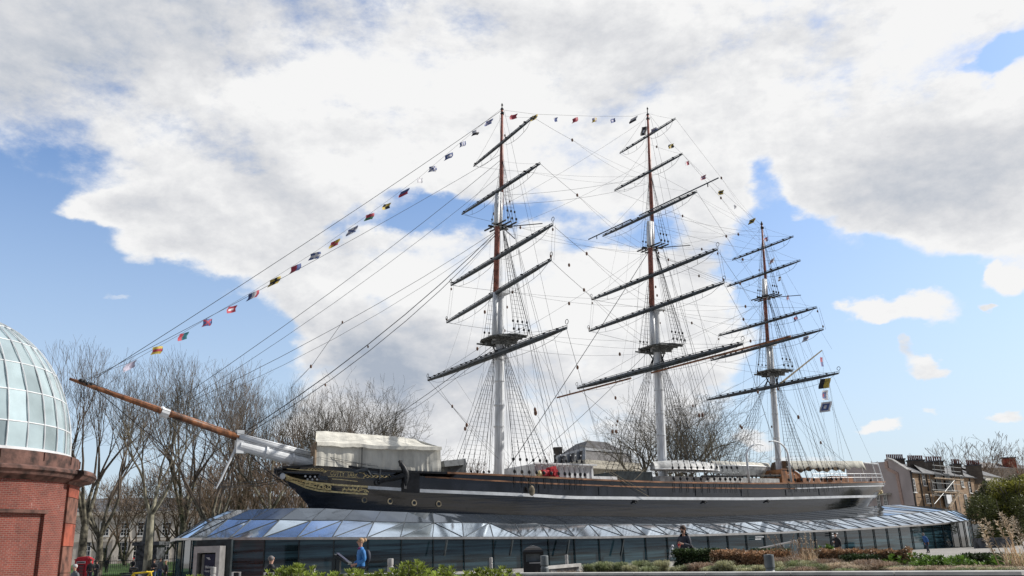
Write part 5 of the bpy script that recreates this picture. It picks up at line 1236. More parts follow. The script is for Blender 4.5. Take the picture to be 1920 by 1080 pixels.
# ================================================================ PALE STONE BUILDING behind the left trees
def wallblock(g,a,b,z0,z1,th,m=0,uv=True):
    a,b=Vector((a[0],a[1],0)),Vector((b[0],b[1],0)); n_=(b-a).normalized().cross(Vector((0,0,1))); c_,d_=b-n_*th,a-n_*th
    up=lambda p,z:Vector((p.x,p.y,z))
    g.hexa([up(a,z0),up(b,z0),up(c_,z0),up(d_,z0),up(a,z1),up(b,z1),up(c_,z1),up(d_,z1)],m,uv)
def window_on(parent,c,ex,w_,h_,m_frame='sill',rows=3,cols=2,surround=True,proud=.06,nm='window'):
    c=Vector(c); ex=Vector(ex).normalized(); n_=ex.cross(Vector((0,0,1))); 
    g=MB(); uz=Vector((0,0,1)); 
    fr=.09*max(1,w_/1.0)
    for sgn in (-1,1): g.beam(c+ex*sgn*w_/2-uz*h_/2+n_*proud,c+ex*sgn*w_/2+uz*h_/2+n_*proud,fr,.08,up=n_)
    for sgn in (-1,1): g.beam(c-ex*w_/2+uz*sgn*h_/2+n_*proud,c+ex*w_/2+uz*sgn*h_/2+n_*proud,.08,fr)
    for i in range(1,rows): g.beam(c-ex*w_/2+uz*(-h_/2+h_*i/rows)+n_*proud,c+ex*w_/2+uz*(-h_/2+h_*i/rows)+n_*proud,.05,.045 if i!=rows//2 else .09)
    for i in range(1,cols): g.beam(c+ex*(-w_/2+w_*i/cols)-uz*h_/2+n_*proud,c+ex*(-w_/2+w_*i/cols)+uz*h_/2+n_*proud,.045,.05,up=n_)
    if surround: g.beam(c-ex*(w_/2+.15)-uz*(h_/2+.1)+n_*.1,c+ex*(w_/2+.15)-uz*(h_/2+.1)+n_*.1,.22,.14)
    f=g.build(nm,m_frame,parent)
    g=MB(); g.face([c-ex*w_/2-uz*h_/2+n_*.02,c+ex*w_/2-uz*h_/2+n_*.02,c+ex*w_/2+uz*h_/2+n_*.02,c-ex*w_/2+uz*h_/2+n_*.02]); g.build('pane','pane',f)
    return f
ND=135
a=P(60,1060,ND); b=P(700,1060,ND+18)
col=thing('stone_hall','pale stone hall with tall sash windows behind the bare trees on the left','building',(a.x,ND,GZ))
zt=zat(P(250,1060,ND+5).x,ND+5,962); g=MB(); wallblock(g,a,b,GZ,zt,12); g.build('wall','stucco',col)
ex=(Vector((b.x,b.y,0))-Vector((a.x,a.y,0))).normalized(); nn=ex.cross(Vector((0,0,1)))
def onw(px,py,off=0):
    r=ray(px,py); A=Vector((a.x,a.y,0))+nn*off-C0; t=A.dot(nn)/r.dot(nn); return C0+r*t
g=MB(); 
for z_,h_,w2 in ((zt,.5,.9),(onw(250,1012).z,.35,.4),(GZ+.6,.5,.3)):
    p,q=Vector((a.x,a.y,z_)),Vector((b.x,b.y,z_)); g.beam(p,q,w2,h_)
g.build('string_course','stucco',col)
g=MB(); g.hexa([Vector((a.x,a.y,zt+.25))-nn*.5,Vector((b.x,b.y,zt+.25))-nn*.5,Vector((b.x,b.y,zt+.25))-nn*11,Vector((a.x,a.y,zt+.25))-nn*11,Vector((a.x,a.y,zt+2.6))-nn*5,Vector((b.x,b.y,zt+2.6))-nn*5,Vector((b.x,b.y,zt+2.6))-nn*6,Vector((a.x,a.y,zt+2.6))-nn*6]); g.build('roof','slate',col)
for px in (161,230,258,309,340,): window_on(col,onw(px,1033),ex,1.25,2.6,rows=4,cols=3,surround=True)
for px in (196,235,266,312,350,420,460,500,540): window_on(col,onw(px,992),ex,1.25,2.0,rows=4,cols=3,surround=True)
g=MB(); c=onw(190,1042,.05); g.beam(c-Vector((0,0,2.0)),c+Vector((0,0,1.1)),1.5,.12,up=nn); g.build('door','mull',col)
for px,w_ in ((215,.9),(245,.5),(285,1.0)):
    g=MB(); c=onw(px,1040,.2); g.beam(Vector((c.x,c.y,GZ)),Vector((c.x,c.y,onw(px,1012).z)),w_,.35,up=nn); g.build('pilaster','stucco',col)
# fence
fe=thing('iron_fence','black iron railing along the edge of the lawn at the left','fence',P(215,1075,74)); fe.location.z=GZ
x0,x1=P(150,1070,74).x,P(330,1070,74).x; g=MB(); z0,z1=GZ,2.1
n=int((x1-x0)/.16)
for i in range(n): x=x0+(x1-x0)*i/n; g.tube([(x,74,z0),(x,74,z1+(.05 if i%2 else .18))],.016,4)
for z in (.55,1.85): g.beam((x0,74,z),(x1,74,z),.05,.05)
g.build('railing','iron',fe)
# plinth / monument and steps
mo=thing('stone_plinth','tall dark stone plinth behind the pale plane trunk','monument',P(282,1070,78)); mo.location.z=GZ
q=P(280,1060,78); xx,yy=q.x,78; g=MB(); zt_=zat(xx,yy,1016)
for z0_,z1_,w_ in ((GZ,.9,3.4),(.9,1.25,2.4),(1.25,zt_-.3,1.75),(zt_-.3,zt_,2.3)): g.box((xx,yy,(z0_+z1_)/2),(w_,w_,z1_-z0_-.004))
g.build('plinth','wallside',mo); g=MB(); g.tube([(xx-.3,yy,zt_),(xx-.25,yy,zt_+1.6),(xx-.2,yy,zt_+3.1)],[.5,.42,.24],10); g.build('column_stump','mull',mo)
st=thing('stone_steps','low dark stone steps in front of the lawn railing','steps',P(235,1072,70)); st.location.z=GZ
x0,x1=P(208,1070,70).x,P(262,1070,70).x; g=MB()
for k in range(3): g.box(((x0+x1)/2+.5*k,70+.3*k,GZ+.12+.22*k),(x1-x0-.9*k,1.6-.3*k,.22)); 
g.build('step','wallside',st)
# ================================================================ TERRACE (right)
TD0,TD1=138.0,160.0
A=P(1706,886,TD0); Bp=P(1843,893,TD1); ze=A.z; print('eaves',A.z,Bp.z)
ta=Vector((A.x,A.y,0)); tb=Vector((Bp.x,Bp.y,0)); tex=(tb-ta).normalized(); tn=tex.cross(Vector((0,0,1))); TL=(tb-ta).length
def tw(px,py,off=0):
    r=ray(px,py); A_=ta+tn*off-C0; t=A_.dot(tn)/r.dot(tn); return C0+r*t
def tu(px,py): return (tw(px,py)-ta).dot(tex)
GD=158.0; ga=P(1585,869,GD); ga0=Vector((ga.x,ga.y,0)); DPT=(ga0-ta).normalized()
bounds=[0,tu(1745,950),tu(1790,940),tu(1822,930) ,TL]
hl=['left-hand brick terrace house next to the rendered gable wall','second brick terrace house, behind the scaffolding','third brick terrace house, right of the scaffolding','right-hand brick terrace house beside the green bush']
chx=[(1662,1694,853,9),(1702,1731,855,8),(1736,1766,857,7),(1784,1800,862,4),(1812,1837,864,7)]
winl=[[(1713,910,1.0,2.0),(1731.5,899,1.0,1.8),(1738.5,935,1.1,1.3)],[(1750,910,1.0,2.2),(1785,908,.9,2.0)],[(1803,902,1.0,1.9),(1811.5,941,1.0,2.4),(1818,914,.9,1.8)],[(1834,899,.9,1.0),(1832,930,.9,1.8)]]
for i in range(4):
    u0,u1=bounds[i],bounds[i+1]; h=thing('terraced_house',hl[i],'house',ta+tex*u0+Vector((0,0,GZ)),0,'brick terrace behind the stern')
    g=MB(); p,q=ta+tex*(u0+.003),ta+tex*(u1-.003); d9=DPT*9; zz=lambda v,z:Vector((v.x,v.y,z)); g.hexa([zz(p,GZ),zz(q,GZ),zz(q+d9,GZ),zz(p+d9,GZ),zz(p,ze),zz(q,ze),zz(q+d9,ze),zz(p+d9,ze)],0,True); g.build('wall','sbrick',h)
    p,q=ta+tex*u0,ta+tex*u1; zr=ze+3.0
    g=MB(); mid=(p+q)/2; zz=lambda v,z:Vector((v.x,v.y,z))
    # butterfly-like slopes: ridge runs back from the front wall
    f=tn*.35
    g.face([zz(p+f,ze+.02),zz(q+f,ze+.02),zz(q+DPT*6,ze+2.2),zz(p+DPT*6,ze+2.2)]); g.face([zz(p+DPT*12,ze),zz(p+DPT*6,ze+2.2),zz(q+DPT*6,ze+2.2),zz(q+DPT*12,ze)])
    g.face([zz(p+f*.9,ze+.06),zz((p*.7+q*.3)+f*.9,ze+.06),zz(p+DPT*3.5,ze+2.2)]); g.face([zz(q+f*.9,ze+.06),zz(q+DPT*3.5,ze+2.2),zz((q*.7+p*.3)+f*.9,ze+.06)])
    g.build('roof','slate',h)
    g=MB(); g.beam(zz(p+tn*.4,ze-.05),zz(q+tn*.4,ze-.05),.15,.16); g.build('gutter','iron',h)
    g=MB(); g.tube([zz(q+tn*.12,ze),zz(q+tn*.12,GZ)],.09,6); g.build('drainpipe','iron',h)
    if i==0: g=MB(); m_=tw(1722,890); m_=ta+tex*((m_-ta).dot(tex)); g.tube([zz(m_+tn*.12,ze),zz(m_+tn*.12,GZ)],.08,6); g.tube([zz(p+tn*.1,ze),zz(p+tn*.1,GZ)],.09,6); g.build('drainpipe','iron',h)
    for (px,py,w_,h_) in winl[i]: window_on(h,tw(px,py,.03),tex,w_,h_,rows=4,cols=2,proud=.05)
    lst=[chx[0],chx[1]] if i==0 else [chx[i+1]]
    for (x0,x1,py,npot) in lst:
        D=148 if i==0 and x0==1662 else 145+(x0-1700)*.11
        pa_,pb_=P(x0,py+8,D),P(x1,py+10,D); zt_=pa_.z; g=MB(); c=(pa_+pb_)/2; L_=(pb_-pa_).length
        g.box((c.x,c.y,(zt_+ze-1)/2),(L_,1.0,zt_-ze+1),uv=True); ch=g.build('chimney','dbrick',h)
        g=MB(); g.box((c.x,c.y,zt_-.1),(L_+.25,1.25,.22)); g.build('chimney_cap','slated',ch)
        for k in range(npot):
            g=MB(); x=c.x-L_/2+L_*(k+.5)/npot; hh=zat(x,c.y,py-1)-zt_; g.lathe((x,c.y,zt_),[(.14,0),(.12,hh*.8),(.15,hh*.82),(.14,hh),(.08,hh)],8); g.build('chimney_pot','pot',ch)
# rendered gable wall house (pinkish)
gw=thing('rendered_house','tall house with a blank pinkish rendered side wall behind the ship\'s stern','building',ta+Vector((0,0,GZ)))
GD=158.0; ga=P(1585,869,GD); ga0=Vector((ga.x,ga.y,0)); gx=(ta-ga0).normalized(); gn=gx.cross(Vector((0,0,1)))
def gwp(px,py,off=0):
    r=ray(px,py); A_=ga0+gn*off-C0; t=A_.dot(gn)/r.dot(gn); return C0+r*t
tp=[gwp(1585,870),gwp(1657,866),gwp(1665,860),gwp(1676,863),gwp(1704,882)]
tp[-1]=Vector((ta.x-.01,ta.y,tp[-1].z))-gx*.05
bt=[Vector((tp[0].x,tp[0].y,GZ)),Vector((tp[-1].x,tp[-1].y,GZ))]
g=MB(); g.face([bt[0],bt[1]]+tp[::-1]); bk=-gn*.35; g.face([p+bk for p in ([bt[0],bt[1]]+tp[::-1])][::-1])
for p,q in zip(tp,tp[1:]): g.face([p,p+bk,q+bk,q][::-1])
g.face([bt[0],tp[0],tp[0]+bk,bt[0]+bk]); g.build('wall','render',gw)
g=MB()
a_,b_=gwp(1661,866,.08),gwp(1663,878,.08); g.beam(gwp(1661,865,.06),gwp(1663,878,.06),.9,.12,up=gn); g.beam(gwp(1664,879,.06),gwp(1682,888,.06),.12,.5); g.beam(gwp(1681,886,.06),gwp(1693,948,.06),.75,.12,up=gn); g.build('peach_band','renderp',gw)
g=MB(); 
for p,q in zip(tp[2:],tp[3:]): g.beam(p+gn*.15+Vector((0,0,.1)),q+gn*.15+Vector((0,0,.1)),.4,.12)
g.build('verge','coping',gw)
for px in (1648,1661): window_on(gw,gwp(px,938,.05),gx,1.0,2.0,rows=4,cols=2)
g=MB(); g.beam(gwp(1630,928,.1),gwp(1670,926,.1),1.5,.25); g.build('porch_canopy','cream',gw)
# scaffold
sc_=thing('scaffolding','builders\' scaffolding with boards and a white sheet on the terrace front','scaffold',tw(1775,990)); sc_.location.z=GZ
g=MB(); poles=[]
for px in (1752,1764,1776,1788,1800):
    for off in (1.6,.5):
        p=tw(px,950,off); p.z=GZ; q=tw(px-9,866 if px>1755 else 890,off); g.tube([p,Vector((p.x,p.y,q.z))],.045,5); 
for py in (905,918,928,872,880):
    p,q=tw(1748,py,1.6),tw(1800,py,1.6); q.z=p.z; g.tube([p,q],.04,5)
g.tube([tw(1752,945,1.6),tw(1790,900,1.6)],.05,5); g.build('poles','bollard',sc_)
g=MB()
for py in (896,922): 
    p,q=tw(1745,py,1.1),tw(1800,py,1.1); q.z=p.z; g.beam(p,q,1.2,.18)
g.beam(tw(1780,952,1.9),tw(1798,923,1.9),.3,.25); g.build('boards','deck',sc_)
g=MB(); p=tw(1780,936,1.72); g.beam(p-Vector((0,0,.7)),p+Vector((0,0,.7)),2.0,.05,up=tn); g.build('white_sheet','white',sc_)
g=MB(); p,q=tw(1755,908,.9),tw(1773,908,.9)
for px in (1761,1778): 
    p=tw(px,907,.3); g.beam(p-Vector((0,0,1.6)),p+Vector((0,0,1.6)),2.2,.08,up=tn)
p=tw(1776,934,.3); g.beam(p-Vector((0,0,1.5)),p+Vector((0,0,1.5)),2.6,.08,up=tn)
g.build('dark_netting','mull',sc_)
# cream and dark houses right
h=thing('cream_house','low cream house with slate roof between terrace and green bush','house',P(1856,1000,170)); h.location.z=GZ
a,b=P(1845,900,165),P(1880,900,175); z_=P(1860,893,168).z; g=MB(); wallblock(g,a,b,GZ,z_,8); g.build('wall','cream',h)
e2=(Vector((b.x,b.y,0))-Vector((a.x,a.y,0))).normalized(); n2_=e2.cross(Vector((0,0,1)))
g=MB(); zz=lambda v,z:Vector((v.x,v.y,z)); g.face([zz(a+n2_*.3,z_),zz(b+n2_*.3,z_),zz(b-n2_*4,z_+2),zz(a-n2_*4,z_+2)]); g.face([zz(a-n2_*4,z_+2),zz(b-n2_*4,z_+2),zz(b-n2_*8,z_),zz(a-n2_*8,z_)]); g.build('roof','slate',h)
for px in (1852,1864): 
    c=P(px,905,163); window_on(h,Vector((c.x,0,c.z))+Vector((0,a.y+(c.x-a.x)*e2.y/e2.x,0)),e2,.9,1.4,rows=2,cols=2)
h=thing('dark_brick_house','dark brick house with a red chimney behind the green bush','house',P(1890,1000,200)); h.location.z=GZ
a,b=P(1838,890,195),P(1945,890,205); z_=P(1880,878,200).z; g=MB(); wallblock(g,a,b,GZ,z_,9); g.build('wall','dbrick',h)
g=MB(); g.hexa([zz(a,z_),zz(b,z_),zz(b+Vector((0,9,0)),z_),zz(a+Vector((0,9,0)),z_),zz(a+Vector((2,3,0)),z_+1.3),zz(b+Vector((-2,3,0)),z_+1.3),zz(b+Vector((-2,6,0)),z_+1.3),zz(a+Vector((2,6,0)),z_+1.3)]); g.build('roof','slated',h)
g=MB(); c=P(1893,872,202); g.box((c.x,c.y,c.z-.2),(2.6,1.2,3.4),uv=True); cn=g.build('chimney','terra',h)
g=MB(); g.box((c.x,c.y,c.z+1.6),(2.9,1.5,.25)); g.build('chimney_cap','slated',cn)
# mansard building behind the deck
ms=thing('mansard_building','grand building with grey mansard roof and stone cornice behind the main deck','building',P(1100,1000,160)); ms.location.z=GZ
MD=150; cA=P(1095,864,MD); zc=cA.z; cB=P(1186,873,MD+9); cB.z=zc; cC=P(1036,858,MD+13); cC.z=zc
up_=lambda p,dz:p+Vector((0,0,dz))
e1=(cB-cA).normalized(); e2=(cC-cA).normalized(); ins_=lambda k:cA+(e1+e2)*k
g=MB(); cD=cB+(cC-cA)
zt1=P(1094,842,MD+1).z; zt2=P(1090,828,MD+8).z
lo_=[cA,cB,cD,cC]; cc=sum(lo_,Vector())/4
mid_=[Vector((p.x,p.y,zt1))+(cc-p)*.10*Vector((1,1,0)).length/1.414 for p in lo_]; mid_=[Vector((p.x+(cc.x-p.x)*.10,p.y+(cc.y-p.y)*.10,zt1)) for p in lo_]
hi_=[Vector((p.x+(cc.x-p.x)*.62,p.y+(cc.y-p.y)*.62,zt2)) for p in lo_]
for i in range(4):
    j=(i+1)%4; g.face([lo_[i],lo_[j],mid_[j],mid_[i]]); g.face([mid_[i],mid_[j],hi_[j],hi_[i]])
g.face(hi_); g.build('mansard_roof','slated',ms)
g=MB()
for i in range(4): j=(i+1)%4; g.beam(mid_[i],mid_[j],.45,.4); g.beam(lo_[i],mid_[i],.5,.3)
g.build('roof_trim','lead',ms)
g=MB()
for i in range(4):
    j=(i+1)%4; p,q=lo_[i],lo_[j]; o_=((p+q)/2-cc); o_.z=0; o_.normalize()
    d_=(q-p).normalized()
    g.beam(up_(p+o_*.5-d_*.9,-.5),up_(q+o_*.5+d_*.9,-.5),1.6,1.1); g.beam(up_(p+o_*.9-d_*1.3,-1.25),up_(q+o_*.9+d_*1.3,-1.25),2.2,.28); g.beam(up_(p-d_*.3,-1.8),up_(q+d_*.3,-1.8),1.2,.9)
g.build('cornice','cream',ms)
g=MB(); b4=[Vector((p.x,p.y,GZ)) for p in lo_]; t4=[up_(p,-2.1) for p in lo_]; g.hexa([b4[0],b4[1],b4[2],b4[3]]+t4); g.build('wall','cream',ms)
for t in (.2,.5,.8):
    c=lo_[0].lerp(lo_[3],t); o_=-e1; c=up_(c,(zt1-zc)*.45)+e1*.2; d_=MB(); 
    w_=1.1; d_.hexa([c-e2*w_/2+o_*.6-Vector((0,0,1.0)),c+e2*w_/2+o_*.6-Vector((0,0,1.0)),c+e2*w_/2-o_*1-Vector((0,0,1.0)),c-e2*w_/2-o_*1-Vector((0,0,1.0)),c-e2*w_/2+o_*.6+Vector((0,0,.9)),c+e2*w_/2+o_*.6+Vector((0,0,.9)),c+e2*w_/2-o_*1+Vector((0,0,.9)),c-e2*w_/2-o_*1+Vector((0,0,.9))]); dm=d_.build('dormer','lead',ms)
    d_=MB(); d_.face([c-e2*w_*.36+o_*.63-Vector((0,0,.7)),c+e2*w_*.36+o_*.63-Vector((0,0,.7)),c+e2*w_*.36+o_*.63+Vector((0,0,.7)),c-e2*w_*.36+o_*.63+Vector((0,0,.7))]); d_.build('pane','pane',dm)
g=MB(); c=P(1046,845,MD+13); g.box((c.x,c.y,c.z-1.5),(1.6,1.2,4.2),uv=True); g.build('chimney','dbrick',ms)
g=MB(); c=P(1183,860,MD+9); g.tube([c-Vector((0,0,3)),P(1182,845,MD+9)],.12,5); g.build('flue','iron',ms)
# ================================================================ FOREGROUND WALL AND PLANTING
WA=P(640,1072,23.2); WB=P(2050,1072,9.6); ZW=1.105
WA=Vector((WA.x,WA.y,0)); WB=Vector((WB.x,WB.y,0)); wex=(WB-WA).normalized(); wn_=wex.cross(Vector((0,0,1)))
for q in ((985,),(1290,),(1900,)):
    pass
fw_=thing('planter_wall','low dark stone planter wall with pale coping along the bottom right','wall',WA+Vector((0,0,GZ)))
g=MB(); zz=lambda v,z:Vector((v.x,v.y,z)); wallblock(g,WA,WB,GZ-.05,ZW-.04,.2,0,False); g.build('wall','wallside',fw_)
g=MB(); L_=(WB-WA).length; n=int(L_/1.5)
for i in range(n):
    a,b=WA+wex*(i*1.5+.006),WA+wex*((i+1)*1.5-.006); g.hexa([zz(a+wn_*.05,ZW-.04),zz(b+wn_*.05,ZW-.04),zz(b-wn_*.35,ZW-.04),zz(a-wn_*.35,ZW-.04),zz(a+wn_*.05,ZW),zz(b+wn_*.05,ZW),zz(b-wn_*.35,ZW),zz(a-wn_*.35,ZW)])
g.build('coping','coping',fw_)
g=MB(); BZ=ZW-.17
ws0=WA+wex*6.0
back=[(1040,24.5),(1240,24.5),(1430,25.5),(1640,26),(1900,25),(2100,22)]
bp=[zz(P(x,1050,D),BZ) for x,D in back]
fr=[zz(WA+wex*(6+(L_-6)*i/5)-wn_*.43,BZ) for i in range(6)]
for i in range(5): g.face([fr[i],fr[i+1],bp[i+1],bp[i]]); g.face([zz(bp[i],GZ),bp[i],bp[i+1],zz(bp[i+1],GZ)])
g.face([zz(fr[0],GZ),zz(bp[0],GZ),bp[0],fr[0]]); tag(g.build('planting_bed','soil'),kind='structure')
def wallD(px): # distance of the wall line under a picture column
    r=ray(px,1070); d=Vector((r.x,r.y,0)); A_=WA; t=A_.dot(wn_)/d.dot(wn_); return (d*t).y
# leaves
def leaves(g,c,rad,n,sz,rd,up=.3,shell=.55,long=2.0,flat=False):
    for _ in range(n):
        while True:
            q=Vector((rd.uniform(-1,1),rd.uniform(-1,1),rd.uniform(-1,1)))
            if shell<q.length<1: break
        p=c+Vector((q.x*rad[0],q.y*rad[1],q.z*rad[2]))
        d=(q.normalized()*.8+Vector((rd.uniform(-1,1),rd.uniform(-1,1),rd.uniform(-.6,1)+up))).normalized(); o=d.orthogonal().normalized(); o=Matrix.Rotation(rd.uniform(0,6.28),3,d)@o
        s=sz*rd.uniform(.6,1.3); L2=s*long
        g.face([p,p+o*s*.35+d*L2*.45,p+d*L2,p-o*s*.35+d*L2*.45])
def laurel(seed,w_,h_,nm='laurel_bush',m='laurel',sz=.045,dens=1.0):
    rd=random.Random(seed); g=MB(); sp_=MB()
    for k in range(int(46*dens*w_)):
        x=rd.uniform(-w_/2,w_/2); y=rd.uniform(-.45,.45); hh=h_*rd.uniform(.72,1.0)*(1-.25*(abs(x)/(w_/2))**3)
        base=Vector((x*.85,y*.8,0)); tip=Vector((x,y,hh)); sp_.tube([base,tip],[.012,.006],3,cap=False)
        for j in range(26):
            t=rd.uniform(.25,1)**.7; p=base.lerp(tip,t); a=rd.uniform(0,6.28); ez=rd.uniform(.1,.9)
            d=Vector((math.cos(a),math.sin(a),ez)).normalized(); o=d.cross(Vector((0,0,1))).normalized(); s=sz*rd.uniform(.8,1.5); L2=s*2.3
            m_=p+d*L2*.5+Vector((0,0,.01)); g.face([p,m_+o*s*.42,p+d*L2-Vector((0,0,.01)),m_-o*s*.42])
        for j in range(7):
            a=j*.9+k; d=Vector((math.cos(a),math.sin(a),1.3)).normalized(); o=d.cross(Vector((0,0,1))).normalized(); s=sz*.9; L2=s*2.2; p=tip
            g.face([p,p+d*L2*.5+o*s*.35,p+d*L2,p+d*L2*.5-o*s*.35])
    e=thing(nm,'x','shrub'); f=g.build('foliage',m,e); s_=sp_.build('stems','bark',e)
    return e
def put(e,px,py_top,D,h_,label,grp,rz=0,cat='shrub'):
    x=P(px,py_top,D).x; zt_=zat(x,D,py_top); e.location=(x,D,zt_-h_); e.rotation_euler=(0,0,rz); e['label']=label; e['group']=grp; e['category']=cat; return e
for i,(px,pt,D,w_,l) in enumerate(((553,1056,13.6,.85,'bright green laurel bush under the man on the bench, leftmost of the front laurels'),(655,1063,13.2,.75,'low bright green laurel bush in front of the lectern'),(715,1060,13.6,.7,'bright green laurel bush in front of the woman in blue'),(775,1049,13.4,.75,'tallest bright green laurel bush with upright shoots'),(830,1057,13.8,.65,'bright green laurel bush left of the slim pale bollard'),(905,1062,13.6,.9,'low bright green laurel bush at the left end of the planter wall'),(945,1058,13.7,.5,'small bright green laurel sprig nearest the litter bin'),(385,1073,13.5,.35,'small bright green laurel tip below the entrance poster'),(605,1069,13.3,.5,'low bright green laurel bush left of the lectern'))):
    e=laurel(60+i,w_,.75); put(e,px,pt,D,.80,l,'laurel bushes in the foreground')
for i,(px,pt,D,w_,l,h_) in enumerate(((1700,1037,20.5,1.4,'leafy green shrub left of the person in the blue coat',.62),(1752,1041,18.5,1.0,'leafy green shrub below the person in the blue coat',.5),(1795,1042,18,.8,'leafy green shrub right of the person in the blue coat',.5),(1545,1021,24,.6,'small upright green shrub beside the person in black by the glass wall',.7),(1905,1040,15,.7,'leafy green shrub at the right edge below the pampas grass',.5),(1590,1055,16.3,.35,'low broad-leaved green plant in front of the dark hedge',.3))):
    e=laurel(80+i,w_,h_,'leafy_shrub','green',.05,.8); put(e,px,pt,D,h_+.04,l,'green shrubs in the planting bed')
def hedge(nm,p0,p1,py0,py1,D0_,D1_,th,m,label,z0=None,sz=.022,dn=5200):
    a=P(p0,py0,D0_); b=P(p1,py1,D1_); a0=Vector((a.x,a.y,0)); b0=Vector((b.x,b.y,0)); e1_=(b0-a0).normalized(); n_=Vector((-e1_.y,e1_.x,0)); L2=(b0-a0).length
    z0=BZ if z0 is None else z0; rd=random.Random(int(p0)); g=MB()
    e=thing(nm,label,'hedge',zz(a0,z0))
    core=MB(); i_=.05
    core.hexa([zz(a0+e1_*i_+n_*i_,z0-.03),zz(b0-e1_*i_+n_*i_,z0-.03),zz(b0-e1_*i_+n_*(th-i_),z0-.03),zz(a0+e1_*i_+n_*(th-i_),z0-.03),zz(a0+e1_*i_+n_*i_,a.z-i_),zz(b0-e1_*i_+n_*i_,b.z-i_),zz(b0-e1_*i_+n_*(th-i_),b.z-i_),zz(a0+e1_*i_+n_*(th-i_),a.z-i_)])
    core.build('branches','bark',e)
    H2=a.z-z0; n=int(dn*(L2*H2+L2*th)*.9)
    for _ in range(min(n,16000)):
        u=rd.random(); zt_=a.z+(b.z-a.z)*u
        if rd.random()<H2/(H2+th): p=a0+e1_*(u*L2)+n_*rd.uniform(-.02,.06); z=z0+(zt_-z0)*rd.random()
        else: p=a0+e1_*(u*L2)+n_*rd.uniform(0,th); z=zt_-rd.uniform(-.02,.05)
        if rd.random()<.08: p=(a0 if rd.random()<.5 else b0)+n_*rd.uniform(0,th)+e1_*rd.uniform(-.03,.03)
        p=zz(p,z+.02*math.sin(u*40)); d=Vector((rd.uniform(-1,1),rd.uniform(-1,.3),rd.uniform(-.3,1))).normalized(); o=d.orthogonal(); o=Matrix.Rotation(rd.uniform(0,6.28),3,d)@o; s=sz*rd.uniform(.7,1.4)
        g.face([p,p+o*s*.5+d*s,p+d*s*2,p-o*s*.5+d*s])
    g.build('foliage',m,e); return e
hedge('box_hedge',1261,1331,1034,1034,19.6,19.2,.7,'box','clipped dark green box hedge below the man with folded hands')
hedge('beech_hedge',1332,1436,1036,1041,19.1,17.6,.6,'beech','clipped russet-brown hedge right of the dark box hedge')
hedge('beech_hedge',1500,1700,1033,1035,21.5,20.3,.5,'beech','long low brown hedge in front of the glass wall',sz=.026,dn=3000)
hedge('box_hedge',1408,1470,1032,1033,23.5,23,.5,'box','low dark green hedge behind the reed grass')
hedge('box_hedge',1575,1625,1044,1046,18.5,18,.45,'box','short dark green hedge piece in front of the long brown hedge')
hedge('box_hedge',1800,1900,1042,1046,19,17,.5,'box','dark green hedge strip right of the leafy shrubs',dn=3500)
# grasses
def tuft(seed,h_,w_,n,m,arch=.6):
    rd=random.Random(seed); g=MB()
    for _ in range(n):
        a=rd.uniform(0,6.28); r0=math.sqrt(rd.random())*w_*.55; sp=rd.uniform(.0,.65)*w_; hh=h_*rd.uniform(.45,1)*(1-.35*(r0/w_)**2); a2=a+rd.uniform(-.7,.7)
        d=Vector((math.cos(a2),math.sin(a2),0)); o=Vector((-d.y,d.x,0)); b=Vector((math.cos(a),math.sin(a),0))*r0; w2=.006
        p0=b; p1=b+d*sp*.25+Vector((0,0,hh*.55)); p2=b+d*sp*.7+Vector((0,0,hh*.92)); p3=b+d*sp*1.25+Vector((0,0,hh*(1-arch*.4)))
        g.face([p0-o*w2,p0+o*w2,p1+o*w2,p1-o*w2]); g.face([p1-o*w2,p1+o*w2,p2+o*w2*.7,p2-o*w2*.7]); g.face([p2-o*w2*.7,p2+o*w2*.7,p3])
    return g.build('grass_tuft',m,None)
TP={'feather':tuft(1,.42,.26,800,'feather'),'grey':tuft(2,.40,.32,900,'grey_green'),'russet':tuft(3,.42,.42,1300,'russet'),'straw':tuft(4,.40,.42,1200,'straw')}
g=MB(); rd=random.Random(9)   # loose low grass between the tufts
for _ in range(12000):
    u=rd.random(); v=rd.random()**1.6; i=min(4,int(u*5)); f=u*5-i; A_=fr[i].lerp(fr[i+1],f); B_=bp[i].lerp(bp[i+1],f); p=A_.lerp(B_,v*.9+.02)
    if noise.noise(Vector((p.x*.9,p.y*.9,3)))<-.12: continue
    h_=rd.uniform(.03,.11); a=rd.uniform(0,6.28); d=Vector((math.cos(a),math.sin(a),0)); o=Vector((-d.y,d.x,0))*.006; q=p+d*h_*.5+Vector((0,0,h_)); g.face([p-o,p+o,q],m=int(noise.noise(Vector((p.x*.5,p.y*.8,7)))*2+1.6+rd.uniform(-.6,.6)) if True else 0)
g.mi=[max(0,min(2,q)) for q in g.mi]
tag(g.build('low_grass',['grey_green','straw','russet'],None),kind='stuff')
usedT=set()
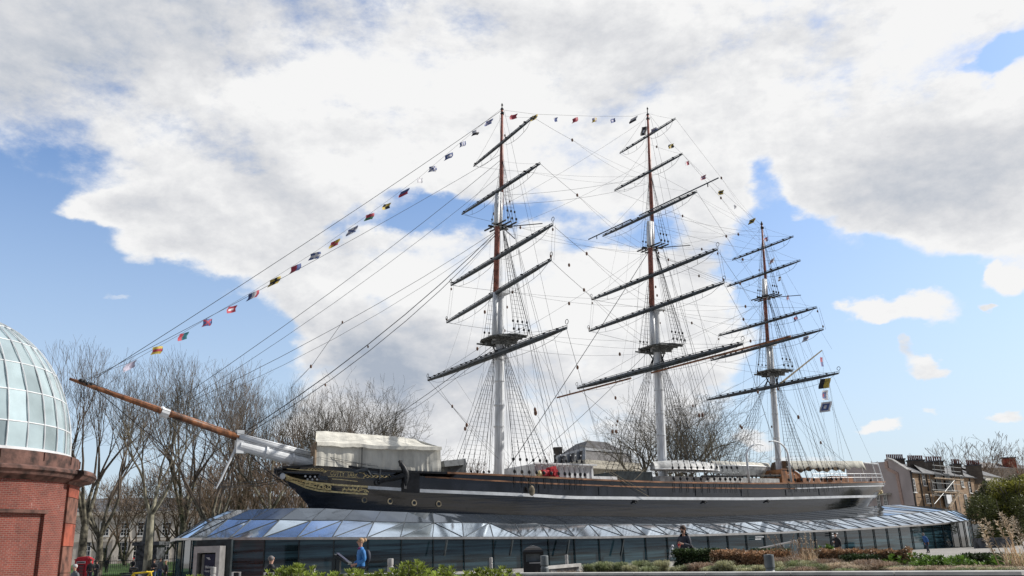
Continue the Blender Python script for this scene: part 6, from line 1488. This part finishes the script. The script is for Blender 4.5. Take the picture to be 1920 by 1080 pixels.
tl=[(1130,1049,21,'grey','first pale tuft from the left end of the planting bed'),(1163,1050,20.5,'grey','second pale tuft from the left end of the planting bed'),(1148,1053,21,'feather','short feathery tuft between the first two'),(1200,1047,20.3,'grey','green-grey tuft left of the dark box hedge'),(1240,1048,19,'feather','feathery tuft just left of the dark box hedge'),(1222,1051,20,'grey','low tuft left of the box hedge behind the coping'),
(1290,1055,17.6,'grey','green tuft in front of the dark box hedge'),(1312,1052,17.4,'russet','pinkish tuft below the join of the two hedges'),(1340,1057,17,'grey','green tuft in front of the brown hedge\'s left end'),(1358,1048,16.8,'feather','tall pale feathery tuft in front of the brown hedge'),(1380,1057,16.7,'feather','pale tuft in the middle of the brown hedge front'),(1402,1056,16.5,'grey','green-grey tuft in front of the brown hedge'),(1425,1057,16.2,'feather','pale tuft just left of the large grey bollard'),
(1470,1042,17,'russet','russet tuft right of the large grey bollard'),(1492,1046,16.5,'grey','green-grey tuft behind the russet one'),(1515,1048,16,'feather','pale tuft below the reed grass'),(1545,1045,16,'russet','brown spreading tuft below the small green shrub'),(1568,1050,15.6,'straw','straw-coloured tuft below the person in black'),(1530,1053,15.5,'grey','low green tuft next to the brown spreading one'),
(1625,1046,15.4,'russet','large dark russet tuft in the middle right of the bed'),(1648,1050,15.0,'russet','dark russet tuft beside the largest one'),(1610,1055,15,'straw','pale straw tuft before the dark russet one'),(1690,1061,14.6,'straw','low straw tuft below the green shrubs'),(1720,1058,14.2,'straw','straw tuft below the leafy green shrub'),(1755,1058,13.9,'russet','pinkish tuft below the blue-coated person'),(1790,1060,13.5,'straw','straw tuft right of the pinkish one'),(1825,1056,13.4,'straw','broad straw tuft left of the pampas grass'),(1860,1058,13.1,'russet','russet tuft under the pampas grass'),(1900,1058,12.8,'straw','straw tuft at the right edge of the view'),
(1452,1050,16.4,'feather','pale tuft right behind the large grey bollard'),(1180,1057,18.8,'feather','low feathery tuft close to the coping on the left'),(1268,1060,17.6,'feather','low pale tuft at the foot of the box hedge'),(1670,1057,14.8,'grey','green-grey tuft between russet and straw ones'),
(1105,1054,21.5,'grey','sparse short tuft at the far left end of the bed'),(1216,1058,18.4,'grey','low green tuft close to the coping before the box hedge'),(1330,1061,16.9,'feather','low pale tuft at the foot of the brown hedge'),(1395,1062,16.2,'feather','low pale tuft by the coping before the brown hedge'),(1475,1059,15.4,'grey','low green-grey tuft by the coping right of the bollard'),(1500,1060,15.2,'russet','low russet tuft by the coping under the reed grass'),(1585,1062,14.8,'grey','low green tuft by the coping below the dark hedge piece'),(1738,1064,13.9,'feather','low pale tuft by the coping below the leafy shrub'),(1808,1064,13.2,'grey','low green-grey tuft by the coping on the right'),(1845,1064,13.0,'feather','low pale feathery tuft by the coping below the pampas'),(1885,1064,12.7,'grey','low green-grey tuft by the coping at the far right')]
kindw={'grey':'grey-green','feather':'pale feathery','russet':'russet','straw':'straw-coloured'}
for i,(px,pt,D,k,l) in enumerate(tl):
    D=max(D,wallD(px)+.75); o=TP[k] if k not in usedT else TP[k].copy()
    if k in usedT: COL.objects.link(o)
    usedT.add(k); x=P(px,pt,D).x; zt_=zat(x,D,pt); h_=max(.16,zt_-BZ); kk=h_/.42; place(o,(x,D,BZ-.01),random.uniform(0,6.28),(max(kk,.7)*1.1,max(kk,.7)*1.1,kk*1.1),l+' ('+k+' grass)' if False else l,'ornamental grass tufts'); tag(o,cat='grass tuft')
def reeds(px,pt,D,n,w_,label,plume,hh,m='straw'):
    rd=random.Random(px); x=P(px,pt,D).x; zt_=zat(x,D,pt); z0=BZ; H2=zt_-z0; e=thing('pampas_grass' if plume else 'reed_grass',label,'grass',(x,D,z0)); g=MB(); pl_=MB()
    for k in range(n):
        bx=rd.uniform(-w_,w_)*.35; by=rd.uniform(-.25,.25); tx=bx+rd.uniform(-w_,w_)*.6; hz_=H2*rd.uniform(hh,1); p0=Vector((x+bx,D+by,z0)); p2=Vector((x+tx,D+by*1.5,z0+hz_)); p1=p0.lerp(p2,.5)+Vector((0,0,hz_*.06))
        g.tube([p0,p1,p2],[.008,.007,.004],3,cap=False)
        d=(p2-p1).normalized()
        nn_=60 if plume else 16
        for _ in range(nn_):
            t=rd.random(); ln=(.42 if plume else .25)*H2/1.2; q=p2-d*ln*t; a=Vector((rd.uniform(-1,1),rd.uniform(-1,1),rd.uniform(0,1.2))).normalized(); s=(.05 if plume else .022)*(1-.6*abs(t-.4)); o=a.orthogonal().normalized(); pl_.face([q,q+a*s+o*.006,q+a*s*1.6,q+a*s-o*.006])
    for k in range(n*8):
        a=rd.uniform(0,6.28); d=Vector((math.cos(a),math.sin(a),0)); p0=Vector((x+rd.uniform(-.15,.15),D+rd.uniform(-.1,.1),z0)); h2=H2*rd.uniform(.25,.6); o=Vector((-d.y,d.x,0))*.006; p1=p0+d*.12*w_+Vector((0,0,h2*.7)); p2=p0+d*w_*.45+Vector((0,0,h2))
        g.face([p0-o,p0+o,p1+o,p1-o]); g.face([p1-o,p1+o,p2])
    g.build('stems',m,e); pl_.build('plumes',m,e)
reeds(1888,962,13.6,9,.55,'tall pampas grass with pale plumes at the right edge',True,.6)
reeds(1484,1000,19.5,22,.75,'tall thin reed grass behind the large grey bollard',False,.55,'russet')
reeds(1512,996,19.3,12,.35,'tallest upright clump of pale reed grass in front of the glass wall',False,.7)
# green bush right
def bush(px,py,D,rx,rz_,n,m,label,sz,seed,name='large_bush'):
    rd=random.Random(seed); c=P(px,py,D); e=thing(name,label,'bush',(c.x,D,GZ)); g=MB(); br_=MB()
    for k in range(16):
        q=Vector((rd.uniform(-1,1),rd.uniform(-1,1),rd.uniform(-1,1)))*.72; cc_=c+Vector((q.x*rx,q.y*rx*.8,q.z*rz_)); r2=rx*rd.uniform(.28,.5)
        leaves(g,cc_,(r2,r2,r2*.9),n//16,sz,rd,up=.0,shell=.45,long=2.6)
    for k in range(14):
        a=rd.uniform(0,6.28); br_.tube([Vector((c.x,D,GZ)),Vector((c.x+math.cos(a)*rx*.5,D+math.sin(a)*rx*.5,c.z)),Vector((c.x+math.cos(a)*rx*.9,D+math.sin(a)*rx*.8,c.z+rz_*rd.uniform(.2,.9)))],[.12,.06,.02],5,cap=False)
    g.build('foliage',m,e); br_.build('branches','bark',e); return e
bush(1878,985,96,3.2,3.0,26000,'bushd','dense dark green bush at the right behind the glass building',.10,1)
bush(1870,935,99,2.4,2.0,12000,'bushd','upper dark green bush beside the last terrace house',.10,2)
bush(1893,930,97,2.5,2.3,9000,'willow','yellow-green bush beside the dark bush at the right',.10,3)
bush(1925,950,98,3.2,3.6,20000,'willow','tall yellow-green bush cut by the right edge',.11,4)
g=thing('concrete_bench','low grey concrete block at the foot of the green bush','bench',P(1858,1020,84)); g.location.z=GZ
m_=MB(); q=P(1862,1022,84); m_.box((q.x,84,GZ+.45),(3.0,1.2,.9)); m_.build('block','wallside',g)
# ================================================================ STREET FURNITURE
def bollard(px,pt,D,r,label,m='bollard',grp='bollards on the plaza'):
    x=P(px,pt+20,D).x; zt_=zat(x,D,pt); e=thing('bollard',label,'bollard',(x,D,GZ),0,grp); g=MB(); h=zt_-GZ
    g.lathe((x,D,GZ),[(r,0),(r,h*.0+h-.26),(r*.86,h-.245),(r*.86,h-.215),(r*1.0,h-.20),(r*1.0,h-.03),(r*.95,h-.008),(0,h)],24); g.build('post',m,e,smooth=False); return e
bollard(1021,1041,19.3,.085,'dark grey bollard right beside the litter bin'); bollard(1443,1039,14.4,.078,'large grey bollard in front of the planter wall, right of the brown hedge')
bollard(732,1047,30,.10,'pale bollard half hidden behind the tall laurel shoots','bollardl'); bollard(921,1045,40,.07,'slim pale bollard left of the litter bin','bollardl'); bollard(1063,1040,46,.08,'slim pale bollard right of the litter bin','bollardl'); bollard(399,1063,30,.09,'pale bollard in front of the entrance poster','bollardl'); bollard(588,1059,36,.06,'thin pale bollard between seated man and lectern','bollardl'); bollard(1597/1,1042,30,.07,'short pale bollard hidden low behind the brown hedge','bollardl') if False else None
# litter bin
bx=P(999.5,1040,28).x; bz=zat(bx,28,1026)-GZ; lb_=thing('litter_bin','black domed litter bin with open mouths standing on the plaza','litter bin',(bx,28,GZ)); g=MB()
w_=.31; g.box((bx,28,GZ+.42),(w_*2,w_*2,.84)); 
for sx in (-1,1):
    for sy in (-1,1): g.box((bx+sx*(w_-.05),28+sy*(w_-.05),GZ+.84+.14),(.1,.1,.28))
g.box((bx,28,GZ+.05),(w_*2.1,w_*2.1,.1)); g.build('body','black_gloss',lb_)
g=MB(); g.lathe((bx,28,GZ),[(w_*1.42,1.06),(w_*1.44,1.12),(w_*1.3,1.18),(w_*1.0,1.24),(w_*.55,1.285),(w_*.5,1.30),(0,1.31)],4,0,math.pi/4,math.pi/4+2*math.pi)
g.build('domed_lid','black_gloss',lb_,smooth=False)
g=MB(); g.box((bx,28,GZ+.97),(w_*1.3,w_*1.3,.26)); g.build('liner','bollard',lb_)
g=MB(); g.box((bx+.05,28-w_-.006,GZ+.80),(.36,.012,.035)); g.box((bx-.16,28-w_-.006,GZ+.30),(.05,.012,.17)); g.box((bx+.18,28-w_-.006,GZ+.33),(.05,.012,.10)); g.ell((bx-.16,28-w_-.01,GZ+.43),.028,6,4); g.ell((bx+.18,28-w_-.01,GZ+.42),.03,6,4); g.build('litter_symbol','bollardl',lb_)
# lectern
lx=P(640,1050,26).x; le=thing('info_lectern','dark sloping information lectern beside the woman in blue','information board',(lx,26,GZ)); g=MB()
for px in (627,635): 
    q=P(px,1050,26); g.box((q.x,26,(GZ+q.z)/2+.02),(.10,.25,q.z-GZ+.04))
g.build('leg','mull',le); a,b=P(628.5,1040.5,26),P(656,1057,26); g=MB(); g.beam(a,b,.55,.06,up=(0,0,1)); g.build('panel','mull',le); g=MB(); g.beam(a+Vector((.06,0,.05)),b+Vector((-.04,0,.05)),.40,.02); g.build('panel_sheet','poster',le)
# ramp slab on the plaza and handrails
rs_=thing('stone_bench','long low dark stone bench in front of the glass wall, right of the litter bin','bench',P(1055,1060,40)); rs_.location.z=GZ
a,b=P(1024,1062,38),P(1090,1056.5,40); g=MB(); d_=(b-a); g.hexa([zz(a,a.z-.12),zz(b,b.z-.12),zz(b+Vector((0,1,0)),b.z-.12),zz(a+Vector((0,1,0)),a.z-.12),a,b,b+Vector((0,1,0)),a+Vector((0,1,0))]); g.build('seat','coping',rs_)
g=MB(); a2,b2=a+Vector((.1,.2,0)),b+Vector((-.1,.2,0)); g.hexa([zz(a2,GZ),zz(b2,GZ),zz(b2+Vector((0,.6,0)),GZ),zz(a2+Vector((0,.6,0)),GZ),zz(a2,a.z-.124),zz(b2,b.z-.124),zz(b2+Vector((0,.6,0)),b.z-.124),zz(a2+Vector((0,.6,0)),a.z-.124)]); g.build('base','wallside',rs_)
hr=thing('handrail','sloping steel handrail among the reed grass','handrail',P(1455,1030,33)); hr.location.z=GZ
g=MB(); a,b=P(1421,1029,34),P(1493,1014,34); g.tube([a,b],.035,6)
for t in (0,.33,.66,1): q=a.lerp(b,t); g.tube([q,zz(q,GZ)],.025,5)
g.build('rail','steel',hr)
bn=thing('metal_bench','pale metal bench frame beside the seated man at the lower left','bench',P(470,1075,23)); bn.location.z=GZ
g=MB(); Db=23
for (x0,x1,y) in ((436,450,1073),(496,512,1074)):
    a,b=P(x0,y,Db),P(x1,y,Db+.3); g.tube([zz(a,GZ),a,b,zz(b,GZ)],.03,6)
g.build('arm_frame','steel',bn)
a,b=P(440,1079,Db+.2),P(505,1078,Db+.2); g=MB(); zz_=.80
for k in range(4): g.beam(zz(a+Vector((0,.12*k,0)),.80),zz(b+Vector((0,.12*k,0)),.80),.09,.03)
g.build('seat','teak',bn)
# telephone box
td=64; tx=P(157,1062,td).x; ztp=zat(tx,td,1043.5); tb_=thing('telephone_box','red telephone box beside the brick rotunda','telephone box',(tx,td,GZ-.5)); W_=.86; z0=GZ-.02; z1=ztp-.25
g=MB()
for sx in (-1,1):
    for sy in (-1,1): g.box((tx+sx*(W_/2-.06),td+sy*(W_/2-.06),(z0+z1)/2),(.12,.12,z1-z0))
g.box((tx,td,z1-.14),(W_+.02,W_+.02,.3)); g.box((tx,td,z0+.2),(W_-.01,W_-.01,.4)); 
for k in range(8): 
    z=z0+.4+(z1-.3-z0-.4)*(k+1)/9; g.box((tx,td-W_/2+.03,z),(W_-.1,.03,.03)); g.box((tx+W_/2-.03,td,z),(.03,W_-.1,.03))
for sx in (-.2,.2): g.box((tx+sx,td-W_/2+.03,(z0+z1)/2+.1),(.03,.03,z1-z0-.6))
g.build('frame','red',tb_)
g=MB(); g.box((tx,td,z1+.05),(W_+.1,W_+.1,.08)); g.lathe((tx,td,z1+.09),[(W_*.66,0),(W_*.60,.08),(W_*.4,.15),(0,.18)],4,0,math.pi/4,math.pi/4+2*math.pi); g.build('domed_roof','red',tb_)
g=MB(); g.box((tx,td-W_/2-.02,z1-.14),(.62,.02,.15)); sgn_=g.build('sign','white',tb_)
text_on('TELEPHONE',(tx-.27,td-W_/2-.04,z1-.14),(tx+.27,td-W_/2-.04,z1-.14),.08,'blackp','sign_text',tb_,.005)
g=MB(); g.box((tx,td,(z0+.4+z1-.3)/2),(W_-.16,W_-.16,z1-z0-.72)); g.build('glazing','pane',tb_)
# bicycle
bd=30; bx0=P(262,1075,bd).x; bi=thing('bicycle','yellow bicycle parked at the lower left with its bars just in view','bicycle',(bx0,bd,GZ)); ztb=zat(bx0,bd,1073)
hub=GZ+.33
for dx in (-.52,.52):
    c=Vector((bx0+dx,bd,hub)); g=MB(); g.tube([c+Vector((math.cos(t)*.31,0,math.sin(t)*.31)) for t in [k*math.pi/10 for k in range(21)]],.025,6)
    wh=g.build('wheel','blackp',bi); g=MB()
    for k in range(8): t=k*math.pi/4; g.tube([c,c+Vector((math.cos(t)*.3,0,math.sin(t)*.3))],.004,3)
    g.build('spokes','steel',wh)
g=MB(); f0=Vector((bx0-.52,bd,hub)); f1=Vector((bx0+.52,bd,hub)); bb=Vector((bx0-.02,bd,hub-.02)); st_=Vector((bx0-.2,bd,hub+.55)); hd=Vector((bx0+.36,bd,hub+.58))
for a,b in ((f0,bb),(f0,st_),(bb,st_),(st_,hd),(bb,hd),(hd,f1)): g.tube([a,b],.028,6)
g.tube([hd,Vector((bx0+.32,bd,ztb-.02))],.02,6); g.build('frame','bikeyel',bi)
g=MB(); p=Vector((bx0+.32,bd,ztb)); g.tube([p+Vector((.0,-.28,.02)),p+Vector((.05,-.1,0)),p+Vector((.05,.1,0)),p+Vector((0,.28,.02))],.018,6); g.build('handlebar','bikeyel',bi); g=MB(); g.ell(st_+Vector((0,0,.16)),(.15,.08,.05),8,5); g.tube([st_,st_+Vector((0,0,.14))],.015,5); g.build('saddle','blackp',bi)
g=MB(); 
# ================================================================ PEOPLE
def skin(name,verts,edges,radii,m,parent,lv=2):
    me=bpy.data.meshes.new(name); me.from_pydata([tuple(v) for v in verts],edges,[]); ob=bpy.data.objects.new(name,me); COL.objects.link(ob)
    md=ob.modifiers.new('s','SKIN'); 
    for i,r_ in enumerate(radii):
        sv=me.skin_vertices[0].data[i]; sv.radius=(r_,r_) if isinstance(r_,(int,float)) else r_; sv.use_root=(i==0)
    md.use_smooth_shade=True; md.branch_smoothing=.6
    sb_=ob.modifiers.new('b','SUBSURF'); sb_.levels=lv; sb_.render_levels=lv
    dg=bpy.context.evaluated_depsgraph_get(); dg.update(); m2=bpy.data.meshes.new_from_object(ob.evaluated_get(dg)); m2.name=name
    bpy.data.objects.remove(ob); o=bpy.data.objects.new(name,m2); COL.objects.link(o); m2.materials.clear(); m2.materials.append(M[m]); o.parent=parent; return o
def person(loc,rz,h,label,top,legs,hair,pose='stand',arms=('down','down'),hairst='short',extra=None,coat=1.0,small=False,lean=0,grp=None,stride=.0):
    e=thing('person',label,'person',loc,rz,grp); k=h/1.75
    V_=lambda x,y,z:Vector((x*k,(y-lean*max(0,z-.9)**1.0)*k,z*k))   # faces -Y, lean towards -Y
    hipz=.92; off=0
    if pose=='sit': hipz=.50
    dz=hipz-.92
    pel=V_(0,0,hipz); 
    sh=1.42+dz
    vs=[];ed=[];rs=[]
    def add(p,r_,par_=None):
        vs.append(p); rs.append(r_ if not isinstance(r_,tuple) else r_); 
        if par_ is not None: ed.append((par_,len(vs)-1))
        return len(vs)-1
    a=add(pel,(.12*k,.09*k)); w_=add(V_(0,0,1.08+dz),(.105*k,.08*k),a); ch_=add(V_(0,0,1.28+dz),(.115*k,.085*k),w_); nk=add(V_(0,-.0,1.45+dz),.048*k,ch_); hd0=add(V_(0,-.02,1.53+dz),.046*k,nk); hd1=add(V_(0,-.035,1.60+dz),(.072*k,.085*k),hd0); hd2=add(V_(0,-.03,1.68+dz),(.07*k,.085*k),hd1)
    J={}
    for sx,ar,nm in ((-1,arms[0],'L'),(1,arms[1],'R')):
        s_=add(V_(sx*.15,0,1.375+dz),.044*k,ch_)
        if ar=='down': el_=(sx*.22,.03,1.12+dz); wr=(sx*.23,-.04,.88+dz)
        elif ar=='front': el_=(sx*.23,-.02,1.13+dz); wr=(sx*.07,-.24,1.12+dz)
        elif ar=='phone': el_=(sx*.22,-.05,1.13+dz); wr=(sx*.08,-.28,1.20+dz)
        elif ar=='hip': el_=(sx*.23,.04,1.12+dz); wr=(sx*.10,-.20,1.02+dz)
        elif ar=='knee': el_=(sx*.22,-.12,1.12+dz); wr=(sx*.14,-.32,.98+dz)
        e_i=add(V_(*el_),.042*k,s_); w_i=add(V_(*wr),.026*k,e_i); J[nm]=(V_(sx*.17,0,1.40+dz),V_(*el_),V_(*wr))
        d=(V_(*wr)-V_(*el_)).normalized(); sd_=Vector((1,0,0)) if ar=='down' else Vector((0,0,1)); sd_=(sd_-d*sd_.dot(d)).normalized(); cu=d.cross(sd_).normalized()*( -1 if sx<0 else 1)
        pm=add(V_(*wr)+d*.055*k,(.030*k,.02*k),w_i)
        if not small:
            for fi,(fo,fl) in enumerate(((-.027,.062),(-.009,.072),(.009,.068),(.026,.054))):
                b0=V_(*wr)+d*.085*k+sd_*fo*k; f0=add(b0,.0095*k,pm); f1=add(b0+d*fl*.5*k+cu*.010*k,.0085*k,f0); add(b0+d*fl*.85*k+cu*.03*k,.007*k,f1)
            t0=add(V_(*wr)+d*.03*k-sd_*.032*k,.0105*k,w_i); add(V_(*wr)+d*.065*k-sd_*.055*k+cu*.012*k,.009*k,t0)
    LG={}
    for sx in (-1,1):
        hp_=add(V_(sx*.09,0,hipz-.05),.085*k,a)
        st2=stride*sx
        if pose=='sit': kn=(sx*.12,-.42,.50); an_=(sx*.12,-.42,.09); 
        else: kn=(sx*.10,-.03-st2*.5,.49); an_=(sx*.11,.03-st2,.09+(.03 if st2<0 else 0))
        ki=add(V_(*kn),.055*k,hp_); ai=add(V_(*an_),.036*k,ki); add(V_(an_[0]*1.05,an_[1]-.13,an_[2]-.055),.032*k,ai); LG[sx]=(V_(sx*.09,0,hipz-.05),V_(*kn),V_(*an_))
    skin('body',vs,ed,rs,'skin',e,2 if not small else 1)
    # jacket
    hem=(.86 if coat<=1 else .62)+dz if pose!='sit' else .52
    vj=[V_(0,0,max(hem,.56)),V_(0,.0,(hem+1.1+dz)/2),V_(0,0,1.27+dz),V_(0,0,1.41+dz),V_(0,-.005,1.515+dz)]; rj_=[(.165*k,.13*k),(.16*k,.125*k),(.185*k,.14*k),(.125*k,.10*k),(.080*k,.080*k)]; ej=[(0,1),(1,2),(2,3),(3,4)]
    for nm in ('L','R'):
        s0_,e0_,w0_=J[nm]; i=len(vj); vj+=[s0_,e0_,e0_.lerp(w0_,.88)]; rj_+=[.086*k,.064*k,.046*k]; ej+=[(2,i),(i,i+1),(i+1,i+2)]
    skin('jacket',vj,ej,rj_,top,e,2)
    vt=[V_(0,0,hipz+.04)]; rt=[(.15*k,.12*k)]; et=[]
    for sx in (-1,1):
        h0,k0,a0=LG[sx]; i=len(vt); vt+=[h0,k0,a0]; rt+=[.098*k,.072*k,.058*k]; et+=[(0,i),(i,i+1),(i+1,i+2)]
    skin('trousers',vt,et,rt,legs,e,2)
    g=MB()
    for sx in (-1,1): a0=LG[sx][2]; g.ell(a0+Vector((0,-.07*k,-.045*k)),(.048*k,.135*k,.042*k),8,6)
    o=g.build('shoes','cloth_black',None,smooth=True); o.parent=e
    hc=V_(0,-.028,1.645+dz); g=MB()
    # face features
    if not small:
        f=MB(); f.ell(hc+Vector((0,-.095*k,-.005*k)),(.013*k,.02*k,.022*k),6,5)
        for sx in (-1,1): f.ell(hc+Vector((sx*.078*k,.005*k,0)),(.012*k,.02*k,.03*k),6,5)
        f.ell(hc+Vector((0,-.085*k,-.05*k)),(.024*k,.01*k,.007*k),6,4)
        o=f.build('nose_and_ears','skin',None,smooth=True); o.parent=e
        f=MB()
        for sx in (-1,1): f.ell(hc+Vector((sx*.03*k,-.088*k,.018*k)),(.011*k,.006*k,.007*k),6,4)
        o=f.build('eyes','cloth_black',None); o.parent=e
    if hairst=='short': g.ell(hc+Vector((0,.018*k,.03*k)),(.088*k,.098*k,.088*k),10,8,jit=.03)
    if hairst=='thin': g.ell(hc+Vector((0,.03*k,.0*k)),(.084*k,.085*k,.075*k),10,8)
    if hairst=='bun': g.ell(hc+Vector((0,.02*k,.03*k)),(.090*k,.10*k,.088*k),10,8,jit=.04); g.ell(hc+Vector((0,.14*k,.05*k)),(.055*k,.06*k,.055*k),8,6,jit=.1)
    if hairst=='long': g.ell(hc+Vector((0,.02*k,.03*k)),(.10*k,.108*k,.095*k),10,8,jit=.08); g.ell(hc+Vector((0,.075*k,-.05*k)),(.085*k,.06*k,.10*k),8,6,jit=.1); g.ell(hc+Vector((0,-.06*k,-.07*k)),(.055*k,.035*k,.04*k),8,6,jit=.08)
    if hairst=='cap': g.ell(hc+Vector((0,.0,.05*k)),(.095*k,.11*k,.07*k),10,8); g.ell(hc+Vector((0,-.10*k,.035*k)),(.06*k,.07*k,.012*k),8,4)
    if hairst=='hood': g.ell(hc+Vector((0,.05*k,-.05*k)),(.12*k,.12*k,.10*k),10,8); g.ell(hc+Vector((0,.02*k,.05*k)),(.088*k,.095*k,.06*k),10,8)
    o=g.build('hat' if hairst=='cap' else 'hair',hair,None,smooth=True); o.parent=e
    if extra:
        for (nm,c,r_,m_) in extra: g=MB(); g.ell(Vector(c)*k,tuple(q*k for q in r_),12,9,jit=.02); o=g.build(nm,m_,None,smooth=True); o.parent=e
    return e
def gnd(px,D,z=GZ): x=P(px,1050,D).x; return (x,D,z)
def headh(px,py,D,z=GZ): x=P(px,py,D).x; return zat(x,D,py)-z
person(gnd(677,25.5),R(-62),headh(677,1009,25.5),'woman in bright blue jacket with hair in a bun, hands together, by the lectern','cloth_blue','cloth_navy','hair_blond','stand',('hip','hip'),'bun',coat=1.2,extra=[('scarf',(0,-.03,1.455),(.075,.08,.04),'cloth_purple'),('backpack',(0,.20,1.22),(.13,.09,.20),'cloth_navy')])
person(gnd(508,24.0),R(165),1.70,'balding man in a black coat sitting with his back turned','cloth_black','cloth_black','hair_grey','sit',('knee','knee'),'thin')
person(gnd(1286,29.5),R(-40),headh(1286,985.5,29.5),'bearded long-haired man in a dark jacket holding something in both hands','cloth_navy','cloth_navy','hair_brown','stand',('front','phone'),'long',extra=[('paper',(-.02,-.30,1.17),(.05,.03,.07),'red'),('bag',(.05,.20,.98),(.17,.09,.22),'cloth_black')])
person(gnd(1573,49),R(-35),headh(1573,998.5,49),'person in black cap with a large black backpack in front of the glass wall','cloth_black','cloth_black','cloth_black','stand',('phone','down'),'cap',lean=.08,extra=[('backpack',(0.02,.24,1.20),(.20,.15,.27),'cloth_black'),('phone',(-.10,-.36,1.24),(.03,.01,.05),'white')])
person(gnd(1743,68),R(-70),headh(1743,1000.5,68)*1.06,'stooping person in a blue hooded coat walking past the glass wall','cloth_blue2','cloth_navy','hair_grey','stand',('down','down'),'hood',lean=.36,coat=1.3,stride=.22)
person(gnd(143,26),R(-30),headh(143,1058,26),'white-haired man in a grey coat at the bottom left corner','cloth_grey','cloth_black','hair_white','stand',('down','down'),'short')
person(gnd(171,62),R(20),headh(171,1049,62),'person in dark clothes beside the telephone box','cloth_black','cloth_navy','hair_brown','stand',('down','down'),'short',small=True)
person(gnd(183,61),R(-20),headh(183,1051,61),'person in a long black coat, second right of the telephone box','cloth_black','cloth_black','hair_brown','stand',('down','front'),'short',small=True,coat=1.3)
person(gnd(250,69,GZ+.55),R(10),1.45,'person in black with a red hat sitting on the dark steps','cloth_black','cloth_black','red','sit',('knee','knee'),'cap',small=True)
person(gnd(290,56),R(0),headh(290,1049,56),'person in a black jacket right of the plane tree trunk','cloth_black','denim','hair_brown','stand',('front','front'),'short',small=True)
person(gnd(301,60),R(30),headh(301,1047,60),'person in a dark grey jacket between two people in black','cloth_grey','denim','hair_brown','stand',('down','down'),'short',small=True)
person(gnd(312,52),R(-40),headh(312,1051,52),'person in a black coat touching the left corner of the glass building','cloth_black','cloth_black','hair_blond','stand',('front','down'),'short',small=True,coat=1.2)
person(gnd(201,80,.9),R(0),headh(201,1046,80,.9)*1.0,'small distant person in dark clothes behind the lawn railing','cloth_black','cloth_black','hair_brown','stand',('down','down'),'short',small=True)
for px,l in ((1638,'visitor in dark clothes at the ship\'s stern rail'),(1588,'visitor in black under the stern awning'),(1535,'visitor in grey standing among the mizzen backstays')):
    s=sof(PS(px,900,1.0))[0]; z=deckz(min(s,SE-1.2)); q=SW(min(s,SE-1.4),1.0,z+.02); person((q.x,q.y,q.z),R(30),1.72,l,'cloth_black' if px!=1535 else 'cloth_grey','cloth_navy','hair_brown','stand',('down','front'),'short',small=True,grp='visitors on the ship\'s deck')
# gull
gu=thing('pigeon','white pigeon flapping beside the left end of the dark box hedge','bird',P(1259,1032,19.9)); c=P(1259,1034,19.9); g=MB(); g.ell(c,(.035,.035,.08),8,6,rot=Matrix.Rotation(.4,3,'Y')); g.ell(c+Vector((.03,0,.11)),.03,7,5); g.tube([c-Vector((.03,0,.08)),c-Vector((.06,0,.17))],[.03,.012],5); g.build('body','f_wht',gu,smooth=True)
g=MB(); g.face([c+Vector((0,0,.05)),c+Vector((.04,.01,.07)),c+Vector((.06,.02,.13)),c+Vector((.01,.01,.09))]); g.face([c+Vector((0,0,.05)),c+Vector((-.03,-.02,.05)),c+Vector((-.02,-.03,.10)),c+Vector((.0,-.01,.07))]); g.build('wing','f_wht',gu,solid=.008)
